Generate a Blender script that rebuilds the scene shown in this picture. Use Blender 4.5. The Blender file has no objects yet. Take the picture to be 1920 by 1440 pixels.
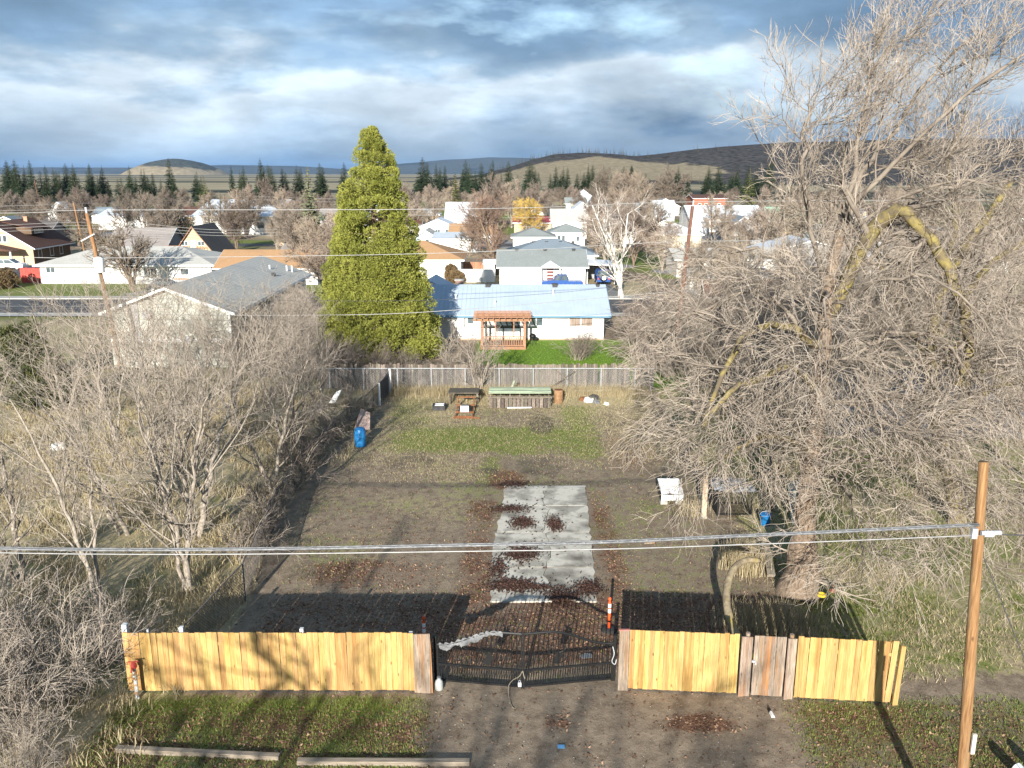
import bpy, math, random
import numpy as np
from mathutils import Vector, Matrix

rng = np.random.default_rng(11)
random.seed(11)
scene = bpy.context.scene
col = scene.collection
R_ = math.radians

# ------------------------------------------------------------------ camera
cam_data = bpy.data.cameras.new('camera')
cam = bpy.data.objects.new('camera', cam_data)
col.objects.link(cam)
cam.location = (0, 0, 14.2)
cam.rotation_euler = (R_(90 - 13.90), 0, 0)
cam_data.sensor_width = 36
cam_data.lens = 30.0
cam_data.clip_start = 0.1
cam_data.clip_end = 60000
scene.camera = cam

# ------------------------------------------------------------------ light
SUN_EL = R_(17.5)
SUN_AZ = math.atan2(-0.15, -0.99)          # the sun stands behind the camera, a little to the left
sun_data = bpy.data.lights.new('sun', 'SUN')
sun = bpy.data.objects.new('sun', sun_data)
col.objects.link(sun)
sd = Vector((math.sin(SUN_AZ) * math.cos(SUN_EL), math.cos(SUN_AZ) * math.cos(SUN_EL), math.sin(SUN_EL)))
sun.rotation_euler = sd.to_track_quat('Z', 'Y').to_euler()
sun.location = (0, 0, 60)
sun_data.energy = 5.0
sun_data.angle = R_(0.53)
sun_data.color = (1.0, 0.945, 0.86)

scene.view_settings.view_transform = 'Standard'
scene.view_settings.look = 'None'
scene.view_settings.gamma = 1.0
scene.view_settings.use_curve_mapping = False
scene.view_settings.exposure = 1.1
scene.cycles.use_denoising = True
scene.cycles.max_bounces = 5
scene.cycles.diffuse_bounces = 2
scene.cycles.glossy_bounces = 2
scene.cycles.transmission_bounces = 3
scene.cycles.volume_bounces = 0
scene.cycles.volume_max_steps = 16
scene.cycles.use_adaptive_sampling = True

# ------------------------------------------------------------------ world: clear sky behind broken cloud
world = bpy.data.worlds.new('World')
scene.world = world
world.use_nodes = True
wn, wl = world.node_tree.nodes, world.node_tree.links
wn.clear()


def wnode(t, **kw):
    n = wn.new(t)
    for k, v in kw.items():
        setattr(n, k, v)
    return n


def wmath(op, a, b=None, clamp=False):
    n = wnode('ShaderNodeMath', operation=op, use_clamp=clamp)
    for i, x in enumerate((a, b)):
        if x is None:
            continue
        if isinstance(x, (int, float)):
            n.inputs[i].default_value = x
        else:
            wl.new(x, n.inputs[i])
    return n.outputs[0]


sky = wnode('ShaderNodeTexSky', sky_type='NISHITA')
sky.sun_disc = False
sky.sun_elevation = SUN_EL
sky.sun_rotation = SUN_AZ
sky.altitude = 500
tc = wnode('ShaderNodeTexCoord')
sep = wnode('ShaderNodeSeparateXYZ')
wl.new(tc.outputs['Generated'], sep.inputs[0])
zc = wmath('MAXIMUM', sep.outputs[2], 0.0)
comb = wnode('ShaderNodeCombineXYZ')
wl.new(sep.outputs[0], comb.inputs[0])
wl.new(sep.outputs[1], comb.inputs[1])
wl.new(wmath('MULTIPLY', sep.outputs[2], 2.7), comb.inputs[2])


def wnoise(scale, detail, rough, dist=0.0, off=(0, 0, 0), sc=(1, 1, 1)):
    mp = wnode('ShaderNodeMapping')
    mp.inputs['Location'].default_value = off
    mp.inputs['Scale'].default_value = sc
    wl.new(comb.outputs[0], mp.inputs[0])
    n = wnode('ShaderNodeTexNoise')
    n.inputs['Scale'].default_value = scale
    n.inputs['Detail'].default_value = detail
    n.inputs['Roughness'].default_value = rough
    n.inputs['Distortion'].default_value = dist
    wl.new(mp.outputs[0], n.inputs['Vector'])
    return n.outputs['Fac']


def wramp(fac, stops):
    r = wnode('ShaderNodeValToRGB')
    el = r.color_ramp.elements
    while len(el) < len(stops):
        el.new(0.5)
    for e, (p, c) in zip(el, stops):
        e.position = p
        e.color = (c, c, c, 1) if isinstance(c, (int, float)) else (*c, 1)
    wl.new(fac, r.inputs[0])
    return r.outputs[0]


def wmix(fac, a, b, mode='MIX'):
    m = wnode('ShaderNodeMix', data_type='RGBA', blend_type=mode)
    for k, x in ((0, fac), (6, a), (7, b)):
        if isinstance(x, (int, float)):
            m.inputs[k].default_value = x
        elif isinstance(x, tuple):
            m.inputs[k].default_value = (*x, 1)
        else:
            wl.new(x, m.inputs[k])
    return m.outputs[2]


n_big = wnoise(3.0, 7, 0.52, 0.0, (3.3, 1.7, 0))
n_mid = wnoise(5.0, 9, 0.55, 0.1, (7.1, 0.4, 0), (1, 1, 1.15))
n_gap = wnoise(3.2, 7, 0.55, 0.1, (2.2, 6.6, 0))
wob = wmath('MULTIPLY', wmath('SUBTRACT', n_big, 0.5), 0.42)
zw = wmath('ADD', zc, wmath('MULTIPLY', wob, wramp(zc, [(0.004, 0.0), (0.075, 1.0)])))
band = wramp(zw, [(0.0, (0.07, 0.16, 0.31)), (0.008, (0.10, 0.20, 0.35)), (0.024, (0.27, 0.38, 0.51)),
                  (0.06, (0.47, 0.58, 0.69)), (0.10, (0.58, 0.68, 0.77)), (0.125, (0.32, 0.45, 0.59)), (0.15, (0.22, 0.35, 0.51)), (0.22, (0.19, 0.32, 0.49)),
                  (0.34, (0.19, 0.31, 0.48)), (1.0, (0.20, 0.31, 0.46))])
shade = wramp(n_mid, [(0.33, 0.76), (0.46, 0.95), (0.54, 1.10), (0.64, 1.42)])
cloud = wmix(1.0, band, shade, 'MULTIPLY')
cl10 = wnode('ShaderNodeVectorMath', operation='SCALE')
wl.new(cloud, cl10.inputs[0])
cl10.inputs[3].default_value = 5.4
gap = wramp(n_gap, [(0.54, 0.0), (0.66, 0.8)])
gapz = wmath('MULTIPLY', gap, wramp(zc, [(0.05, 0.0), (0.12, 1.0)]))
final = wmix(gapz, cl10.outputs[0], sky.outputs[0])
bg = wnode('ShaderNodeBackground')
bg.inputs['Strength'].default_value = 0.10
wl.new(final, bg.inputs['Color'])
wo = wnode('ShaderNodeOutputWorld')
wl.new(bg.outputs[0], wo.inputs['Surface'])

# ================================================================== helpers
def setp(o, label=None, cat=None, group=None, kind=None):
    if label: o['label'] = label
    if cat: o['category'] = cat
    if group: o['group'] = group
    if kind: o['kind'] = kind
    return o


ORG = {}


def thing(name, label, cat, loc=(0, 0, 0), group=None):
    o = bpy.data.objects.new(name, None)
    col.objects.link(o)
    o.empty_display_size = 0.2
    o.location = loc
    ORG[o.name] = Vector(loc)
    return setp(o, label, cat, group)


def link_mesh(name, me, mat=None, parent=None, loc=None, rot=None, world_coords=True):
    """world_coords: the mesh holds world positions; shift it so that it sits right under its parent"""
    o = bpy.data.objects.new(name, me)
    col.objects.link(o)
    if mat is not None and not me.materials:
        me.materials.append(mat)
    if parent is not None:
        o.parent = parent
    po = ORG.get(parent.name, Vector((0, 0, 0))) if parent is not None else Vector((0, 0, 0))
    if loc is not None:
        o.location = Vector(loc) - po
        ORG[o.name] = Vector(loc)
    else:
        o.location = -po if world_coords else (0, 0, 0)
        ORG[o.name] = Vector((0, 0, 0)) if world_coords else po
    if rot is not None:
        o.rotation_euler = rot
    return o


def copy_tree(src, loc, rz=0.0, scale=1.0, label=None, parent=None):
    c = src.copy()
    col.objects.link(c)
    if parent is None:
        c.location = loc
        c.rotation_euler = (0, 0, rz)
        c.scale = scale if isinstance(scale, tuple) else (scale,) * 3
        if label: c['label'] = label
    else:
        c.parent = parent
    for ch in src.children:
        copy_tree(ch, None, parent=c)
    return c


def mesh_np(name, V, quads=None, tris=None, attrs=None, smooth=False, mat=None):
    me = bpy.data.meshes.new(name)
    V = np.ascontiguousarray(V, dtype=np.float32)
    loops, starts, n = [], [], 0
    if quads is not None and len(quads):
        q = np.asarray(quads, dtype=np.int32)
        loops.append(q.ravel()); starts.append(np.arange(len(q), dtype=np.int32) * 4); n = q.size
    if tris is not None and len(tris):
        t = np.asarray(tris, dtype=np.int32)
        loops.append(t.ravel()); starts.append(n + np.arange(len(t), dtype=np.int32) * 3)
    loops = np.concatenate(loops); starts = np.concatenate(starts)
    me.vertices.add(len(V)); me.vertices.foreach_set('co', V.ravel())
    me.loops.add(len(loops)); me.loops.foreach_set('vertex_index', loops)
    me.polygons.add(len(starts)); me.polygons.foreach_set('loop_start', starts)
    if smooth:
        me.polygons.foreach_set('use_smooth', np.ones(len(starts), dtype=bool))
    me.update(calc_edges=True)
    for k, a in (attrs or {}).items():
        at = me.attributes.new(k, 'FLOAT', 'POINT')
        at.data.foreach_set('value', np.ascontiguousarray(a, dtype=np.float32))
    if mat is not None:
        me.materials.append(mat)
    return me


class MB:
    """collects small shapes in world (or local) coordinates into ONE mesh"""
    def __init__(s):
        s.V, s.F = [], []

    def add(s, verts, faces):
        b = len(s.V)
        s.V += [tuple(v) for v in verts]
        s.F += [tuple(b + i for i in f) for f in faces]
        return s

    def box(s, x0, x1, y0, y1, z0, z1, M=None):
        v = [Vector(p) for p in ((x0, y0, z0), (x1, y0, z0), (x1, y1, z0), (x0, y1, z0), (x0, y0, z1), (x1, y0, z1), (x1, y1, z1), (x0, y1, z1))]
        if M is not None: v = [M @ p for p in v]
        return s.add(v, [(3, 2, 1, 0), (4, 5, 6, 7), (0, 1, 5, 4), (1, 2, 6, 5), (2, 3, 7, 6), (3, 0, 4, 7)])

    def beam(s, a, b, w, h, up=(0, 0, 1)):
        a, b = Vector(a), Vector(b)
        t = (b - a).normalized(); u = Vector(up)
        if abs(t.dot(u)) > 0.98: u = Vector((0, 1, 0))
        x = t.cross(u).normalized() * w / 2; y = x.cross(t).normalized() * h / 2
        v = [a - x - y, a + x - y, a + x + y, a - x + y, b - x - y, b + x - y, b + x + y, b - x + y]
        return s.add(v, [(0, 1, 2, 3), (7, 6, 5, 4), (1, 0, 4, 5), (2, 1, 5, 6), (3, 2, 6, 7), (0, 3, 7, 4)])

    def prism(s, poly, y0, y1, axis='y', M=None):
        """poly: (a, z) pairs; extruded along axis from y0 to y1"""
        n = len(poly)
        f = (lambda a, z, e: Vector((a, e, z))) if axis == 'y' else ((lambda a, z, e: Vector((e, a, z))) if axis == 'x' else (lambda a, z, e: Vector((a, z, e))))
        v = [f(a, z, y0) for a, z in poly] + [f(a, z, y1) for a, z in poly]
        if M is not None: v = [M @ p for p in v]
        return s.add(v, [tuple(range(n - 1, -1, -1)), tuple(range(n, 2 * n))] + [(i, (i + 1) % n, n + (i + 1) % n, n + i) for i in range(n)])

    def tube(s, pts, r, sides=8, cap=True):
        pts = [Vector(p) for p in pts]
        rs = r if isinstance(r, (list, tuple)) else [r] * len(pts)
        b = len(s.V); n = len(pts)
        for i, p in enumerate(pts):
            t = (pts[min(i + 1, n - 1)] - pts[max(i - 1, 0)]).normalized()
            ref = Vector((0, 0, 1)) if abs(t.z) < 0.9 else Vector((0, 1, 0))
            u = t.cross(ref).normalized(); w = t.cross(u)
            for k in range(sides):
                a = 2 * math.pi * k / sides
                s.V.append(tuple(p + rs[i] * (math.cos(a) * u + math.sin(a) * w)))
        for i in range(n - 1):
            for k in range(sides):
                k2 = (k + 1) % sides
                s.F.append((b + i * sides + k, b + i * sides + k2, b + (i + 1) * sides + k2, b + (i + 1) * sides + k))
        if cap:
            s.F.append(tuple(b + k for k in range(sides - 1, -1, -1)))
            s.F.append(tuple(b + (n - 1) * sides + k for k in range(sides)))
        return s

    def lathe(s, prof, c=(0, 0, 0), sides=16):
        b = len(s.V)
        for r, z in prof:
            for k in range(sides):
                a = 2 * math.pi * k / sides
                s.V.append((c[0] + r * math.cos(a), c[1] + r * math.sin(a), c[2] + z))
        for i in range(len(prof) - 1):
            for k in range(sides):
                k2 = (k + 1) % sides
                s.F.append((b + i * sides + k, b + i * sides + k2, b + (i + 1) * sides + k2, b + (i + 1) * sides + k))
        s.F.append(tuple(b + k for k in range(sides - 1, -1, -1)))
        s.F.append(tuple(b + (len(prof) - 1) * sides + k for k in range(sides)))
        return s

    def mesh(s, name, mat=None, smooth=False):
        me = bpy.data.meshes.new(name)
        me.from_pydata(s.V, [], s.F)
        if smooth:
            for p in me.polygons: p.use_smooth = True
        if mat is not None: me.materials.append(mat)
        return me

    def build(s, name, mat, parent=None, smooth=False, **kw):
        return link_mesh(name, s.mesh(name, mat, smooth), None, parent, **kw)


def vnoise(x, y, scale, seed=0, oct=4, rough=0.5):
    """value noise 0..1, feature size = scale metres"""
    out = np.zeros_like(x, dtype=np.float64); amp, tot = 1.0, 0.0
    for o in range(oct):
        X, Y = x / scale, y / scale
        xi, yi = np.floor(X), np.floor(Y)
        fx, fy = X - xi, Y - yi
        fx = fx * fx * (3 - 2 * fx); fy = fy * fy * (3 - 2 * fy)

        def h(a, b):
            v = np.sin(a * 127.1 + b * 311.7 + (seed + o * 17) * 74.7) * 43758.5453
            return v - np.floor(v)
        out += amp * ((h(xi, yi) * (1 - fx) + h(xi + 1, yi) * fx) * (1 - fy) + (h(xi, yi + 1) * (1 - fx) + h(xi + 1, yi + 1) * fx) * fy)
        tot += amp; amp *= rough; scale = scale / 2.03
    return out / tot


def sstep(a, b, x):
    t = np.clip((x - a) / (b - a), 0, 1)
    return t * t * (3 - 2 * t)


def tubes(P, R, sides=3):
    """P (N,K,3), R (N,K) -> verts, quads"""
    N, K, _ = P.shape
    T = np.gradient(P, axis=1)
    T /= np.linalg.norm(T, axis=2, keepdims=True) + 1e-9
    m = T[:, :1, 2:3]
    ref = np.where(np.abs(m) < 0.85, np.array([0., 0., 1.]), np.array([1., 0., 0.]))
    U = np.cross(T, np.broadcast_to(ref, T.shape)); U /= np.linalg.norm(U, axis=2, keepdims=True) + 1e-9
    W = np.cross(T, U)
    a = 2 * np.pi * np.arange(sides) / sides
    V = P[:, :, None, :] + R[:, :, None, None] * (np.cos(a)[None, None, :, None] * U[:, :, None, :] + np.sin(a)[None, None, :, None] * W[:, :, None, :])
    n = np.arange(N)[:, None, None] * K * sides; k = np.arange(K - 1)[None, :, None] * sides; s = np.arange(sides)[None, None, :]
    s2 = (s + 1) % sides
    q = np.stack([n + k + s, n + k + s2, n + k + sides + s2, n + k + sides + s], axis=-1).reshape(-1, 4)
    return V.reshape(-1, 3), q


def merge(parts):
    """list of (V, quads) -> one"""
    Vs, Qs, b = [], [], 0
    for V, q in parts:
        Vs.append(V); Qs.append(q + b); b += len(V)
    return np.concatenate(Vs), np.concatenate(Qs)


def nrm(v):
    return v / (np.linalg.norm(v, axis=-1, keepdims=True) + 1e-9)


def sprout(P0, R0, n, t0, t1, a0, a1, L, K=5, grav=0.0, wig=0.12, rk=0.6, rmin=0.006, along=0.4, lvar=0.35, wind=(0, 0, 0), r=None):
    """n side shoots on each of the given branches"""
    r = r or rng
    N, K0, _ = P0.shape
    t = (np.arange(n)[None, :] + r.uniform(0, 1, (N, n))) / n * (t1 - t0) + t0
    f = np.clip(t * (K0 - 1), 0, K0 - 1 - 1e-6); i = f.astype(int); w = (f - i)[..., None]
    rows = np.arange(N)[:, None]
    A, B = P0[rows, i], P0[rows, i + 1]
    pos = A * (1 - w) + B * w
    T = nrm(B - A)
    rad = R0[rows, i] * (1 - w[..., 0]) + R0[rows, i + 1] * w[..., 0]
    Ls = L if np.isscalar(L) else np.asarray(L)[:, None]
    ln = Ls * (1 - along * t) * r.uniform(1 - lvar, 1 + lvar, (N, n))
    pos, T, rad, ln = pos.reshape(-1, 3), T.reshape(-1, 3), rad.ravel(), ln.ravel()
    rv = r.normal(size=pos.shape)
    per = nrm(rv - (rv * T).sum(1, keepdims=True) * T)
    an = r.uniform(a0, a1, len(pos))[:, None]
    d = np.cos(an) * T + np.sin(an) * per
    P = np.empty((len(pos), K, 3)); P[:, 0] = pos
    st = (ln / (K - 1))[:, None]
    g = np.array([0, 0, grav]) + np.array(wind)
    for k in range(1, K):
        d = nrm(d + g * (k / K) + r.normal(size=d.shape) * wig)
        P[:, k] = P[:, k - 1] + d * st
    r0 = np.maximum(rad * rk, rmin)
    u = np.linspace(0, 1, K)[None, :]
    R = r0[:, None] * (1 - u) + np.maximum(r0 * 0.3, rmin * 0.55)[:, None] * u
    return P, R


def poly(pts, K, wig=0.0, r=None):
    """resample control points to K points (Catmull-Rom)"""
    p = np.array(pts, dtype=float)
    p = np.vstack([2 * p[0] - p[1], p, 2 * p[-1] - p[-2]])
    n = len(p) - 3
    out = []
    for s in np.linspace(0, n - 1e-6, K):
        i = int(s); t = s - i
        a, b, c, d = p[i], p[i + 1], p[i + 2], p[i + 3]
        out.append(0.5 * ((2 * b) + (-a + c) * t + (2 * a - 5 * b + 4 * c - d) * t * t + (-a + 3 * b - 3 * c + d) * t ** 3))
    out = np.array(out)
    if wig: out[1:] += (r or rng).normal(size=out[1:].shape) * wig
    return out


# ================================================================== materials
MATS = {}


def pm(name, c1, c2=None, scale=4.0, rough=0.8, bump=0.0, stretch=(1, 1, 1), rnd=0.0, metal=0.0, detail=5, lo=0.35, hi=0.65, spec=0.3, attr=None, bscale=None, c3=None, s3=0.6, lap=0.0, lapk=0.85, knots=None):
    """two-colour noise over object coordinates, optionally shifted per object and per-vertex"""
    if name in MATS: return MATS[name]
    m = bpy.data.materials.new(name); m.use_nodes = True
    nt = m.node_tree; n, l = nt.nodes, nt.links
    b = n['Principled BSDF']
    b.inputs['Roughness'].default_value = rough
    b.inputs['Metallic'].default_value = metal
    b.inputs['Specular IOR Level'].default_value = spec
    c2 = c2 or c1
    tcn = n.new('ShaderNodeTexCoord'); mp = n.new('ShaderNodeMapping'); oi = n.new('ShaderNodeObjectInfo')
    mp.inputs['Scale'].default_value = stretch
    vm = n.new('ShaderNodeVectorMath'); vm.operation = 'SCALE'; vm.inputs[0].default_value = (37., 17., 53.)
    l.new(oi.outputs['Random'], vm.inputs[3])
    va = n.new('ShaderNodeVectorMath'); va.operation = 'ADD'
    l.new(tcn.outputs['Object'], mp.inputs[0]); l.new(mp.outputs[0], va.inputs[0]); l.new(vm.outputs[0], va.inputs[1])
    tx = n.new('ShaderNodeTexNoise'); tx.inputs['Scale'].default_value = scale; tx.inputs['Detail'].default_value = detail; tx.inputs['Roughness'].default_value = 0.62
    l.new(va.outputs[0], tx.inputs['Vector'])
    mr = n.new('ShaderNodeMapRange'); mr.inputs[1].default_value = lo; mr.inputs[2].default_value = hi
    l.new(tx.outputs['Fac'], mr.inputs[0])
    fac = mr.outputs[0]
    mx = n.new('ShaderNodeMix'); mx.data_type = 'RGBA'
    mx.inputs[6].default_value = (*c1, 1); mx.inputs[7].default_value = (*c2, 1)
    if attr:
        at = n.new('ShaderNodeAttribute'); at.attribute_name = attr
        l.new(at.outputs['Fac'], mx.inputs[0])
    else:
        l.new(fac, mx.inputs[0])
    outc = mx.outputs[2]
    if c3:
        t3 = n.new('ShaderNodeTexNoise'); t3.inputs['Scale'].default_value = s3; t3.inputs['Detail'].default_value = 4
        l.new(va.outputs[0], t3.inputs['Vector'])
        m3 = n.new('ShaderNodeMapRange'); m3.inputs[1].default_value = 0.5; m3.inputs[2].default_value = 0.68
        l.new(t3.outputs['Fac'], m3.inputs[0])
        x3 = n.new('ShaderNodeMix'); x3.data_type = 'RGBA'; x3.inputs[7].default_value = (*c3, 1)
        l.new(m3.outputs[0], x3.inputs[0]); l.new(outc, x3.inputs[6]); outc = x3.outputs[2]
    if lap:                                     # courses: thin darker lines at equal heights
        sx = n.new('ShaderNodeSeparateXYZ'); l.new(tcn.outputs['Object'], sx.inputs[0])
        dv_ = n.new('ShaderNodeMath'); dv_.operation = 'DIVIDE'; dv_.inputs[1].default_value = lap; l.new(sx.outputs[2], dv_.inputs[0])
        fr = n.new('ShaderNodeMath'); fr.operation = 'FRACT'; l.new(dv_.outputs[0], fr.inputs[0])
        ml = n.new('ShaderNodeMapRange'); ml.inputs[1].default_value = 0.0; ml.inputs[2].default_value = 0.3; ml.inputs[3].default_value = lapk; ml.inputs[4].default_value = 1.0
        l.new(fr.outputs[0], ml.inputs[0])
        xl = n.new('ShaderNodeMix'); xl.data_type = 'RGBA'; xl.blend_type = 'MULTIPLY'; xl.inputs[0].default_value = 1.0
        l.new(outc, xl.inputs[6]); l.new(ml.outputs[0], xl.inputs[7]); outc = xl.outputs[2]
    if knots:
        mk = n.new('ShaderNodeMapping'); mk.inputs['Scale'].default_value = (1, 1, 0.45)
        vo = n.new('ShaderNodeTexVoronoi'); vo.inputs['Scale'].default_value = 4.2
        gr = n.new('ShaderNodeTexNoise'); gr.inputs['Scale'].default_value = 9; gr.inputs['Detail'].default_value = 6; gr.inputs['Roughness'].default_value = .7
        v2 = n.new('ShaderNodeVectorMath'); v2.operation = 'ADD'
        l.new(tcn.outputs['Object'], v2.inputs[0]); l.new(vm.outputs[0], v2.inputs[1]); l.new(v2.outputs[0], mk.inputs[0]); l.new(mk.outputs[0], vo.inputs['Vector'])
        mg = n.new('ShaderNodeMapping'); mg.inputs['Scale'].default_value = (5, 5, 0.22); l.new(v2.outputs[0], mg.inputs[0]); l.new(mg.outputs[0], gr.inputs['Vector'])
        mg2 = n.new('ShaderNodeMapRange'); mg2.inputs[1].default_value = .34; mg2.inputs[2].default_value = .6; mg2.inputs[3].default_value = .66; mg2.inputs[4].default_value = 1.06; l.new(gr.outputs['Fac'], mg2.inputs[0])
        xg = n.new('ShaderNodeMix'); xg.data_type = 'RGBA'; xg.blend_type = 'MULTIPLY'; xg.inputs[0].default_value = 1.0; l.new(outc, xg.inputs[6]); l.new(mg2.outputs[0], xg.inputs[7])
        mv = n.new('ShaderNodeMapRange'); mv.inputs[1].default_value = .05; mv.inputs[2].default_value = .13; mv.inputs[3].default_value = .8; mv.inputs[4].default_value = 0.0; l.new(vo.outputs['Distance'], mv.inputs[0])
        xk = n.new('ShaderNodeMix'); xk.data_type = 'RGBA'; xk.inputs[7].default_value = (*knots, 1); l.new(mv.outputs[0], xk.inputs[0]); l.new(xg.outputs[2], xk.inputs[6]); outc = xk.outputs[2]
    if rnd:
        hs = n.new('ShaderNodeHueSaturation')
        r2 = n.new('ShaderNodeMapRange'); r2.inputs[3].default_value = 1 - rnd; r2.inputs[4].default_value = 1 + rnd
        l.new(oi.outputs['Random'], r2.inputs[0]); l.new(r2.outputs[0], hs.inputs['Value'])
        r3 = n.new('ShaderNodeMapRange'); r3.inputs[3].default_value = 0.5 - rnd * 0.05; r3.inputs[4].default_value = 0.5 + rnd * 0.05
        mlt = n.new('ShaderNodeMath'); mlt.operation = 'FRACT'
        ml2 = n.new('ShaderNodeMath'); ml2.operation = 'MULTIPLY'; ml2.inputs[1].default_value = 7.31
        l.new(oi.outputs['Random'], ml2.inputs[0]); l.new(ml2.outputs[0], mlt.inputs[0]); l.new(mlt.outputs[0], r3.inputs[0]); l.new(r3.outputs[0], hs.inputs['Hue'])
        l.new(outc, hs.inputs['Color']); outc = hs.outputs[0]
    l.new(outc, b.inputs['Base Color'])
    if bump:
        bp = n.new('ShaderNodeBump'); bp.inputs['Strength'].default_value = bump; bp.inputs['Distance'].default_value = 0.03
        if bscale:
            t2 = n.new('ShaderNodeTexNoise'); t2.inputs['Scale'].default_value = bscale; t2.inputs['Detail'].default_value = 4
            l.new(va.outputs[0], t2.inputs['Vector']); l.new(t2.outputs['Fac'], bp.inputs['Height'])
        else:
            l.new(tx.outputs['Fac'], bp.inputs['Height'])
        l.new(bp.outputs[0], b.inputs['Normal'])
    MATS[name] = m
    return m


def leafmat(name, c1, c2, attr='c', rough=0.6, trans=0.25, rnd=0.12):
    m = pm(name, c1, c2, attr=attr, rough=rough, rnd=rnd, spec=0.2)
    if trans:
        nt = m.node_tree; b = nt.nodes['Principled BSDF']; out = nt.nodes['Material Output']
        t = nt.nodes.new('ShaderNodeBsdfTranslucent'); x = nt.nodes.new('ShaderNodeMixShader'); x.inputs[0].default_value = trans
        nt.links.new(b.inputs['Base Color'].links[0].from_socket, t.inputs['Color'])
        nt.links.new(b.outputs[0], x.inputs[1]); nt.links.new(t.outputs[0], x.inputs[2]); nt.links.new(x.outputs[0], out.inputs['Surface'])
    return m


def glassmat(name='window_glass', tint=(0.05, 0.065, 0.075)):
    return pm(name, tint, (tint[0] * 2.2, tint[1] * 2.2, tint[2] * 2.0), scale=1.2, rough=0.08, spec=0.8)


M_CEDAR = pm('cedar_stain', (0.43, 0.265, 0.088), (0.51, 0.345, 0.135), scale=5, stretch=(9, 9, 0.5), rough=0.7, bump=0.2, rnd=0.22, c3=(0.36, 0.20, 0.06), s3=0.9, knots=(0.13, 0.055, 0.018))
M_GREYWOOD = pm('weathered_board', (0.20, 0.155, 0.115), (0.36, 0.29, 0.225), scale=4, stretch=(9, 9, 0.7), rough=0.9, bump=0.3, rnd=0.15, c3=(0.28, 0.15, 0.07), s3=0.8, knots=(0.09, 0.055, 0.035))
M_OLDWOOD = pm('old_grey_wood', (0.075, 0.06, 0.046), (0.215, 0.182, 0.148), scale=4, stretch=(7, 7, 0.6), rough=0.95, bump=0.3, rnd=0.45)
M_REDBOARD = pm('red_stained_board', (0.36, 0.13, 0.04), (0.30, 0.19, 0.11), scale=4, stretch=(9, 9, 0.6), rough=0.85, rnd=0.1)
M_POLE = pm('pole_wood', (0.19, 0.092, 0.038), (0.34, 0.19, 0.088), scale=3, stretch=(7, 7, 0.35), rough=0.9, bump=0.5, rnd=0.1, c3=(0.27, 0.18, 0.10), s3=1.2, knots=(0.08, 0.04, 0.02))
M_POLEDARK = pm('creosote_pole', (0.10, 0.045, 0.03), (0.20, 0.10, 0.07), scale=3, stretch=(7, 7, 0.4), rough=0.9, bump=0.2)
M_GALV = pm('galvanised_steel', (0.42, 0.44, 0.45), (0.58, 0.60, 0.61), scale=12, rough=0.45, metal=0.35)
M_BLACK = pm('black_iron', (0.006, 0.007, 0.008), (0.016, 0.015, 0.014), scale=25, rough=0.5, spec=0.3)
M_RUST = pm('rusty_steel', (0.13, 0.05, 0.022), (0.24, 0.10, 0.045), scale=9, rough=0.9, bump=0.2)
M_WHITE = pm('white_paint', (0.76, 0.76, 0.74), (0.80, 0.80, 0.79), scale=1.5, rough=0.6)
M_TARP = pm('grey_tarp', (0.10, 0.105, 0.11), (0.20, 0.205, 0.21), scale=5, rough=0.55, bump=0.3)
M_ORANGE = pm('orange_plastic', (0.72, 0.10, 0.025), (0.62, 0.075, 0.02), scale=6, rough=0.45)
M_REFLECT = pm('reflective_band', (0.82, 0.82, 0.80), scale=8, rough=0.35)
M_RUBBER = pm('black_rubber', (0.018, 0.018, 0.018), (0.035, 0.034, 0.032), scale=14, rough=0.8)
M_ASPHALT = pm('asphalt', (0.045, 0.047, 0.05), (0.075, 0.076, 0.078), scale=0.6, rough=0.75, c3=(0.10, 0.10, 0.10), s3=0.12)
M_CONC = pm('concrete', (0.33, 0.31, 0.26), (0.53, 0.50, 0.425), scale=1.1, rough=0.9, bump=0.1, bscale=30, c3=(0.15, 0.135, 0.11), s3=0.75, detail=9, lo=.44, hi=.54)
M_KERB = pm('kerb_concrete', (0.33, 0.32, 0.29), (0.44, 0.43, 0.40), scale=2, rough=0.9)
M_BARK = pm('bark', (0.11, 0.082, 0.06), (0.25, 0.185, 0.13), scale=3, stretch=(4, 4, 0.7), rough=0.95, bump=0.6)
M_BARKGREY = pm('grey_bark', (0.17, 0.145, 0.115), (0.38, 0.33, 0.27), scale=5, stretch=(3, 3, 0.8), rough=0.95, bump=0.4)
M_LICHEN = pm('lichen_bark', (0.115, 0.092, 0.062), (0.235, 0.19, 0.065), scale=3.2, rough=0.95, bump=0.9, lo=0.42, hi=0.62, detail=8)
M_TWIG = pm('twig', (0.26, 0.215, 0.172), (0.46, 0.395, 0.325), scale=1.3, rough=0.85, rnd=0.08)
M_TWIGBROWN = pm('brown_twig', (0.145, 0.115, 0.092), (0.275, 0.23, 0.19), scale=1.3, rough=0.9, rnd=0.25)
M_BRANCH = pm('dark_branch', (0.12, 0.098, 0.078), (0.27, 0.23, 0.185), scale=1.5, rough=0.9)
M_BIRCH = pm('birch_bark', (0.55, 0.52, 0.46), (0.72, 0.69, 0.63), scale=4, rough=0.8, c3=(0.16, 0.14, 0.12), s3=2.5)

# ================================================================== ground
def mixnode(nt, fac, a, b, mode='MIX'):
    m = nt.nodes.new('ShaderNodeMix'); m.data_type = 'RGBA'; m.blend_type = mode
    for k, x in ((0, fac), (6, a), (7, b)):
        if isinstance(x, (int, float)): m.inputs[k].default_value = x
        elif isinstance(x, tuple): m.inputs[k].default_value = (*x, 1)
        else: nt.links.new(x, m.inputs[k])
    return m.outputs[2]


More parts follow.
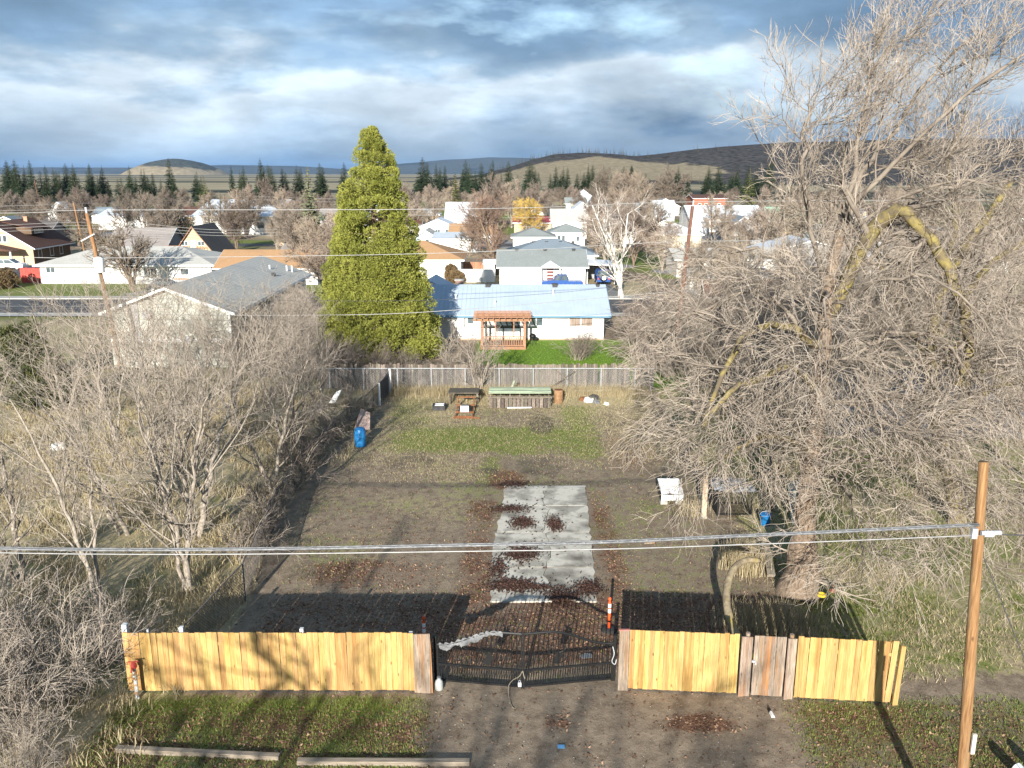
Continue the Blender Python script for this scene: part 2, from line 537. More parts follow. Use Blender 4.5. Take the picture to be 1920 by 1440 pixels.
def ground_material():
    m = bpy.data.materials.new('ground_earth'); m.use_nodes = True
    nt = m.node_tree; n, l = nt.nodes, nt.links
    b = n['Principled BSDF']; b.inputs['Roughness'].default_value = 0.95; b.inputs['Specular IOR Level'].default_value = 0.15
    geo = n.new('ShaderNodeNewGeometry')

    def noise(scale, detail=4, rough=0.6, sc=(1, 1, 1)):
        mp = n.new('ShaderNodeMapping'); mp.inputs['Scale'].default_value = sc
        l.new(geo.outputs['Position'], mp.inputs[0])
        t = n.new('ShaderNodeTexNoise'); t.inputs['Scale'].default_value = scale; t.inputs['Detail'].default_value = detail; t.inputs['Roughness'].default_value = rough
        l.new(mp.outputs[0], t.inputs['Vector']); return t.outputs['Fac']

    def mr(x, a, c, o0=0.0, o1=1.0):
        t = n.new('ShaderNodeMapRange'); t.inputs[1].default_value = a; t.inputs[2].default_value = c; t.inputs[3].default_value = o0; t.inputs[4].default_value = o1
        l.new(x, t.inputs[0]); return t.outputs[0]

    def attr(k):
        a = n.new('ShaderNodeAttribute'); a.attribute_name = k; return a.outputs['Fac']

    def add(a, c, op='ADD'):
        t = n.new('ShaderNodeMath'); t.operation = op
        for i, x in enumerate((a, c)):
            if isinstance(x, (int, float)): t.inputs[i].default_value = x
            else: l.new(x, t.inputs[i])
        return t.outputs[0]

    n1, n2, n3, n4 = noise(0.55, 6), noise(2.3, 6), noise(9, 5), noise(38, 3)
    fine = add(add(mr(n3, 0.3, 0.7), 0.5, 'MULTIPLY'), add(mr(n4, 0.3, 0.7), 0.5, 'MULTIPLY'))

    def mask(k, nz, amp=0.95):
        w = add(attr(k), add(add(nz, -0.5), amp, 'MULTIPLY'))
        return mr(w, 0.38, 0.66)
    dirt = mixnode(nt, mr(n2, 0.3, 0.7), (0.135, 0.100, 0.069), (0.295, 0.230, 0.162))
    dirt = mixnode(nt, mr(n4, 0.56, 0.74), dirt, (0.42, 0.38, 0.31))
    dirt = mixnode(nt, mr(n3, 0.60, 0.75), dirt, (0.085, 0.062, 0.042))
    straw = mixnode(nt, fine, (0.23, 0.182, 0.105), (0.50, 0.42, 0.26))
    green = mixnode(nt, fine, (0.075, 0.105, 0.020), (0.215, 0.25, 0.06))
    lawn = mixnode(nt, fine, (0.085, 0.15, 0.016), (0.16, 0.26, 0.032))
    leaf = mixnode(nt, mr(n3, 0.35, 0.65), (0.075, 0.042, 0.028), (0.22, 0.125, 0.080))
    damp = mixnode(nt, mr(n3, 0.35, 0.65), (0.075, 0.062, 0.048), (0.135, 0.110, 0.085))
    gravel = mixnode(nt, fine, (0.16, 0.16, 0.165), (0.30, 0.30, 0.31))
    c = mixnode(nt, mask('s', n2), dirt, straw)
    c = mixnode(nt, mask('g', n2), c, green)
    c = mixnode(nt, mask('d', n1), c, damp)
    c = mixnode(nt, mask('l', n2, 1.25), c, leaf)
    c = mixnode(nt, mask('v', n1, 0.4), c, gravel)
    c = mixnode(nt, mask('w', n2, 0.25), c, lawn)
    # far plain: winter fields and dark woodland strips, lying across the view
    nf = noise(0.0016, 5, 0.55, (0.45, 1.6, 1))
    field = mixnode(nt, mr(noise(0.01, 5, 0.6, (0.6, 1.5, 1)), 0.35, 0.65), (0.24, 0.20, 0.12), (0.36, 0.31, 0.20))
    field = mixnode(nt, mr(nf, 0.50, 0.56), field, (0.028, 0.034, 0.024))
    c = mixnode(nt, attr('f'), c, field)
    l.new(c, b.inputs['Base Color'])
    bp = n.new('ShaderNodeBump'); bp.inputs['Strength'].default_value = 0.55; bp.inputs['Distance'].default_value = 0.05
    l.new(add(add(n3, 0.6, 'MULTIPLY'), add(n4, 0.4, 'MULTIPLY')), bp.inputs['Height']); l.new(bp.outputs[0], b.inputs['Normal'])
    return m


def bx(x, y, x0, x1, y0, y1, s=0.6):
    return sstep(x0 - s, x0 + s, x) * (1 - sstep(x1 - s, x1 + s, x)) * sstep(y0 - s, y0 + s, y) * (1 - sstep(y1 - s, y1 + s, y))


def el(x, y, cx, cy, rx, ry):
    return np.clip(1.25 - ((x - cx) / rx) ** 2 - ((y - cy) / ry) ** 2, 0, 1)


def ground_weights(x, y):
    Z = np.zeros_like(x); mx = np.maximum
    nz = vnoise(x, y, 5, 3); nz2 = vnoise(x, y, 2.2, 8)
    chain = -8.3 - 1.5 * sstep(52, 38, y) + 0.9 * sstep(33, 26, y)      # line of the wire fence
    left = sstep(chain + 0.3, chain - 0.6, x) * sstep(16, 22, y) * (1 - sstep(58, 62, y))
    s = left * (0.75 + 0.5 * nz)
    g = left * 0.62 * nz2
    inlot = sstep(chain, chain + 0.8, x) * (1 - sstep(8.5, 10, x)) * sstep(21, 22, y) * (1 - sstep(55, 56, y))
    # rough grass across the back of the lot, mossy green in bands
    back = inlot * sstep(39, 43, y + 2 * nz)
    s = mx(s, back * (0.20 + 0.50 * nz))
    g = mx(g, inlot * mx(bx(x, y, -7.5, 4.8, 42.0, 47.5, 1.6) * (0.42 + 0.6 * nz2), bx(x, y, 2.6, 5.2, 41, 52, 1.0) * 0.62))
    g = mx(g, inlot * bx(x, y, -8, -4, 46, 54, 1.2) * (0.25 + 0.5 * nz2))
    g = mx(g, inlot * mx(bx(x, y, -1.6, -0.5, 37.5, 42, .5) * .6, bx(x, y, 4.5, 8.6, 26, 37, 1.5) * (0.2 + 0.45 * nz2)))
    s = mx(s, inlot * bx(x, y, -7.5, -1, 27, 42, 2) * (0.12 + 0.55 * nz2)); g = mx(g, inlot * (0.18 + 0.32 * nz2))
    s = mx(s, inlot * bx(x, y, -8, 8, 51.5, 55.5, .8) * 0.9)
    l = inlot * (mx(bx(x, y, -2.0, -0.55, 26, 36, 0.5), bx(x, y, 3.15, 4.4, 25, 37, 0.5)) * (0.25 + 0.6 * vnoise(x, y, 1.8, 41)))
    l = mx(l, inlot * mx(bx(x, y, -8.5, 10, 22, 27.3, 1.0) * (0.35 + 0.45 * nz2), el(x, y, -5.0, 28.5, 3.4, 1.6) * 0.62 * (0.4 + nz2)))
    l = mx(l, inlot * el(x, y, -0.3, 38.4, 1.1, 1.7) * 0.8)
    l = mx(l, inlot * bx(x, y, 4.2, 8, 38, 46, 2) * 0.42)
    l = mx(l, inlot * bx(x, y, -7.5, -2, 29, 36, 2) * 0.30)
    d = inlot * mx(mx(el(x, y, 1.4, 40.4, 1.9, 2.2) * .52, el(x, y, -1.15, 39.6, 0.62, 0.55) * .8), mx(el(x, y, 1.7, 47.6, 1.1, 2.4) * .8, el(x, y, -5.2, 41, 2.0, 2.2) * .5))
    d = mx(d, inlot * mx(el(x, y, -0.2, 24.2, 2.2, 2.6) * .55, el(x, y, -6, 47.5, 1.6, 2) * .5))
    d = mx(d, inlot * mx(el(x, y, 6.0, 48.5, 2.6, 2.2) * .5, el(x, y, -2.0, 45, 1.2, .9) * .45))
    rut = np.exp(-((x - 0.15 - .25 * np.sin(y * .35)) / .28) ** 2) + np.exp(-((x - 1.85 - .25 * np.sin(y * .35)) / .28) ** 2)
    d = mx(d, rut * bx(x, y, -1, 3.5, 12, 26, .6) * .55)
    d = mx(d, rut * bx(x, y, -1, 3.5, 38, 50, 1) * .4)
    # street side of the fence
    front = (1 - sstep(20.6, 21.6, y))
    g = mx(g, front * mx(bx(x, y, -11, -2.0, 10, 22, 0.7) * (0.42 + 0.5 * nz2), bx(x, y, 7.2, 20, 10, 24, 1.0) * (0.30 + 0.5 * nz2)))
    l = mx(l, front * mx(bx(x, y, -11, -1.9, 10, 20.6, .8) * (0.22 + 0.6 * vnoise(x, y, 1.6, 21)), bx(x, y, 7.4, 14, 10, 21, .8) * (0.3 + 0.45 * nz2)))
    l = mx(l, front * mx(el(x, y, 5.0, 19.8, 1.3, 0.55) * .8, el(x, y, 1.2, 19.9, 0.5, 0.4) * .7))
    s = mx(s, sstep(-10.5, -12, x) * front * (0.4 + 0.4 * nz))
    # right-hand side under the big tree
    right = sstep(8.5, 10, x) * sstep(21, 22.5, y) * (1 - sstep(56, 60, y))
    g = mx(g, right * (0.25 + 0.5 * nz2)); s = mx(s, right * (0.35 + 0.55 * nz)); l = mx(l, right * 0.42 * nz2)
    v = bx(x, y, 17, 34, 45, 62, 2.0)
    # the neighbour's lawn and the plots of the town
    w = bx(x, y, -7.2, 13, 56.4, 73.4, 0.8)
    w = w * (0.25 + 0.75 * sstep(-3.4, -1.8, x + 0.4 * nz2))
    s = mx(s, mx(bx(x, y, -60, -8, 56, 85, 2), bx(x, y, 9, 60, 58, 85, 2)) * (0.3 + .5 * nz))
    g = mx(g, mx(bx(x, y, -60, -8, 56, 85, 2), bx(x, y, 12, 60, 58, 85, 2)) * 0.8 * nz2)
    town = sstep(82, 86, y) * (1 - sstep(420, 520, y)) * (1 - sstep(420, 520, np.abs(x)))
    t1 = vnoise(x, y, 26, 31)
    g = mx(g, town * sstep(0.42, 0.62, t1) * 0.8); s = mx(s, town * sstep(0.5, 0.3, t1) * 0.75); v = mx(v, town * sstep(0.62, 0.7, vnoise(x, y, 19, 5)) * 0.9)
    wl_ = bx(x, y, -75, -36, 100, 113, 1.5); g = mx(g, wl_ * .55); s = mx(s, wl_ * 0.62)
    f = np.clip(sstep(380, 520, np.hypot(x, y)), 0, 1)
    return dict(g=g, s=s, l=l, d=d, v=v, w=w, f=f)


def geo_axis(lo, hi, step, grow, far):
    a = list(np.arange(lo, hi + 1e-6, step))
    st = step; v = hi
    while v < far:
        st *= grow; v += st; a.append(v)
    st = step; v = lo; b = []
    while v > -far:
        st *= grow; v -= st; b.append(v)
    return np.array(b[::-1] + a)


gx = geo_axis(-34, 26, 0.46, 1.16, 16000)
gy = geo_axis(15.5, 58, 0.42, 1.10, 16000)
gy = gy[gy > -4000]
GX, GY = np.meshgrid(gx, gy)
near = (1 - sstep(55, 62, GY)) * sstep(12, 17, GY) * (1 - sstep(30, 36, np.abs(GX)))
GZ = near * ((vnoise(GX, GY, 1.3, 77) - 0.5) * 0.05)
# rougher, slightly humped ground outside the cleared lot
GZ += near * np.maximum(sstep(-8.8, -10.5, GX), sstep(9.5, 11.5, GX)) * (vnoise(GX, GY, 4.5, 12) - 0.45) * 0.22
nx_, ny_ = len(gx), len(gy)
ii = np.arange(nx_ * ny_).reshape(ny_, nx_)
gq = np.stack([ii[:-1, :-1], ii[:-1, 1:], ii[1:, 1:], ii[1:, :-1]], -1).reshape(-1, 4)
gw = ground_weights(GX.ravel(), GY.ravel())
ground = link_mesh('ground', mesh_np('ground', np.stack([GX, GY, GZ], -1).reshape(-1, 3), gq, attrs=gw, smooth=True, mat=ground_material()))
setp(ground, kind='structure')


def gz(x, y):
    """ground height"""
    x, y = np.asarray(x, float), np.asarray(y, float)
    nr = (1 - sstep(55, 62, y)) * sstep(12, 17, y) * (1 - sstep(30, 36, np.abs(x)))
    return nr * ((vnoise(x, y, 1.3, 77) - 0.5) * 0.05) + nr * np.maximum(sstep(-8.8, -10.5, x), sstep(9.5, 11.5, x)) * (vnoise(x, y, 4.5, 12) - 0.45) * 0.22


# ------------------------------------------------------------------ street behind the neighbour's house
def sheet(name, x0, x1, y0, y1, z, mat, kind='structure'):
    mb = MB(); n = 24
    xs = np.linspace(x0, x1, n)
    for a, b in zip(xs[:-1], xs[1:]):
        mb.add([(a, y0, z), (b, y0, z), (b, y1, z), (a, y1, z)], [(0, 1, 2, 3)])
    return setp(mb.build(name, mat), kind=kind)


sheet('road', -300, 300, 87.5, 98.0, 0.03, M_ASPHALT)
for nm, y0, y1 in (('kerb', 98.0, 98.25), ('kerb', 87.25, 87.5)):
    mb = MB(); mb.box(-300, 300, y0, y1, -0.05, 0.15); setp(mb.build(nm, M_KERB), kind='structure')
sheet('pavement', -300, 300, 98.25, 99.9, 0.14, M_KERB)
sheet('pavement', -300, 300, 85.4, 87.25, 0.14, M_KERB)
sheet('driveway', 2.0, 12.9, 99.9, 112.0, 0.03, pm('driveway_gravel', (0.15, 0.145, 0.14), (0.23, 0.22, 0.20), scale=1.2, rough=0.95))
sheet('driveway', -90, -69, 99.9, 128, 0.035, M_ASPHALT)
sheet('road_line', -300, -24, 92.6, 92.75, 0.036, pm('road_paint', (0.62, 0.61, 0.56), (0.45, 0.44, 0.41), scale=2, rough=0.8))
sheet('road', -180, 180, 171, 178, 0.03, M_ASPHALT)

# ------------------------------------------------------------------ old concrete floor in the lot: cracked panels
slab = setp(bpy.data.objects.new('concrete_slab', None), 'cracked stained concrete slab lying in the bare lot', 'concrete slab')
col.objects.link(slab); slab['kind'] = 'structure'; slab.location = (1.2, 32, 0); ORG[slab.name] = Vector((1.2, 32, 0))
del slab['category']
# corners: front (y 26.4) x -0.74..2.90, back (y 37.5) x -0.32..3.41; a joint runs across and a wandering crack along
JY = [26.4, 29.0, 32.15, 35.0, 37.5]
def sx0(y): return -0.74 + (y - 26.4) / 11.1 * 0.42 - (0.12 if 29 < y < 33.5 else 0)
def sx1(y): return 2.90 + (y - 26.4) / 11.1 * 0.51
crk = random.Random(5)
for k in range(4):
    ya, yb = JY[k] + 0.018, JY[k + 1] - 0.018
    n = 9
    ys = [ya + (yb - ya) * i / (n - 1) for i in range(n)]
    mid = [1.25 + 0.3 * (y - 26) / 11 + crk.uniform(-0.07, 0.07) + 0.12 * math.sin(y * 1.7) for y in ys]
    for side in (0, 1):
        lx, rx = [], []
        for i, y in enumerate(ys):
            if side == 0:
                lx.append(sx0(y) + crk.uniform(-0.06, 0.05)); rx.append(mid[i] - 0.013)
            else:
                lx.append(mid[i] + 0.013); rx.append(sx1(y) + crk.uniform(-0.04, 0.05))
        if k == 0 and side == 1:                # broken front edge, corner gone
            ys2 = ys[:]; ys2[0] = ys[0] + 0.02
            rx[0] -= 0.03
            notch = [0.75, 0.45, 0.15]
            lx = [mid[i] + 0.013 for i in range(n)]
            for i, q in enumerate(notch): lx[i] += q
        ztop = 0.05 + crk.uniform(-0.006, 0.008)
        tl = crk.uniform(-0.004, 0.004)
        V, Fc = [], []
        for i, y in enumerate(ys):
            V += [(lx[i], y, ztop + tl), (rx[i], y, ztop - tl), (lx[i], y, -0.08), (rx[i], y, -0.08)]
        for i in range(n - 1):
            b = 4 * i
            Fc += [(b, b + 1, b + 5, b + 4), (b + 2, b, b + 4, b + 6), (b + 1, b + 3, b + 7, b + 5)]
        Fc += [(2, 3, 1, 0), (4 * n - 4, 4 * n - 3, 4 * n - 1, 4 * n - 2)]
        mb = MB(); mb.add(V, Fc); mb.build('panel', M_CONC, slab)

# ------------------------------------------------------------------ hills
def hill_mat(name, grass, wood, sc, thr=(0.46, 0.54), attr=None):
    m = bpy.data.materials.new(name); m.use_nodes = True
    nt = m.node_tree; n, l = nt.nodes, nt.links; b = n['Principled BSDF']; b.inputs['Roughness'].default_value = 1.0; b.inputs['Specular IOR Level'].default_value = 0.0
    geo = n.new('ShaderNodeNewGeometry')
    t = n.new('ShaderNodeTexNoise'); t.inputs['Scale'].default_value = sc; t.inputs['Detail'].default_value = 9; t.inputs['Roughness'].default_value = 0.68
    l.new(geo.outputs['Position'], t.inputs['Vector'])
    a = n.new('ShaderNodeAttribute'); a.attribute_name = 'wd'
    ad = n.new('ShaderNodeMath'); ad.operation = 'ADD'; l.new(a.outputs['Fac'], ad.inputs[0]); l.new(t.outputs['Fac'], ad.inputs[1])
    mr = n.new('ShaderNodeMapRange'); mr.inputs[1].default_value = thr[0] + 0.5; mr.inputs[2].default_value = thr[1] + 0.5; l.new(ad.outputs[0], mr.inputs[0])
    t2 = n.new('ShaderNodeTexNoise'); t2.inputs['Scale'].default_value = sc * 9; t2.inputs['Detail'].default_value = 6
    l.new(geo.outputs['Position'], t2.inputs['Vector'])
    m2 = n.new('ShaderNodeMapRange'); m2.inputs[1].default_value = 0.35; m2.inputs[2].default_value = 0.65; l.new(t2.outputs['Fac'], m2.inputs[0])
    gcol = mixnode(nt, m2.outputs[0], tuple(v * 0.8 for v in grass), tuple(v * 1.15 for v in grass))
    wcol = mixnode(nt, m2.outputs[0], tuple(v * 0.55 for v in wood), tuple(v * 1.6 for v in wood))
    l.new(mixnode(nt, mr.outputs[0], gcol, wcol), b.inputs['Base Color'])
    bp = n.new('ShaderNodeBump'); bp.inputs['Strength'].default_value = 0.8; bp.inputs['Distance'].default_value = 2.0 / (sc * 100)
    l.new(t2.outputs['Fac'], bp.inputs['Height']); l.new(bp.outputs[0], b.inputs['Normal'])
    return m


def heightfield(name, xs, ys, hfun, wfun, mat):
    X, Y = np.meshgrid(xs, ys); Z = hfun(X, Y)
    i = np.arange(X.size).reshape(X.shape)
    q = np.stack([i[:-1, :-1], i[:-1, 1:], i[1:, 1:], i[1:, :-1]], -1).reshape(-1, 4)
    return setp(link_mesh(name, mesh_np(name, np.stack([X, Y, Z], -1).reshape(-1, 3), q, attrs=dict(wd=wfun(X, Y).ravel()), smooth=True, mat=mat)), kind='structure')


RPX = [-320, -160, -60, 0, 45, 87, 140, 200, 240, 290, 380, 460, 552, 700, 900, 1300, 1800, 2600]
RPZ = [-3, -2, 12, 27, 41, 51, 55, 52, 47, 50, 61, 68, 74, 77, 80, 74, 60, 30]
def ridge_h(x): return np.interp(x, RPX, RPZ)
def hill_z(X, Y):
    f = sstep(1080, 1800, Y + 60 * (vnoise(X, Y, 300, 4) - .5)) * (1 - sstep(1830, 2600, Y))
    return -3 + (ridge_h(X) + 3) * f + f * (vnoise(X, Y, 160, 9) - 0.5) * 7
def hill_w(X, Y):
    bare = np.exp(-((X - 40) / 150) ** 2) * np.exp(-((Y - 1350) / 170) ** 2) + 0.75 * np.exp(-((X - 215) / 90) ** 2) * np.exp(-((Y - 1400) / 120) ** 2)
    return 0.75 - 1.1 * np.clip(bare, 0, 1)
heightfield('wooded_hill', np.linspace(-330, 2600, 220), np.linspace(1050, 2600, 130), hill_z, hill_w, hill_mat('hill_scrub_hazed', (0.25, 0.21, 0.14), (0.055, 0.052, 0.05), 0.012))  # wood tone greyed and paled, distance haze put into the colour

def butte_z(X, Y):
    r = np.hypot((X + 2290) / 330, (Y - 6000) / 500)
    return -4 + 108 * np.clip(1 - r ** 1.7, 0, 1) ** 0.85 * (0.9 + 0.2 * vnoise(X, Y, 150, 3)) - 0.5
heightfield('butte', np.linspace(-2700, -1880, 60), np.linspace(5400, 6600, 50), butte_z, lambda X, Y: 0.55 * sstep(20, 85, butte_z(X, Y)) + 0.12 + 0.25 * sstep(-2300, -2000, X), hill_mat('butte_grass', (0.27, 0.22, 0.14), (0.05, 0.055, 0.045), 0.004))

def far_z(X, Y):
    prof = np.interp(X, [-9000, -5000, -3900, -2900, -2200, -1500, -900, -300, 300, 1500, 5000, 9000], [90, 85, 120, 105, 60, 140, 190, 225, 215, 190, 150, 120])
    f = sstep(10200, 12000, Y) * (1 - sstep(12100, 14000, Y))
    return -6 + f * (prof * (0.85 + 0.3 * vnoise(X, Y, 1400, 6)) + 10 * vnoise(X, Y, 300, 2))
heightfield('far_ridge', np.linspace(-9000, 9000, 200), np.linspace(10000, 14200, 26), far_z, lambda X, Y: X * 0 + 0.42, hill_mat('far_forest_shaded', (0.055, 0.065, 0.07), (0.014, 0.024, 0.032), 0.0015))  # both tones dark and bluish: cloud shadow and distance put into the colour

# ------------------------------------------------------------------ air
mb = MB(); mb.box(-24000, 24000, -6000, 24000, -8, 285)
hz = bpy.data.materials.new('thin_air'); hz.use_nodes = True
hn = hz.node_tree.nodes; hn.clear()
pv = hn.new('ShaderNodeVolumePrincipled'); ho = hn.new('ShaderNodeOutputMaterial')
pv.inputs['Color'].default_value = (0.45, 0.68, 1.0, 1); pv.inputs['Density'].default_value = 2.2e-5; pv.inputs['Anisotropy'].default_value = 0.0
hz.node_tree.links.new(pv.outputs[0], ho.inputs['Volume'])
setp(mb.build('haze', hz), kind='stuff')

# ================================================================== buildings
def shingle(name, c, k=0.75):
    return pm(name, tuple(v * k for v in c), c, scale=7, rough=0.95, bump=0.25, detail=3, stretch=(1, 1, 1), c3=tuple(v * 0.8 for v in c), s3=0.5, lap=0.11, lapk=0.78)


R_GREEN = shingle('green_grey_shingle', (0.50, 0.49, 0.445))
R_GREY = shingle('grey_shingle', (0.27, 0.295, 0.285))
R_SLATE = shingle('slate_blue_shingle', (0.22, 0.27, 0.31))
R_ORANGE = shingle('tan_orange_shingle', (0.45, 0.27, 0.14))
R_BROWN = shingle('brown_shingle', (0.115, 0.060, 0.045))
R_TAUPE = shingle('taupe_shingle', (0.30, 0.27, 0.25))
R_DARK = shingle('dark_shingle', (0.115, 0.105, 0.10))
R_WHITE = pm('pale_metal_roof', (0.52, 0.56, 0.60), (0.60, 0.64, 0.67), scale=0.8, rough=0.5)
R_BLUE = pm('blue_metal_roof', (0.34, 0.41, 0.485), (0.39, 0.46, 0.53), scale=0.7, rough=0.5, metal=0.0, spec=0.35)
R_RED = pm('red_metal_roof', (0.30, 0.05, 0.05), scale=1, rough=0.6)
W_WHITE = pm('white_siding', (0.70, 0.69, 0.66), (0.76, 0.755, 0.73), scale=1.2, rough=0.75, lap=0.22, lapk=0.86)
W_CREAM = pm('cream_siding', (0.58, 0.52, 0.38), (0.63, 0.57, 0.43), scale=1.2, rough=0.8, lap=0.22, lapk=0.86)
W_TAN = pm('tan_siding', (0.50, 0.37, 0.23), (0.56, 0.42, 0.27), scale=1.2, rough=0.8, lap=0.22, lapk=0.86)
W_BROWN = pm('brown_siding', (0.125, 0.085, 0.055), (0.16, 0.11, 0.07), scale=1.2, rough=0.85, lap=0.22, lapk=0.86)
W_GREY = pm('pale_green_grey_siding', (0.37, 0.38, 0.33), (0.45, 0.455, 0.40), scale=0.8, rough=0.8)
W_BLUE = pm('pale_blue_siding', (0.48, 0.56, 0.64), (0.52, 0.60, 0.67), scale=1.2, rough=0.8, lap=0.22, lapk=0.86)
W_BRICK = pm('red_brick_wall', (0.28, 0.10, 0.06), (0.36, 0.15, 0.09), scale=6, rough=0.9)
W_MIDGREY = pm('grey_siding', (0.28, 0.285, 0.29), (0.34, 0.345, 0.35), scale=1.2, rough=0.8, lap=0.22, lapk=0.86)  # plain mid-grey siding tone
M_GLASS = glassmat()
M_CURTAIN = pm('curtained_glass', (0.20, 0.15, 0.12), (0.34, 0.28, 0.24), scale=2.5, stretch=(4, 1, 0.4), rough=0.15, spec=0.6)
M_REDDOOR = pm('dark_red_door', (0.13, 0.035, 0.03), (0.19, 0.06, 0.05), scale=3, rough=0.6)
M_VENT = pm('dark_vent', (0.03, 0.03, 0.032), (0.06, 0.06, 0.06), scale=5, rough=0.7)
M_REDWOOD = pm('redwood_stain', (0.26, 0.125, 0.07), (0.36, 0.20, 0.125), scale=4, stretch=(3, 3, 3), rough=0.8, rnd=0.15)
M_REDPANEL = pm('red_paint', (0.42, 0.05, 0.04), (0.50, 0.08, 0.06), scale=2, rough=0.7)


def opening(par, side, b, a, z0, w, h, kind='window', glass=None, frame=None, split=1, out=0.0):
    """window or door on the wall facing 'S' (-y), 'E' (+x), 'W' (-x) of block b=(x0,x1,y0,y1); a = centre along that wall"""
    x0, x1, y0, y1 = b
    def pt(u, d, z):
        if side == 'S': return (u, y0 - d - out, z)
        if side == 'E': return (x1 + d + out, u, z)
        return (x0 - d - out, u, z)
    t = 0.09
    mb = MB()
    def bar(u0, u1, za, zb, d):
        p, q = pt(u0, 0.004, za), pt(u1, d, zb)
        mb.box(min(p[0], q[0]), max(p[0], q[0]), min(p[1], q[1]), max(p[1], q[1]), za, zb)
    bar(a - w / 2 - t, a - w / 2, z0 - t, z0 + h + t, 0.06)
    bar(a + w / 2, a + w / 2 + t, z0 - t, z0 + h + t, 0.06)
    bar(a - w / 2, a + w / 2, z0 + h, z0 + h + t, 0.06)
    if kind == 'window':
        bar(a - w / 2, a + w / 2, z0 - t, z0, 0.075)
    for k in range(1, split):
        u = a - w / 2 + w * k / split
        bar(u - 0.03, u + 0.03, z0, z0 + h, 0.045)
    fr = mb.build(kind, frame or M_WHITE, par)
    mb = MB()
    p, q = pt(a - w / 2, 0.008, z0), pt(a + w / 2, 0.022, z0 + h)
    mb.box(min(p[0], q[0]), max(p[0], q[0]), min(p[1], q[1]), max(p[1], q[1]), z0, z0 + h)
    mb.build('pane' if kind == 'window' else 'door_leaf', glass or M_GLASS, fr)


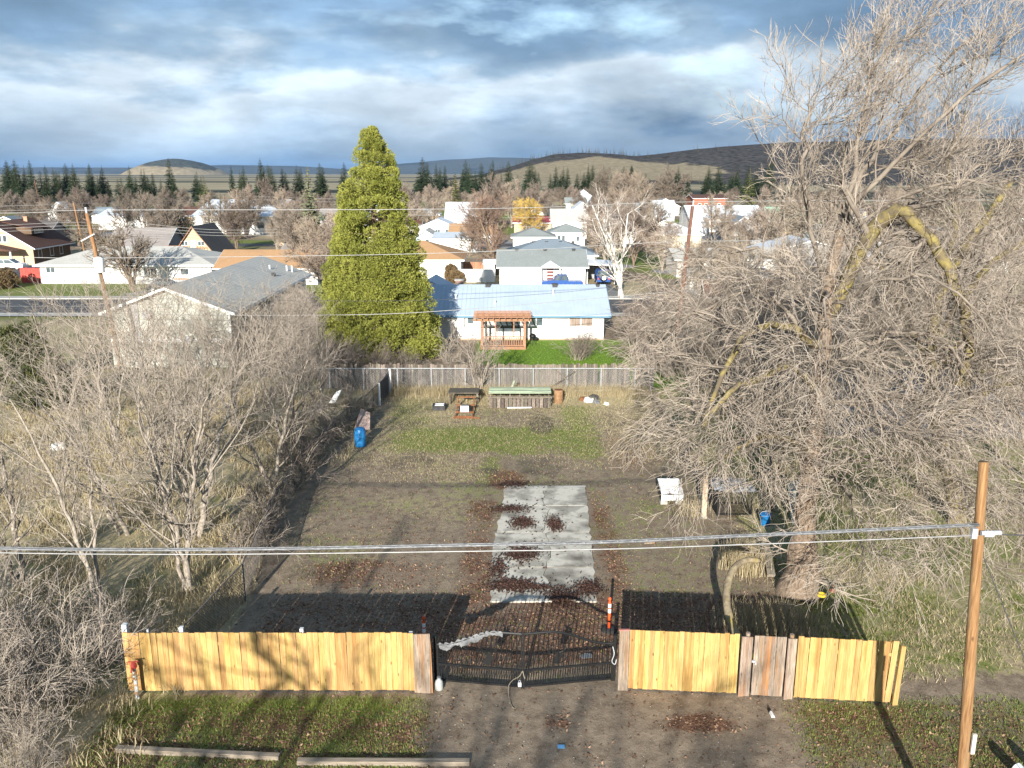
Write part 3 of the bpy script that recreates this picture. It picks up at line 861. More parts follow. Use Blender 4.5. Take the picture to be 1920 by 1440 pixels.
def house(name, label, x0, x1, y0, y1, ze, zr, roof, wm, rm, tm=None, ov=0.4, cat='house', win=(), doors=(), vents=(), chimney=None, group=None, seams=0, fascia=True):
    tm = tm or M_WHITE
    t = thing(name, label, cat, ((x0 + x1) / 2, (y0 + y1) / 2, 0), group)
    mb = MB(); mb.box(x0, x1, y0, y1, -0.05, ze)
    xm, ym = (x0 + x1) / 2, (y0 + y1) / 2
    if roof == 'gx':
        mb.prism([(y0, ze), (y1, ze), (ym, zr)], x0, x1, 'x')
    elif roof == 'gy':
        mb.prism([(x0, ze), (x1, ze), (xm, zr)], y0, y1, 'y')
    mb.build('wall', wm, t)
    th = 0.13
    rb = MB(); fb = MB()
    if roof in ('gx', 'gy'):
        half = (y1 - y0) / 2 if roof == 'gx' else (x1 - x0) / 2
        sl = (zr - ze) / half
        e = ov
        zo = ze - sl * e
        for s in (-1, 1):
            poly2 = [(0, zr + 0.02), (s * (half + e), zo + 0.02), (s * (half + e), zo + th + 0.02), (0, zr + th + 0.02)]
            if roof == 'gx':
                rb.prism([(ym + a, z) for a, z in poly2], x0 - e, x1 + e, 'x')
            else:
                rb.prism([(xm + a, z) for a, z in poly2], y0 - e, y1 + e, 'y')
        if fascia:
            d = 0.16
            if roof == 'gx':
                for yy in (y0 - e - 0.034, y1 + e + 0.004):
                    fb.box(x0 - e, x1 + e, yy, yy + 0.03, zo - d + 0.1, zo + 0.1)
                for xx in (x0 - e - 0.034, x1 + e + 0.004):
                    for s in (-1, 1):
                        fb.prism([(ym, zr + 0.13), (ym + s * (half + e), zo + 0.13), (ym + s * (half + e), zo - 0.06), (ym, zr - 0.06)], xx, xx + 0.03, 'x')
            else:
                for xx in (x0 - e - 0.034, x1 + e + 0.004):
                    fb.box(xx, xx + 0.03, y0 - e, y1 + e, zo - d + 0.1, zo + 0.1)
                for yy in (y0 - e - 0.034, y1 + e + 0.004):
                    for s in (-1, 1):
                        fb.prism([(xm, zr + 0.13), (xm + s * (half + e), zo + 0.13), (xm + s * (half + e), zo - 0.06), (xm, zr - 0.06)], yy, yy + 0.03, 'y')
    elif roof == 'hip':
        e = ov; w2 = min(x1 - x0, y1 - y0) / 2
        A = [(x0 - e, y0 - e, ze), (x1 + e, y0 - e, ze), (x1 + e, y1 + e, ze), (x0 - e, y1 + e, ze)]
        if x1 - x0 >= y1 - y0:
            r0, r1 = (x0 + w2, ym, zr), (x1 - w2, ym, zr)
            up = A + [r0, r1]; fs = [(0, 1, 5, 4), (1, 2, 5), (2, 3, 4, 5), (3, 0, 4)]
        else:
            r0, r1 = (xm, y0 + w2, zr), (xm, y1 - w2, zr)
            up = A + [r0, r1]; fs = [(0, 1, 4), (1, 2, 5, 4), (2, 3, 5), (3, 0, 4, 5)]
        n = 6
        rb.add([(p[0], p[1], p[2] + 0.14) for p in up] + [(p[0], p[1], p[2] + 0.01) for p in up],
               fs + [tuple(n + i for i in f[::-1]) for f in fs] + [(0, n, n + 1, 1), (1, n + 1, n + 2, 2), (2, n + 2, n + 3, 3), (3, n + 3, n, 0)])
        if fascia:
            fb.box(x0 - e - .01, x1 + e + .01, y0 - e - 0.035, y0 - e - .005, ze - 0.10, ze + 0.12)
            fb.box(x1 + e + .005, x1 + e + 0.035, y0 - e, y1 + e, ze - 0.10, ze + 0.12)
            fb.box(x0 - e - 0.035, x0 - e - .005, y0 - e, y1 + e, ze - 0.10, ze + 0.12)
    else:   # flat / mono pitch rising to the back
        rb.prism([(y0 - ov, ze), (y1 + ov, zr), (y1 + ov, zr + th), (y0 - ov, ze + th)], x0 - ov, x1 + ov, 'x')
        if fascia: fb.box(x0 - ov, x1 + ov, y0 - ov - 0.034, y0 - ov - 0.004, ze - 0.1, ze + 0.12)
    ro = rb.build('roof', rm, t)
    if fascia and fb.V: fb.build('fascia', tm, t)
    if seams and roof == 'gx':                 # standing seams of a metal roof
        sb = MB(); half = (y1 - y0) / 2; sl = (zr - ze) / half
        nx = int((x1 - x0 + 2 * ov) / seams)
        for k in range(nx + 1):
            xx = x0 - ov + k * seams
            for s in (-1, 1):
                a = Vector((xx, ym, zr + th + 0.035)); b = Vector((xx, ym + s * (half + ov), ze - sl * ov + th + 0.035))
                sb.beam(a, b, 0.04, 0.04)
        setp(sb.build('seams', rm, ro), kind='stuff')
    for (vx, vy, hgt, w) in vents:
        if roof == 'gx':
            zz = zr - abs(vy - ym) / ((y1 - y0) / 2) * (zr - ze) + th
        elif roof == 'gy':
            zz = zr - abs(vx - xm) / ((x1 - x0) / 2) * (zr - ze) + th
        else:
            zz = ze + (zr - ze) * 0.8
        mb = MB(); mb.box(vx - w / 2, vx + w / 2, vy - w / 2, vy + w / 2, zz - 0.15, zz + hgt); mb.box(vx - w * .62, vx + w * .62, vy - w * .62, vy + w * .62, zz + hgt, zz + hgt + 0.04)
        mb.build('roof_vent', M_VENT if w > 0.2 else M_GALV, ro)
    if chimney:
        cx, cy, cz = chimney
        mb = MB(); mb.box(cx - .3, cx + .3, cy - .3, cy + .3, ze, cz); mb.box(cx - .36, cx + .36, cy - .36, cy + .36, cz, cz + 0.1)
        mb.build('chimney', pm('chimney_brick', (0.35, 0.20, 0.12), (0.45, 0.28, 0.18), scale=8, rough=0.9), ro)
    b = (x0, x1, y0, y1)
    for w in win:
        opening(t, w[0], b, *w[1:5], **(w[5] if len(w) > 5 else {}))
    for w in doors:
        opening(t, w[0], b, *w[1:5], kind='door', **(w[5] if len(w) > 5 else {}))
    return t


# ---- white bungalow with the blue metal roof right behind the lot
H1 = house('bungalow', 'long white bungalow with pale blue ribbed metal roof and a green back lawn', -11.5, 8.0, 73.4, 82.4, 2.35, 4.15, 'gx', W_WHITE, R_BLUE, pm('blue_trim', (0.13, 0.24, 0.34), scale=1, rough=0.6), ov=0.55,
           win=[('S', 6.0, 1.25, 2.0, 0.85, dict(split=2, glass=M_CURTAIN)), ('S', -0.35, 0.75, 2.1, 1.35, dict(split=1)), ('S', 2.1, 1.3, 1.1, 0.75, dict(split=2)), ('S', -3.6, 1.45, 0.5, 0.7)],
           vents=[(-2.2, 77.6, 0.22, 0.45), (3.9, 77.6, 0.22, 0.45), (8.0 - 0.2, 77.6, 0.15, 0.3), (3.7, 76.2, 0.5, 0.14), (-5.0, 75.4, 0.45, 0.14), (-1.5, 74.6, 0.35, 0.14)], seams=0.38)
mb2 = MB()
for s in (-1, 1):
    mb2.prism([(-7.4 + a, z) for a, z in ((0, 4.42), (s * 3.2, 2.62), (s * 3.2, 2.78), (0, 4.58))], 78.0, 83.6, 'y')
mb2.build('gable_roof', R_BLUE, H1)
mb = MB(); mb.box(-4.75, -4.15, 73.08, 73.37, 1.25, 2.0); mb.build('air_conditioner', pm('ivory_plastic', (0.55, 0.53, 0.46), scale=4, rough=0.6), H1)
mb = MB(); mb.box(-11.5, 8.03, 73.36, 73.38, -0.05, 0.16); mb.build('foundation', pm('tan_foundation', (0.36, 0.27, 0.2), scale=3, rough=0.9), H1)

# ---- pale two-storey neighbour with the long low roof
H2 = house('apartment_house', 'pale green-grey sided house with a long shingle roof and white eaves beside the leaning pole', -29.9, -20.9, 62.6, 86.5, 4.25, 5.95, 'gy', W_GREY, R_GREEN, ov=0.5,
           win=[('S', -21.45, 0.95, 0.55, 0.9), ('E', 68, 2.6, 1.4, 1.0), ('E', 76, 2.6, 1.4, 1.0)],
           vents=[(-19.9 - 2.2, 84.0, 0.5, 0.12), (-21.7, 84.4, 0.6, 0.12), (-23.2, 82.0, 0.35, 0.12), (-22.2, 79.5, 0.25, 0.3)])
mb = MB()
z = 0.2
while z < 5.6:                                      # lap siding on the street-side gable
    hw = 4.5 if z + 0.3 < 4.2 else max(0.2, 4.5 * (5.85 - z - 0.3) / 1.7)
    mb.prism([(-25.4 - hw, z), (-25.4 + hw, z), (-25.4 + hw, z + 0.02), (-25.4 - hw, z + 0.02)], 62.555, 62.598, 'y')
    z += 0.31
setp(mb.build('siding_laps', W_GREY, H2), kind='stuff')
mb = MB(); mb.box(-29.9, -20.9, 62.53, 62.597, 1.95, 2.2); mb.box(-21.02, -20.86, 62.53, 62.597, -0.05, 4.2); mb.build('trim', M_WHITE, H2)
mb = MB(); mb.box(-28.2, -27.65, 62.50, 62.597, 0.0, 4.85); mb.build('flue_panel', W_MIDGREY, H2)
def dish(par, c, r=0.35):
    mb = MB(); mb.lathe([(0.02, 0.0), (r * .6, 0.03), (r, 0.10), (r, 0.11), (r * .6, 0.045), (0.02, 0.015)], (0, 0, 0), 14)
    M = Matrix.Translation(c) @ Matrix.Rotation(R_(70), 4, 'X')
    mb.V = [tuple(M @ Vector(v)) for v in mb.V]
    mb.beam(Vector(c), Vector(c) + Vector((0, 0.25, -0.35)), 0.05, 0.05)
    mb.build('satellite_dish', pm('dish_grey', (0.30, 0.31, 0.32), scale=4, rough=0.5), par)
dish(H2, (-26.9, 62.25, 4.1)); dish(H2, (-24.0, 62.25, 2.2), 0.28)

# ---- white house with porch gable across the street
H3 = house('cottage', 'white cottage with grey-green roof, small porch gable and blue pickup parked in front', -1.6, 9.5, 110.6, 119.5, 2.45, 4.15, 'gx', W_WHITE, R_GREY, ov=0.4,
           win=[('S', 7.6, 0.7, 2.6, 1.2, dict(split=3, glass=pm('bright_pane', (0.55, 0.57, 0.55), (0.62, 0.63, 0.6), scale=2, rough=0.1))), ('S', -0.2, 1.2, 0.9, 0.7, dict(glass=MATS['bright_pane'])), ('S', 2.6, 1.2, 0.9, 0.7, dict(glass=MATS['bright_pane']))],
           doors=[('S', 4.95, 0.35, 0.85, 1.85, dict(glass=M_REDDOOR, split=1, out=0.0))], vents=[(0.6, 114.7, 0.2, 0.4), (4.4, 114.7, 0.2, 0.4), (8.2, 114.7, 0.2, 0.4)])
mb = MB()
mb.prism([(3.6, 2.4), (6.3, 2.4), (4.95, 3.25)], 109.2, 110.58, 'y'); mb.build('porch_gable', M_WHITE, H3)
for px in (3.75, 6.15):
    mb = MB(); mb.box(px - .06, px + .06, 109.3, 109.42, 0, 2.4); mb.build('porch_post', M_WHITE, H3)
mb = MB()
for k in range(4): mb.box(4.56, 5.34, 110.55, 110.575, 0.62 + k * 0.42, 0.72 + k * 0.42)
mb.build('door_louvre', M_WHITE, H3)
# carport and blue-grey house behind it
H4 = house('house', 'slate-blue roofed white house standing behind the white cottage', -0.5, 12.2, 125.8, 136, 2.4, 4.35, 'hip', W_WHITE, R_SLATE, ov=0.45, win=[('E', 130, 1, 1.2, 1)], vents=[(3.2, 130, 0.2, .4), (5.2, 130, 0.2, .4), (7.3, 130, .2, .4), (9.2, 130, .2, .4)])
CP = thing('carport', 'white open carport beside the cottage with a jeep under it', 'carport', (11.7, 115, 0))
mb = MB(); mb.prism([(9.75, 2.5), (13.6, 2.3), (13.75, 2.0), (13.75, 2.15), (13.6, 2.5), (9.75, 2.7)], 112.2, 118.5, 'y'); mb.build('roof', M_WHITE, CP)
for px, py in ((9.9, 112.4), (13.5, 112.4), (13.5, 118.2)):
    mb = MB(); mb.box(px - .06, px + .06, py - .06, py + .06, 0, 2.4); mb.build('post', M_WHITE, CP)
mb = MB(); mb.box(9.9, 13.5, 118.1, 118.2, 0, 2.2); mb.build('back_panel', W_MIDGREY, CP)

# ---- white house with orange-tan hip roof beside the conifer
H5 = house('house', 'white house with orange-tan hip roof beside the big conifer', -18.5, -7.0, 117.2, 128, 2.6, 4.75, 'hip', W_WHITE, R_ORANGE, ov=0.5, win=[('S', -9.6, 1.05, 2.2, 1.2, dict(split=4, glass=MATS['bright_pane'])), ('E', 121, 1.1, .9, 1.1), ('E', 125, 1.1, .9, 1.1)])
# ---- long white house with hip roof on the left, across the street
H6 = house('house', 'long white house with wide grey-green hip roof behind the bare street tree', -62.0, -39.5, 112.4, 124, 2.4, 4.3, 'hip', W_WHITE, R_GREEN, ov=0.6,
           win=[('S', -60.6, 1.5, 1.1, 0.6, dict(split=2)), ('S', -52.0, 0.9, 1.8, 1.2, dict(split=3, glass=MATS['bright_pane'])), ('S', -47.5, 0.9, 1.6, 1.2, dict(split=2)), ('S', -43, 1.2, 1.0, .8), ('E', 116, 1.0, 1.0, 1.2), ('E', 120, 1.0, 1.0, 1.2)])
mb = MB(); mb.box(-62.02, -39.48, 112.36, 112.385, 0, 0.55); mb.build('foundation', pm('block_foundation', (0.42, 0.43, 0.44), scale=2, rough=0.9), H6)
mb = MB(); mb.box(-44.5, -39.5, 112.34, 112.39, 0.55, 0.75); mb.build('planter', pm('orange_brick', (0.42, 0.19, 0.1), scale=4, rough=0.9), H6)
# ---- brown bungalow with dormer at the far left
H7 = house('house', 'brown shingled bungalow with tan gables, white barge boards and a dormer', -88.0, -76.0, 136.5, 148, 2.9, 6.6, 'gy', W_TAN, R_BROWN, ov=0.7, chimney=(-80.6, 144, 7.1),
           win=[('S', -81.0, 3.6, 0.55, 1.0), ('S', -80.2, 3.6, 0.55, 1.0), ('E', 138.4, 1.0, 0.9, 1.2), ('E', 142.0, 1.0, 1.0, 1.4), ('E', 145, 1.0, 0.9, 1.2)])
mb = MB(); mb.box(-75.99, -75.95, 136.5, 148, 0, 2.7); mb.build('brown_wall', W_BROWN, H7)
mb = MB(); mb.prism([(139.3, 4.6), (143.6, 4.6), (143.6, 5.7), (139.3, 5.7)], -79.8, -77.4, 'x'); dm = mb.build('dormer', W_BROWN, H7)
mb = MB(); mb.add([(-82.2, 138.8, 6.75), (-82.2, 144.1, 6.75), (-76.9, 144.1, 5.6), (-76.9, 138.8, 5.6)] + [(-82.2, 138.8, 6.6), (-82.2, 144.1, 6.6), (-76.9, 144.1, 5.45), (-76.9, 138.8, 5.45)], [(0, 3, 2, 1), (4, 5, 6, 7), (0, 4, 7, 3), (3, 7, 6, 2), (2, 6, 5, 1)]); mb.build('dormer_roof', R_BROWN, dm)
opening(dm, 'E', (-79.8, -77.38, 139.3, 143.6), 141.4, 4.75, 2.4, 0.75, split=2)
mb = MB(); mb.prism([(-92, 2.4), (-77.2, 2.4), (-84.6, 4.0)], 133.2, 136.3, 'y'); pr = mb.build('porch_roof', R_BROWN, H7)
for px in (-78.0, -83, -88):
    mb = MB(); mb.box(px - .12, px + .12, 133.6, 133.84, 0, 2.4); mb.build('porch_post', M_WHITE, H7)
# ---- tan A-frame chalet
H8 = house('chalet', 'tan A-frame chalet with steep dark roof and red balcony railing', -55.9, -48.9, 142.0, 152, 1.0, 5.6, 'gy', W_TAN, R_DARK, M_REDWOOD, ov=0.45,
           win=[('S', -53.9, 2.6, 1.0, 0.6, dict(split=2)), ('S', -51.2, 2.6, 1.0, 0.6, dict(split=2))], doors=[('S', -52.5, 1.75, 0.7, 1.5, dict(glass=M_WHITE))])
mb = MB(); mb.box(-56.6, -50.4, 140.6, 141.98, 1.55, 1.7); dk = mb.build('balcony', M_REDWOOD, H8)
for k in range(15):
    x = -56.5 + k * 0.43
    mb = MB(); mb.box(x - .04, x + .04, 140.62, 140.70, 1.7, 2.55); mb.build('baluster', M_REDWOOD, dk)
mb = MB(); mb.box(-56.6, -50.4, 140.6, 140.72, 2.55, 2.65); mb.build('handrail', M_REDWOOD, dk)
for x in (-56.4, -53.5, -50.6):
    mb = MB(); mb.box(x - .08, x + .08, 140.65, 140.81, 0, 1.55); mb.build('post', M_REDWOOD, dk)
# ---- the rest of the town
TOWN = [
    ('house', 'house with plain taupe gable roof left of the A-frame chalet', -67, -57.5, 143, 152, 2.4, 5.0, 'gx', W_MIDGREY, R_TAUPE, {}),
    ('house', 'low house with weathered orange shingle roof behind the long grey roof', -38.5, -25.4, 111.5, 121, 2.2, 4.0, 'gx', W_WHITE, R_ORANGE, {}),
    ('outbuilding', 'low outbuilding with pale tan ridge behind the orange roof', -35, -26, 131, 137, 2.3, 3.4, 'gx', W_TAN, R_TAUPE, {}),
    ('warehouse', 'large white metal warehouse beyond the bare poplars', -75.5, -56, 205, 235, 4.2, 7.6, 'gx', W_WHITE, R_WHITE, dict(win=[('S', -59.5, 1.5, 1.6, 1.4)])),
    ('shed', 'white lean-to annexe at the warehouse end', -56, -52.6, 207, 216, 3.2, 3.9, 'mono', W_BLUE, R_WHITE, {}),
    ('hall', 'flat white roofed hall left of the warehouse', -106, -93, 222, 236, 3.4, 4.9, 'gx', W_WHITE, R_WHITE, {}),
    ('house', 'small white house with blue-grey roof near the conifer row', -121, -112, 250, 259, 2.6, 4.4, 'gx', W_WHITE, R_SLATE, {}),
    ('house', 'white gabled house half hidden by brown trees beside the conifer row', -140, -133, 262, 270, 3.0, 5.6, 'gy', W_WHITE, R_WHITE, {}),
    ('house', 'open gabled white porch roof among tan shrubs', -34, -27, 171, 178, 2.3, 3.7, 'gy', W_WHITE, R_WHITE, {}),
    ('garage', 'pale blue garage beside the conifer', -18.4, -14.3, 163, 171, 2.4, 3.6, 'gy', W_BLUE, R_GREEN, dict(win=[('S', -16, 0.6, 0.6, 1.4)])),
    ('house', 'low house with flat pale grey roof behind the tan roof', -14.4, -6.0, 158, 165, 2.4, 3.1, 'mono', W_WHITE, R_WHITE, {}),
    ('house', 'white house with tan shallow gable roof behind the pale flat roof', -12.2, -3.2, 170, 178, 2.5, 4.2, 'gx', W_WHITE, R_ORANGE, {}),
    ('house', 'white bungalow with broad porch and tall windows', -20.4, -12.4, 191, 200, 2.6, 4.2, 'gy', W_WHITE, R_WHITE, dict(win=[('S', -18.6, 0.9, 1.3, 1.1, dict(split=2)), ('S', -16.4, 0.9, 1.0, 1.1, dict(split=2)), ('S', -14.2, 0.9, 1.0, 1.1)])),
    ('chapel', 'steep white gable with pale grey roof behind the porch bungalow', -15.6, -8.6, 204, 218, 3.2, 7.2, 'gx', W_WHITE, R_WHITE, {}),
    ('house', 'grey-roofed house with dark windows behind the bare shade tree', 0.2, 8.0, 162, 170, 2.4, 3.9, 'hip', W_WHITE, R_GREY, dict(win=[('E', 166, 1, 1.2, 1), ('S', 6.4, .9, .8, 1.1)])),
    ('house', 'small white hip-roofed house with two narrow windows', 7.6, 14.6, 173, 181, 2.5, 4.0, 'hip', W_WHITE, R_GREY, dict(win=[('S', 9.4, .9, .6, 1.1), ('S', 10.3, .9, .6, 1.1), ('S', 13.2, .9, .5, .9)])),
    ('house', 'two-storey white house with grey-green roof and front dormer', 9.0, 16.6, 192, 201, 3.8, 6.2, 'gx', W_WHITE, R_GREEN, dict(win=[('S', 11.2, 1.0, .8, 1.2), ('S', 14.6, 1.0, .8, 1.2)])),
    ('house', 'tall white house with twin gables behind the dormer house', 13.2, 20.2, 206, 214, 4.6, 7.4, 'gy', W_WHITE, R_WHITE, dict(win=[('S', 16.7, 4.2, .8, 1)])),
    ('shop', 'low tan shop with a red fascia next to the yellow willow', 0.5, 9.5, 199, 208, 3.0, 4.0, 'mono', W_TAN, R_RED, {}),
    ('garage', 'small cream garage under grey hip roof', 16.2, 20.6, 160, 167, 2.5, 3.6, 'hip', W_CREAM, R_GREY, {}),
    ('house', 'pale low house with grey roof left of the birch', 17.0, 25.5, 178, 187, 2.5, 4.3, 'gx', W_WHITE, R_TAUPE, {}),
    ('house', 'white hipped-roof house standing alone near the dark treeline', 5.5, 13.5, 300, 309, 3.4, 5.8, 'hip', W_WHITE, R_SLATE, {}),
    ('house', 'light blue house on the hill foot among dark conifers', 31.5, 38.5, 425, 433, 3.2, 6.2, 'hip', W_BLUE, R_WHITE, {}),
    ('house', 'white cube house left of the pole transformer', 43, 49, 262, 270, 4.2, 6.0, 'gx', W_BLUE, R_WHITE, {}),
    ('brick_hall', 'red brick hall with a row of windows beyond the town', 58.5, 69, 281, 292, 6.2, 7.2, 'gx', W_BRICK, R_BROWN, dict(win=[('S', 60.5 + 2.1 * k, 3.4, .9, 1.2) for k in range(4)])),
    ('warehouse', 'long pale grey roofed warehouse in front of the brick hall', 44, 62, 214, 228, 3.4, 6.1, 'gx', W_WHITE, R_WHITE, {}),
    ('house', 'green-roofed house behind the leaning brown pole', 62, 72, 208, 218, 3.0, 6.0, 'gx', W_TAN, pm('green_metal_roof', (0.25, 0.38, 0.28), scale=1, rough=0.6), {}),
    ('house', 'long low white house with mossy roof right of the brown pole', 23, 37.5, 119.5, 128, 2.5, 3.6, 'gx', W_WHITE, R_GREEN, dict(win=[('S', 26, 1, 1.4, 1), ('S', 31, 1, 1.4, 1)])),
    ('house', 'house with pale grey metal roof seen through the thicket', 38, 51, 128, 138, 2.6, 4.4, 'gy', W_MIDGREY, R_WHITE, {}),
    ('house', 'white low house behind the arching willow limb', 47.5, 58, 120, 128, 2.6, 4.4, 'hip', W_WHITE, R_WHITE, {}),
    ('house', 'white house with dark roof right of the arching willow limb', 62, 72, 124, 133, 2.6, 4.6, 'gx', W_WHITE, R_DARK, {}),
    ('house', 'cream house behind the tallest part of the willow', 54, 63, 158, 167, 2.6, 4.8, 'gx', W_CREAM, R_GREY, {}),
    ('house', 'brick cottage with small white window in the thicket', 19.5, 28, 84.5, 86.8, 2.5, 3.6, 'gx', W_BRICK, R_BROWN, dict(win=[('S', 22.4, .9, 1.0, 1.2)])),
    ('garage', 'low white garage with flat roof behind the birch', 21, 31, 100.5, 106, 2.3, 2.6, 'mono', W_WHITE, R_GREEN, {}),
    ('shed', 'dark brown shed across the yard right of the birch', 33, 38, 101, 105, 2.3, 3.2, 'gx', W_BROWN, R_DARK, {}),
    ('house', 'tan house between the chalet and the warehouse', -47, -40, 172, 180, 2.5, 4.2, 'gx', W_TAN, R_TAUPE, {}),
    ('house', 'grey house behind the brown bungalow', -98, -89, 165, 174, 2.6, 5.0, 'gx', W_MIDGREY, R_DARK, {}),
]
for nm, lb, x0, x1, y0, y1, ze, zr, rf, wm, rm, kw in TOWN:
    house(nm, lb, x0, x1, y0, y1, ze, zr, rf, wm, rm, cat={'chapel': 'church', 'brick_hall': 'hall'}.get(nm, nm), **kw)

# smaller houses filling the blocks further out
WN = [('white', W_WHITE), ('cream', W_CREAM), ('tan', W_TAN), ('pale blue', W_BLUE), ('grey', W_MIDGREY)]
RN = [('grey', R_GREY), ('slate-blue', R_SLATE), ('brown', R_BROWN), ('pale metal', R_WHITE), ('taupe', R_TAUPE)]
FILL = [(-128, 182), (-112, 196), (-92, 252), (-70, 262), (-48, 238), (-36, 214), (-25, 196), (-24, 240), (-8, 246), (22, 232), (31, 204), (30, 160), (27, 222), (34, 250), (46, 176), (84, 196), (92, 228), (72, 168), (96, 160), (108, 190), (52, 300), (24, 330), (-40, 290), (-98, 300), (90, 132)]
for k, (x, y) in enumerate(FILL):
    rr = random.Random(k); (wn_, wm_), (rn_, rm_) = WN[k % 5], RN[(k // 5 + k) % 5]
    w, d = rr.uniform(7, 10), rr.uniform(7, 9)
    house('house', 'small %s house under %s roof among the trees of the far town' % (wn_, rn_), x - w / 2, x + w / 2, y - d / 2, y + d / 2, rr.uniform(2.4, 3.4), rr.uniform(4.4, 5.8), rr.choice(('gx', 'gy', 'hip')), wm_, rm_, win=[('S', x - w * .22, 1.0, 1.0, 1.1, dict(split=2)), ('S', x + w * .2, 1.0, .9, 1.1)])

# white water tank beside the dark pole
TK = thing('water_tank', 'white domed storage tank beside the brown utility pole', 'tank', (42.8, 196, 0))
mb = MB(); mb.lathe([(1.75, 0), (1.75, 3.6), (1.5, 4.1), (0.8, 4.5), (0.3, 4.62), (0.3, 5.3), (0.02, 5.4)], (42.8, 196, 0), 18); mb.build('shell', M_WHITE, TK, smooth=True)
for a in (0.4, 1.6, 2.8):
    mb = MB(); mb.beam((42.8 + 1.82 * math.cos(a + 3), 196 + 1.82 * math.sin(a + 3), 0), (42.8 + 1.82 * math.cos(a + 3), 196 + 1.82 * math.sin(a + 3), 3.6), .1, .1); mb.build('leg', M_GALV, TK)

# ---- pergola in the neighbour's garden
PG = thing('pergola', 'redwood pergola with slatted top and railing on the green lawn', 'pergola', (-0.75, 70.5, 0))
for px, py in ((-2.5, 69.4), (1.05, 69.4), (-2.5, 71.8), (1.05, 71.8)):
    mb = MB(); mb.box(px - .09, px + .09, py - .09, py + .09, 0, 2.45); mb.build('post', M_REDWOOD, PG)
for py in (69.25, 71.9):
    mb = MB(); mb.box(-3.2, 1.6, py - .03, py + .03, 2.36, 2.56); mb.build('beam', M_REDWOOD, PG)
for k in range(10):
    x = -2.95 + k * 0.48
    mb = MB(); mb.box(x - .025, x + .025, 68.75, 72.4, 2.57, 2.72); mb.build('rafter', M_REDWOOD, PG)
for k in range(9):
    y = 68.85 + k * 0.43
    mb = MB(); mb.box(-3.2, 1.6, y - .025, y + .025, 2.725, 2.77); mb.build('slat', M_REDWOOD, PG)
mb = MB(); mb.box(-2.4, 0.95, 69.36, 69.46, 1.0, 1.08); mb.build('top_rail', M_REDWOOD, PG)
mb = MB(); mb.box(-2.4, 0.95, 69.36, 69.46, 0.28, 0.36); mb.build('bottom_rail', M_REDWOOD, PG)
for k in range(18):
    x = -2.3 + k * 0.19
    mb = MB(); mb.box(x - .03, x + .03, 69.39, 69.43, 0.36, 1.0); mb.build('baluster', M_REDWOOD, PG)
mb = MB(); mb.box(-2.6, 1.15, 69.2, 72.0, 0.0, 0.24); mb.build('deck', M_REDWOOD, PG)
for px in (-1.35, 0.15):
    mb = MB(); mb.box(px - .05, px + .05, 69.36, 69.46, 1.08, 2.36); mb.build('mullion_post', M_REDWOOD, PG)
BB = thing('barbecue', 'black kettle barbecue right of the pergola', 'barbecue', (1.75, 71.2, 0))
mb = MB(); mb.lathe([(0.05, 0.55), (0.25, 0.62), (0.30, 0.75), (0.27, 0.88), (0.12, 0.98), (0.02, 1.0)], (1.75, 71.2, 0), 12); mb.build('kettle', M_BLACK, BB, smooth=True)
for a in (0.3, 2.4, 4.5):
    mb = MB(); mb.tube([(1.75 + .12 * math.cos(a), 71.2 + .12 * math.sin(a), .6), (1.75 + .3 * math.cos(a), 71.2 + .3 * math.sin(a), 0)], .02, 6); mb.build('leg', M_BLACK, BB)

# white board fence beside the cottage, red fence by the long house, brick pillar
WF = thing('board_fence', 'tall white panel fence between the orange-roofed house and the cottage', 'fence', (-4.6, 114, 0))
for x0, x1 in ((-6.9, -5.15), (-5.1, -4.05), (-4.0, -2.3)):
    mb = MB(); mb.box(x0, x1, 113.9, 113.96, 0.03, 1.75); mb.build('panel', M_WHITE, WF)
for x in (-6.95, -5.12, -4.02, -2.27):
    mb = MB(); mb.box(x - .05, x + .05, 113.97, 114.07, 0, 1.8); mb.build('post', M_GALV, WF)
RF = thing('board_fence', 'bright red board fence at the end of the long white house', 'fence', (-64.5, 114, 0))
for k in range(8):
    x = -65.0 + k * 0.345
    mb = MB(); mb.box(x, x + .33, 113.0, 113.05, 0.05, 2.0 + 0.02 * (k % 3)); mb.build('board', M_REDPANEL, RF)
mb = MB(); mb.box(-65.0, -62.25, 113.06, 113.12, 1.5, 1.62); mb.build('rail', M_REDPANEL, RF)
SH = house('garden_shed', 'small white garden shed behind the white panel fence', -3.9, -2.4, 118.6, 120.4, 2.0, 2.4, 'gx', W_WHITE, R_WHITE, ov=0.1, cat='shed', doors=[('S', -3.15, 0.1, 1.0, 1.7, dict(glass=M_WHITE))])
OF = thing('board_fence', 'orange-brown cedar fence in the yard behind the white panels', 'fence', (-5.4, 123, 0))
for k in range(22):
    x = -7.0 + k * 0.152
    mb = MB(); mb.box(x, x + .145, 123, 123.03, 0.03, 1.8); mb.build('board', M_REDWOOD, OF)
mb = MB(); mb.box(-7, -3.6, 123.04, 123.1, 1.3, 1.4); mb.build('rail', M_REDWOOD, OF)
BP = thing('brick_pillar', 'small brick pillar behind the blue roof ridge', 'pillar', (-6.4, 104, 0))
mb = MB(); mb.box(-6.9, -5.9, 103.6, 104.4, 0, 1.5); mb.build('shaft', pm('pinkish_brick', (0.30, 0.20, 0.17), (0.38, 0.27, 0.23), scale=8, rough=0.9), BP)
mb = MB(); mb.box(-7.0, -5.8, 103.5, 104.5, 1.5, 1.62); mb.build('cap', M_KERB, BP)


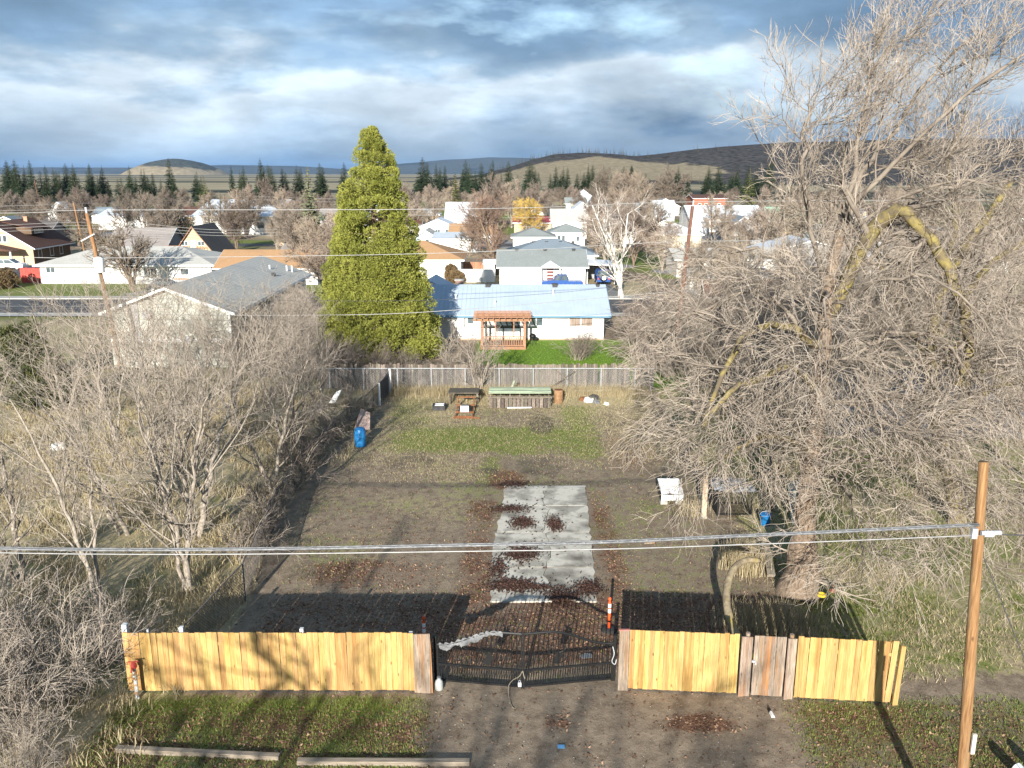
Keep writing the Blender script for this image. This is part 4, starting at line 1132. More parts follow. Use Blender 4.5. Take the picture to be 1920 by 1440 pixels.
# ================================================================== vehicles
def vehicle(name, label, cat, loc, rz, L, W, prof, cab, paint, glass=None, spare=False, wr=0.34):
    """prof: lower body outline (x, z) along its length; cab: (x0, x1, roof x0, roof x1, z0, z1)"""
    t = thing(name, label, cat, loc)
    mb = MB(); mb.prism(prof, -W / 2, W / 2, 'y'); mb.build('body', paint, t, world_coords=False)
    x0, x1, rx0, rx1, z0, z1 = cab
    i = 0.12
    v = [(x0, -W / 2 + .03, z0), (x1, -W / 2 + .03, z0), (x1, W / 2 - .03, z0), (x0, W / 2 - .03, z0), (rx0, -W / 2 + i, z1), (rx1, -W / 2 + i, z1), (rx1, W / 2 - i, z1), (rx0, W / 2 - i, z1)]
    mb = MB(); mb.add(v, [(0, 1, 5, 4), (1, 2, 6, 5), (2, 3, 7, 6), (3, 0, 4, 7), (4, 5, 6, 7)]); cb = mb.build('cabin', glass or M_GLASS, t, world_coords=False)
    mb = MB(); mb.box(rx0 - .04, rx1 + .04, -W / 2 + i - .02, W / 2 - i + .02, z1, z1 + .06)
    for y in (-1, 1):
        for a, b in (((x0, z0), (rx0, z1)), ((x1, z0), (rx1, z1)), (((x0 + x1) / 2, z0), ((rx0 + rx1) / 2, z1))):
            mb.beam((a[0], y * (W / 2 - .02), a[1]), (b[0], y * (W / 2 - i + .01), b[1]), .09, .06)
    mb.build('roof', paint, t, world_coords=False)
    for x in (-L * 0.31, L * 0.30):
        for y in (-1, 1):
            wb = MB()
            pts = []
            for k in range(18):
                a = 2 * math.pi * k / 18; pts.append((x + wr * math.cos(a), wr + wr * math.sin(a)))
            wb.prism(pts, y * (W / 2 - .12) - .11, y * (W / 2 - .12) + .13, 'y'); w = wb.build('wheel', M_RUBBER, t, world_coords=False)
            rb = MB(); rb.prism([(x + (px - x) * .58, wr + (pz - wr) * .58) for px, pz in pts], y * (W / 2 - .12) + (.13 if y > 0 else -.125), y * (W / 2 - .12) + (.145 if y > 0 else -.11), 'y'); rb.build('rim', M_GALV, w, world_coords=False)
    xf = max(p[0] for p in prof)
    for y in (-1, 1):
        mb = MB(); mb.box(xf - .1, xf + .01, y * W * .36 - .14, y * W * .36 + .14, .68, .84); mb.build('headlight', M_REFLECT, t, world_coords=False)
        mb = MB(); mb.box(-xf - .012, -xf + .1, y * W * .40 - .09, y * W * .40 + .09, .7, .95); mb.build('tail_light', M_REDPANEL, t, world_coords=False)
    if spare:
        mb = MB()
        mb.prism([(0.42 * math.cos(2 * math.pi * k / 18), .95 + 0.42 * math.sin(2 * math.pi * k / 18)) for k in range(18)], -xf - .26, -xf - .02, 'x'); s = mb.build('spare_wheel', M_RUBBER, t, world_coords=False)
        mb = MB(); mb.prism([(0.27 * math.cos(2 * math.pi * k / 18), .95 + 0.27 * math.sin(2 * math.pi * k / 18)) for k in range(18)], -xf - .275, -xf - .255, 'x'); mb.build('cover', M_REFLECT, s, world_coords=False)
    t.rotation_euler = (0, 0, rz)
    return t


P_BLUE = pm('blue_car_paint', (0.02, 0.07, 0.24), (0.025, 0.085, 0.28), scale=1, rough=0.25, spec=0.6)
P_WHITE = pm('white_car_paint', (0.70, 0.71, 0.72), scale=1, rough=0.25, spec=0.6)
P_DARK = pm('dark_car_paint', (0.02, 0.028, 0.03), scale=1, rough=0.25, spec=0.6)
TRUCK = [(-2.55, .45), (2.55, .45), (2.6, .75), (2.5, .98), (1.3, 1.08), (1.2, 1.1), (-0.75, 1.1), (-0.78, 1.0), (-2.5, 1.0), (-2.58, .75)]
vehicle('pickup_truck', 'blue pickup truck parked in front of the white cottage', 'pickup', (6.3, 107.6, 0.04), math.pi, 5.2, 1.85, TRUCK, (-0.7, 1.25, -0.55, 0.55, 1.1, 1.72), P_BLUE)
CAR = [(-2.15, .35), (2.15, .35), (2.2, .7), (2.05, .9), (1.1, 1.0), (-2.0, 1.02), (-2.2, .8)]
vehicle('jeep', 'dark blue jeep with spare wheel cover standing in the carport', 'jeep', (11.9, 112.6, 0.04), math.pi / 2, 3.9, 1.75, [(-1.9, .4), (1.9, .4), (1.95, .9), (1.0, 1.1), (-1.9, 1.1)], (-1.85, 0.75, -1.8, 0.5, 1.1, 1.85), P_BLUE, spare=True)
vehicle('car', 'white hatchback parked beside the brown bungalow', 'car', (-75.6, 129.2, 0.04), 0.05, 4.4, 1.8, CAR, (-1.95, 1.15, -1.5, 0.3, 1.0, 1.5), P_WHITE)
vehicle('car', 'dark green car parked in front of the white hatchback', 'car', (-79.2, 126.0, 0.04), 0.0, 4.4, 1.8, CAR, (-1.7, 1.1, -1.1, 0.3, 1.0, 1.42), P_DARK)
vehicle('car', 'dark car parked behind the bare street tree', 'car', (-42.3, 104.2, 0.04), 0.0, 4.4, 1.8, CAR, (-1.7, 1.1, -1.1, 0.3, 1.0, 1.42), P_DARK)
vehicle('car', 'white car with dark windows near the orange roof', 'car', (-38.9, 107.2, 0.04), 1.4, 4.4, 1.8, CAR, (-1.95, 1.15, -1.5, 0.3, 1.0, 1.5), P_WHITE)

# ================================================================== yellow board fences along the street
def lin(a, b, t): return tuple(a[i] * (1 - t) + b[i] * t for i in range(len(a)))


def picket_mesh(w, h, th=0.02, ear=0.0):
    mb = MB()
    e = ear
    if e: mb.prism([(-w / 2, 0), (w / 2, 0), (w / 2, h - e), (w / 2 - e, h), (-w / 2 + e, h), (-w / 2, h - e)], -th / 2, th / 2, 'y')
    else: mb.box(-w / 2, w / 2, -th / 2, th / 2, 0, h)
    return mb


def board_fence(name, label, a, b, h, n, mat, posts, gap_at=(), rails=(0.35, 1.5), cat='fence', back=1, z0=0.06, jit=0.012, tilt=0.006, pname='picket', postmat=None, post_w=0.07, post_h=0.1):
    A, B = Vector((a[0], a[1], 0)), Vector((b[0], b[1], 0))
    d = B - A; ang = math.atan2(d.y, d.x); L = d.length
    t = thing(name, label, cat, tuple((A + B) / 2))
    w = L / n
    me = picket_mesh(w * 0.972, h).mesh(pname, mat)
    me2 = picket_mesh(w * 0.955, h - 0.015).mesh(pname, mat)
    for i in range(n):
        p = A + d * ((i + 0.5) / n)
        tl = random.uniform(-tilt, tilt) + (0.03 if i in gap_at else 0)
        o = link_mesh(pname, me if random.random() < .7 else me2, None, t, loc=(p.x + random.uniform(-.002, .002), p.y + random.uniform(-.004, .004), z0 + random.uniform(-jit, jit) + float(gz(p.x, p.y))), rot=(random.uniform(-.006, .006), tl, ang))
    nb = Vector((-d.y, d.x, 0)).normalized() * back
    for zr in rails:
        mb = MB(); off = nb * 0.035
        mb.beam(A + off + Vector((0, 0, zr)), B + off + Vector((0, 0, zr)), 0.04, 0.09); mb.build('rail', M_CEDAR if mat is M_CEDAR else mat, t)
    for s, dz, pw in posts:
        p = A + d * s + nb * (0.065 + pw / 2)
        mb = MB(); mb.box(p.x - pw / 2, p.x + pw / 2, p.y - pw / 2, p.y + pw / 2, -0.1, h + dz)
        mb.build('post', postmat or M_GALV, t)
    return t


M_POSTW = pm('whitish_post', (0.50, 0.51, 0.50), (0.62, 0.63, 0.62), scale=6, rough=0.6)
FL = board_fence('board_fence', 'long yellow cedar board fence left of the iron gate, dappled with branch shadows', (-10.80, 21.27), (-2.74, 21.27), 1.80, 52, M_CEDAR, [(0.005, .24, .14), (0.085, .10, .05), (0.20, .16, .11), (0.615, .12, .10), (0.99, 0.0, .10)], postmat=M_POSTW)
mb = MB(); mb.prism([(-2.735, 0.02), (-2.285, -0.02), (-2.275, 1.84), (-2.725, 1.83)], 21.20, 21.235, 'y'); mb.build('end_panel', M_GREYWOOD, FL)
mb = MB(); mb.prism([(-2.27, 0.0), (-2.22, 0.0), (-2.25, 1.4), (-2.27, 1.7)], 21.20, 21.33, 'y'); mb.build('edge_board', M_REDBOARD, FL)
FA = board_fence('board_fence', 'yellow cedar board fence between the iron gate and the weathered wooden gate', (3.28, 21.365), (6.27, 21.10), 1.83, 22, M_CEDAR, [(0.5, -0.1, .1)], postmat=M_GREYWOOD)
mb = MB(); mb.box(2.99, 3.265, 21.33, 21.385, -0.02, 1.87); mb.build('end_panel', M_GREYWOOD, FA)
mb = MB(); mb.box(2.97, 3.275, 21.32, 21.395, 1.871, 1.895); mb.build('cap', pm('faded_red_paint', (0.36, 0.13, 0.11), (0.45, 0.2, 0.17), scale=6, rough=0.8), FA)
FB = board_fence('board_fence', 'short yellow cedar board fence by the brown utility pole, last boards pulled loose', (7.83, 20.94), (10.40, 20.70), 1.86, 17, M_CEDAR, [(0.02, -0.1, .1), (0.97, 0.0, .1)], gap_at=(16,), postmat=M_CEDAR)
mb = MB(); mb.prism([(10.44, 0.0), (10.58, 0.0), (10.63, 1.80), (10.51, 1.82)], 20.62, 20.70, 'y'); mb.build('corner_board', M_CEDAR, FB)
mb = MB(); mb.box(7.8, 10.5, 20.60, 20.64, 0.0, 0.05, Matrix.Rotation(R_(-5.3), 4, 'Z') @ Matrix.Translation((2.0, 0.75, 0)))
# weathered pedestrian gate
PGt = thing('wooden_gate', 'weathered brown wooden gate with one reddish board and a latch', 'gate', (7.05, 21.03, 0))
ga, gb = Vector((6.66, 21.03, 0)), Vector((7.50, 20.95, 0))
gd = gb - ga; gang = math.atan2(gd.y, gd.x)
wds = [.12, .15, .11, .08, .14, .15, .10]; u = 0.0; tot = sum(wds)
for i, w in enumerate(wds):
    c = ga + gd * ((u + w / 2) / tot); u += w
    me = picket_mesh(w * gd.length / tot * 0.975, 1.83).mesh('board', M_REDBOARD if i == 3 else M_GREYWOOD)
    link_mesh('board', me, None, PGt, loc=(c.x, c.y, 0.07 + random.uniform(-.01, .01)), rot=(0, random.uniform(-.004, .004), gang))
for zr in (0.4, 1.5):
    mb = MB(); mb.beam(ga + Vector((0, .04, zr)), gb + Vector((0, .04, zr)), .04, .09); mb.build('rail', M_GREYWOOD, PGt)
mb = MB(); mb.box(6.60, 6.70, 20.95, 21.0, 1.12, 1.17); mb.box(6.68, 6.72, 20.93, 20.99, 1.06, 1.12); mb.build('latch', M_GALV, PGt)
for lb, x0, x1, y, rough_ in (('weathered brown gate post of two boards on the latch side', 6.30, 6.62, 21.07, 1.86), ('weathered brown gate post on the hinge side', 7.53, 7.79, 20.94, 1.88)):
    gp = thing('gate_post', lb, 'post', ((x0 + x1) / 2, y, 0))
    xs = (x0, (x0 + x1) / 2 - .01, x1)
    for q in range(2):
        mb = MB(); mb.box(xs[q] + .004, xs[q + 1] - .004, y - .05 + q * .02, y - .02 + q * .02, -0.02, rough_ - q * 0.02); mb.build('board', M_GREYWOOD, gp)
    mb = MB(); mb.tube([(x1 - .12, y + .08, -.05), (x1 - .12, y + .08, rough_ + .06)], .06, 10); mb.build('core', M_GREYWOOD, gp)


# ================================================================== wrought iron driveway gate, two leaves
def gate_leaf(label, a, b, ha, hb, curve, em, shift):
    """a hinge end, b meeting end; heights of the top rail at each end"""
    A, B = Vector((*a, 0)), Vector((*b, 0)); d = B - A; L = d.length
    t = thing('iron_gate', label, 'gate', tuple((A + B) / 2))
    def at_(s, z, off=0.0):
        p = A + d * s
        nn = Vector((d.y, -d.x, 0)).normalized() * off
        return Vector((p.x + nn.x, p.y + nn.y, z))
    def top(s): return ha + (hb - ha) * (sstep(0.02, 0.72, s) if curve else s)
    for z, nm in ((0.10, 'bottom_rail'), (0.60, 'middle_rail')):
        mb = MB(); mb.beam(at_(0, z), at_(1, z), 0.045, 0.06); mb.build(nm, M_BLACK, t)
    mb = MB(); mb.tube([at_(s, float(top(s))) for s in np.linspace(0, 1, 18)], 0.036, 6); mb.build('top_rail', M_BLACK, t)
    for s in (0.0, 1.0):
        mb = MB(); mb.beam(at_(s, 0.03), at_(s, float(top(s)) + 0.05), 0.045, 0.045); mb.build('stile', M_BLACK, t)
    n = int(L / 0.137)
    for i in range(1, n):
        s = i / n; h = float(top(s)) + 0.11
        bx_ = random.uniform(-.008, .008)
        mb = MB(); mb.tube([at_(s, 0.10), at_(s + bx_ / L, h)], 0.014, 5)
        p = at_(s + bx_ / L, h)
        mb.tube([p + Vector((0, 0, -.02)), p + Vector((0, 0, .012)), p + Vector((0, 0, .075))], [0.012, 0.021, 0.003], 6)
        mb.build('bar', M_BLACK, t)
    for i in range(n):
        s = (i + .5) / n
        mb = MB(); mb.tube([at_(s, 0.10), at_(s, 0.60)], 0.011, 5); mb.build('short_bar', M_BLACK, t)
    # ring with a deer head in it
    es, ez = em
    ring = [at_(es + .30 * math.cos(q) / L, ez + .30 * math.sin(q), .02) for q in np.linspace(0, 2 * math.pi, 25)]
    mb = MB(); mb.tube(ring, 0.011, 5, cap=False); rg = mb.build('emblem_ring', M_BLACK, t)
    def E_(x, z): return at_(es + shift * x / L, ez + z, .03)
    prof = [(-.10, -.30), (.02, -.31), (.10, -.24), (.12, -.14), (.19, -.13), (.21, -.07), (.15, -.02), (.07, .02), (.05, .08), (.02, .03), (-.04, .06), (-.07, .01), (-.03, -.04), (-.10, -.12), (-.15, -.22)]
    mb = MB(); f = [E_(x, z) for x, z in prof]; k = len(f)
    nn = Vector((d.y, -d.x, 0)).normalized() * 0.008
    mb.add(f + [q + nn for q in f], [tuple(range(k)), tuple(range(2 * k - 1, k - 1, -1))] + [(i, (i + 1) % k, k + (i + 1) % k, k + i) for i in range(k)])
    mb.build('deer_head', M_BLACK, rg)
    mb = MB()
    for sg in (1, -1):
        x0 = .02 + .03 * sg
        mb.tube([E_(x0, .03), E_(x0 + .10 * sg, .07), E_(x0 + .16 * sg, .15), E_(x0 + .12 * sg, .25)], [.016, .014, .012, .006], 5)
        for q, (bx0, bz0, dx, dz) in enumerate(((.06, .055, -.01, .11), (.12, .10, .10, .06), (.155, .16, .08, .09))):
            mb.tube([E_(x0 + bx0 * sg, bz0), E_(x0 + (bx0 + dx) * sg, bz0 + dz)], [.012, .005], 5)
    mb.build('antlers', M_BLACK, rg)
    return t, at_, top


GA, atA, topA = gate_leaf('left leaf of the black iron driveway gate, torn grey tarp on its top rail', (-2.12, 21.72), (0.27, 21.38), 1.22, 1.74, True, (0.60, 1.02), 1)
GB, atB, topB = gate_leaf('right leaf of the black iron driveway gate, bare arched top', (2.86, 21.78), (0.33, 21.38), 1.22, 1.74, True, (0.62, 1.02), -1)
for lb, x, y in (('black iron gate post against the grey plywood end of the long fence', -2.19, 21.78), ('black iron gate post beside the weathered board with red cap', 2.93, 21.84)):
    gp = thing('gate_post', lb, 'post', (x, y, 0))
    mb = MB(); mb.box(x - .04, x + .04, y - .04, y + .04, -0.05, 1.42); mb.build('shaft', M_BLACK, gp)
    mb = MB(); mb.box(x - .055, x + .055, y - .055, y + .055, 1.42, 1.45); mb.build('cap', M_BLACK, gp)
# torn tarp tied along the left leaf
tv, tf = [], []
N = 40
rt = np.random.default_rng(4)
for i in range(N + 1):
    s = 0.02 + 0.76 * i / N; p = atA(s, float(topA(np.array(s))), 0.03)
    up = 0.04 + 0.03 * math.sin(i * 1.7) + rt.uniform(-.02, .04); dn = 0.06 + 0.10 * max(0, math.sin(i * .33)) + rt.uniform(0, .04)
    if 13 < i < 20: dn += 0.10
    for q, z in enumerate((up, up * .4, 0, -dn * .5, -dn)):
        tv.append(p + Vector((rt.uniform(-.01, .01), rt.uniform(-.012, .012) - .01 * (q % 2), z)))
for i in range(N):
    for q in range(4):
        b = i * 5 + q
        tf.append((b, b + 1, b + 6, b + 5))
mb = MB(); mb.add(tv, tf); tp = mb.build('tarp', M_TARP)
setp(tp, 'torn grey tarp strip tied along the top of the iron gate', 'tarp')
md = tp.modifiers.new('thick', 'SOLIDIFY'); md.thickness = 0.006
# chain, rope, padlock at the meeting stiles
rp = MB(); rp.tube(poly([(0.30, 21.33, .62), (0.33, 21.30, .5), (0.36, 21.3, .4)], 8), .012, 5); rp.tube(poly([(0.28, 21.33, .6), (0.2, 21.30, .46), (0.02, 21.25, .38), (-0.1, 21.2, .2), (-0.08, 20.95, .03), (0.0, 20.55, .03), (0.06, 20.45, .03)], 20), .010, 5)
setp(rp.build('rope', pm('pale_rope', (0.25, 0.21, 0.15), (0.33, 0.29, 0.22), scale=20, rough=0.9)), 'pale rope hanging from the middle of the iron gate to the ground', 'rope')
lk = thing('padlock', 'small white padlock low on the meeting bars of the iron gate', 'padlock', (0.22, 21.32, .2))
mb = MB(); mb.box(0.17, 0.26, 21.29, 21.34, .14, .26); mb.build('case', M_WHITE, lk)
mb = MB(); mb.tube(poly([(0.185, 21.315, .26), (0.19, 21.315, .31), (0.215, 21.315, .335), (0.24, 21.315, .31), (0.245, 21.315, .26)], 9), .009, 5); mb.build('shackle', M_GALV, lk)
hk = MB(); hk.tube(poly([(2.86, 21.72, 1.15), (2.90, 21.66, .95), (2.84, 21.66, .72), (2.93, 21.66, .62), (2.97, 21.66, .78)], 14), .014, 5)
setp(hk.build('chain', M_GALV), 'slack steel chain hanging at the right iron gate post', 'chain')
# rag and jug at the foot of the left hinge
bw = thing('plastic_jug', 'white plastic jug at the foot of the long fence end', 'jug', (-2.06, 21.35, 0))
mb = MB(); mb.lathe([(.10, .0), (.12, .03), (.12, .18), (.10, .28), (.05, .33), (.045, .37)], (-2.06, 21.35, .02), 14); mb.build('body', pm('milky_plastic', (0.28, 0.29, 0.28), (0.4, 0.4, 0.38), scale=6, rough=0.5), bw, smooth=True)
mb = MB(); mb.lathe([(.055, .37), (.055, .40)], (-2.06, 21.35, .02), 10); mb.build('lid', M_TARP, bw)


# ================================================================== delineator posts
def delineator(label, x, y):
    t = thing('delineator_post', label, 'traffic post', (x, y, 0), 'orange delineator posts by the gate')
    mb = MB(); mb.lathe([(.27, 0), (.27, .03), (.22, .06), (.09, .09)], (x, y, .01), 8); mb.build('base', M_RUBBER, t)
    mb = MB(); mb.lathe([(.052, .09), (.05, .5), (.048, .98), (.03, 1.03), (.05, 1.06), (.05, 1.12), (.02, 1.15)], (x, y, .01), 14); mb.build('tube', M_ORANGE, t, smooth=True)
    for z in (.62, .80):
        mb = MB(); mb.lathe([(.0525, z), (.0525, z + .13)], (x, y, .01), 14); mb.build('reflective_band', M_REFLECT, t)
delineator('orange delineator post with two white bands in the shade behind the long fence', -2.68, 23.4)
delineator('orange delineator post with two white bands in the sun by the red-capped board', 3.10, 24.6)

# ================================================================== stand pipe by the left end of the fence
hy = thing('standpipe', 'peeling white standpipe with red valve at the left end of the yellow fence', 'standpipe', (-10.42, 20.95, 0))
M_PEEL = pm('peeling_paint', (0.42, 0.46, 0.45), (0.30, 0.16, 0.07), scale=14, rough=0.8, lo=0.48, hi=0.56)
mb = MB(); mb.lathe([(.07, 0), (.055, .05), (.055, .9), (.06, .95)], (-10.42, 20.95, 0), 12); mb.build('pipe', M_PEEL, hy)
mb = MB(); mb.lathe([(.06, .95), (.085, .97), (.085, 1.05), (.05, 1.12), (.02, 1.14)], (-10.42, 20.95, 0), 12); mb.tube([(-10.42, 20.95, 1.0), (-10.42, 20.80, .98), (-10.42, 20.76, .92)], .03, 8); mb.build('valve', M_REDPANEL, hy)
mb = MB(); mb.beam((-10.56, 20.95, 1.13), (-10.28, 20.95, 1.15), .03, .03); mb.build('handle', M_REDPANEL, hy)

# ================================================================== timbers, litter and odds and ends in front
M_TIMBER = pm('landscape_timber', (0.17, 0.14, 0.105), (0.30, 0.255, 0.20), scale=4, stretch=(0.5, 6, 6), rough=0.95, bump=0.3)
for lb, a, b in (('grey landscape timber sunk in grass below the long fence', (-10.0, 18.72), (-5.8, 18.42)), ('grey landscape timber ending at the bare dirt drive', (-5.3, 18.24), (-1.05, 18.22))):
    mb = MB(); mb.beam((a[0], a[1], .06), (b[0], b[1], .055), .15, .14); setp(mb.build('landscape_timber', M_TIMBER), lb, 'timber')
bt = MB(); bt.box(1.16, 1.34, 18.78, 18.93, .03, .035); setp(bt.build('paper_scrap', pm('blue_paper', (0.12, 0.35, 0.62), (0.2, 0.45, 0.7), scale=9, rough=0.6)), 'small blue card lying on the dirt drive', 'litter')
mb = MB(); mb.add([(2.1, 22.9, .04), (2.45, 22.95, .05), (2.4, 23.12, .07), (2.2, 23.2, .05), (2.05, 23.05, .04)], [(0, 1, 2, 3, 4)]); o = setp(mb.build('paper_scrap', M_TARP), 'crumpled grey paper behind the right gate leaf', 'litter'); o.modifiers.new('t', 'SOLIDIFY').thickness = .01
dv = thing('garden_glove', 'small black and white rag on the dirt below the wooden gate', 'litter', (7.0, 20.25, .03))
mb = MB(); mb.prism([(6.95, .03), (7.05, .03), (7.02, .09), (6.97, .1)], 20.05, 20.25, 'y'); mb.build('light_half', M_WHITE, dv)
mb = MB(); mb.prism([(6.94, .03), (7.04, .03), (7.0, .11)], 20.26, 20.42, 'y'); mb.build('dark_half', M_BLACK, dv)
# white pipes at the lower right corner
for lb, x, y, r in (('thick white plastic pipe poking up at the foot of the utility pole, left one', 12.05, 17.6, .13), ('thick white plastic pipe poking up at the foot of the utility pole, right one', 12.55, 17.65, .12)):
    mb = MB(); mb.tube([(x + .5, y - 1.6, .0), (x, y, .42)], r, 16); setp(mb.build('plastic_pipe', pm('pvc_white', (0.52, 0.54, 0.56), (0.6, 0.62, 0.63), scale=4, rough=0.4), smooth=False), lb, 'pipe')

# ================================================================== utility poles and cables
def pole(label, base, top, r0, r1, mat, group=None):
    t = thing('utility_pole', label, 'utility pole', base, group)
    mb = MB(); mb.tube(poly([base, lin(base, top, .35), lin(base, top, .7), top], 10), [r0 + (r1 - r0) * i / 9 for i in range(10)], 14); mb.build('shaft', mat, t, smooth=True)
    return t


PB, PT = (9.35, 15.0, 0), (8.74, 15.0, 9.0)
P1 = pole('brown wooden utility pole in front of the short fence', PB, PT, .125, .088, M_POLE)
mb = MB(); mb.box(8.60, 8.70, 14.80, 14.89, 7.55, 7.75); mb.tube([(8.78, 14.84, 7.65), (9.15, 14.84, 7.66)], .045, 10); mb.build('clamp', M_GALV, P1)
mb = MB(); mb.tube([(8.86, 14.86, 7.62), (9.02, 14.85, 7.62)], .05, 8); mb.build('insulator', M_WHITE, P1)
mb = MB(); mb.box(9.18, 9.26, 14.80, 14.845, 2.9, 3.35); mb.build('tag', pm('pale_tag', (0.5, 0.47, 0.4), scale=5, rough=0.6), P1)


def cable(label, pts, r, mat, name='overhead_cable', sides=6, K=40, group=None):
    mb = MB(); mb.tube(poly(pts, K), r, sides); return setp(mb.build(name, mat, smooth=True), label, 'cable', group)


M_CABLE = pm('grey_cable', (0.10, 0.105, 0.11), (0.20, 0.205, 0.21), scale=9, rough=0.5, metal=0.2)
M_WIRE = pm('pale_wire', (0.27, 0.27, 0.265), (0.36, 0.36, 0.35), scale=5, rough=0.45, metal=0.2)
M_DWIRE = pm('dark_wire', (0.06, 0.06, 0.065), scale=5, rough=0.5)
# thick lashed cable plus a thinner drop wire, both from the near pole
c1 = [(-22, 15.2, 7.75), (-9.75, 15.1, 7.21), (0, 15.0, 7.34), (4.5, 15.0, 7.52), (8.74, 14.86, 7.80)]
CB = thing('overhead_cable', 'thick lashed grey cable bundle strung to the near pole', 'cable', (-6, 15, 7.3))
for k, (oy, oz, r) in enumerate(((0, 0, .024), (.02, .028, .013))):
    mb = MB(); mb.tube(poly([(x, y + oy, z + oz) for x, y, z in c1], 60), r, 8); mb.build('strand', M_CABLE, CB, smooth=True)
cp = poly(c1, 900); q = np.arange(900) * 0.42
cp2 = cp + np.stack([0 * q, .027 * np.cos(q), .010 + .027 * np.sin(q)], -1)
V, F4 = tubes(cp2[None], np.full((1, 900), .006), 3)
link_mesh('lashing_wire', mesh_np('lashing_wire', V, F4, mat=M_WIRE), None, CB)
cable('thin pale wire below the thick lashed cable', [(-22, 15.2, 7.62), (-9.75, 15.1, 7.13), (0, 15.0, 7.22), (4.5, 15, 7.35), (8.76, 14.86, 7.60)], .012, M_WIRE)
cable('dark service wire leaving the near pole to the right', [(8.8, 14.86, 7.62), (11, 14.9, 7.58), (16, 15, 7.7)], .012, M_DWIRE)
cable('dark guy wire slanting down right of the near pole', [(8.8, 15.05, 7.5), (10.6, 14.6, 3.6), (12.2, 14.2, 0.1)], .010, M_DWIRE)

P2 = pole('leaning wooden utility pole with white transformer beside the pale sided house', (-28.1, 60.0, 0), (-29.35, 60, 11.5), .19, .12, M_POLE)
tr = MB(); tr.lathe([(.30, 0), (.33, .05), (.33, .95), (.30, 1.0), (.12, 1.08), (.05, 1.1)], (-28.72, 59.62, 7.45), 18); tb = tr.build('transformer', M_WHITE, P2, smooth=True)
mb = MB(); mb.tube([(-28.75, 59.62, 8.5), (-28.75, 59.6, 8.75)], .05, 8); mb.build('bushing', M_VENT, tb)
mb = MB(); mb.tube([(-29.35, 60, 11.4), (-29.38, 60, 11.9)], [.06, .09], 8); mb.build('insulator', M_GALV, P2)
mb = MB(); mb.beam((-29.9, 59.85, 9.6), (-28.9, 59.85, 10.1), .07, .07); mb.build('bracket', M_GALV, P2)
mb = MB(); mb.tube([(-28.05, 59.78, 0.2), (-28.98, 59.84, 8.0)], .035, 6); mb.build('conduit', pm('grey_conduit', (0.2, 0.22, 0.2), scale=3, rough=0.6), P2)
P3 = pole('dark brown utility pole behind the garden, right of the birch', (12.0, 62.0, 0), (12.85, 62, 11.9), .17, .12, M_POLEDARK)
mb = MB(); mb.tube([(12.88, 62, 11.8), (12.9, 62, 12.3)], .06, 8); mb.build('insulator', M_GALV, P3)
cable('top wire between the transformer pole and the dark brown pole', [(-60, 59, 11.6), (-35.3, 60, 11.5), (-29.4, 60, 11.7), (-9.6, 60.5, 11.72), (2, 61, 11.85), (12.9, 62, 12.2), (40, 64, 12.3)], .022, M_WIRE)
cable('middle wire between the transformer pole and the dark brown pole', [(-60, 59, 8.7), (-35.8, 60, 8.48), (-28.9, 60, 8.42), (-9.7, 60.5, 8.6), (2, 61, 8.95), (12.6, 62, 9.4), (40, 64, 9.6)], .022, M_WIRE)
cable('low wire from the transformer pole past the conifer to the house', [(-28.4, 60, 4.5), (-20, 60, 4.38), (-9.8, 60, 4.45), (-3.5, 60.3, 4.75), (2, 61, 5.1), (12.3, 62, 5.85)], .022, M_WIRE)
cable('thin dark wire crossing in front of the blue metal roof', [(-28.5, 60, 5.6), (-9, 60.4, 5.35), (2, 61, 5.75), (12.4, 62, 6.7)], .013, M_DWIRE)
P4 = pole('straw-coloured utility pole behind the long grey roof', (-68.4, 138, 0), (-69.4, 138, 9.6), .17, .12, M_POLE)
mb = MB(); mb.beam((-68.2, 137.8, 7.2), (-66.6, 137.8, 6.4), .09, .09); mb.build('cross_arm', M_GREYWOOD, P4)
P5 = pole('thin brown utility pole in front of the white warehouse', (-66.5, 202, 0), (-66.5, 202, 9.4), .15, .12, M_POLEDARK)
P6 = pole('far utility pole near the small blue-roofed house', (-100, 238, 0), (-100, 238, 8), .14, .11, M_POLEDARK)
P7 = pole('far dark utility pole left of the leaning pole', (-146, 270, 0), (-147, 270, 12), .15, .11, M_POLEDARK)
for k, (z, lb) in enumerate(((9.4, 'highest'), (8.7, 'second highest'))):
    cable('far town wire, %s, strung past the straw-coloured pole' % lb, [(-150, 120, z + .3), (-110, 130, z - .5), (-69.4, 138, z), (-66.5, 202, z - .2 - .3), (-40, 205, z - 1.2)], .025, M_WIRE, K=50)
for k in range(3):
    cable('%s of three low far town wires behind the transformer pole' % ('topmost', 'middle one', 'lowest')[k], [(-150, 126, 5.6 - .5 * k), (-110, 131, 5.0 - .45 * k), (-67.4, 137.8, 6.6 - .5 * k), (-45, 140, 5.2 - .45 * k), (-10, 145, 5.9 - .45 * k)], .022, M_WIRE, group='low far town wires', K=50)
for k in range(2):
    cable('%s of two wires over the white houses behind the blue roof' % ('upper', 'lower')[k], [(-20, 150, 7.2 - 1.5 * k), (0, 150, 6.7 - 1.5 * k), (20, 150, 7.1 - 1.5 * k), (40, 151, 7.6 - 1.5 * k)], .02, M_WIRE, group='wires over the white houses', K=30)


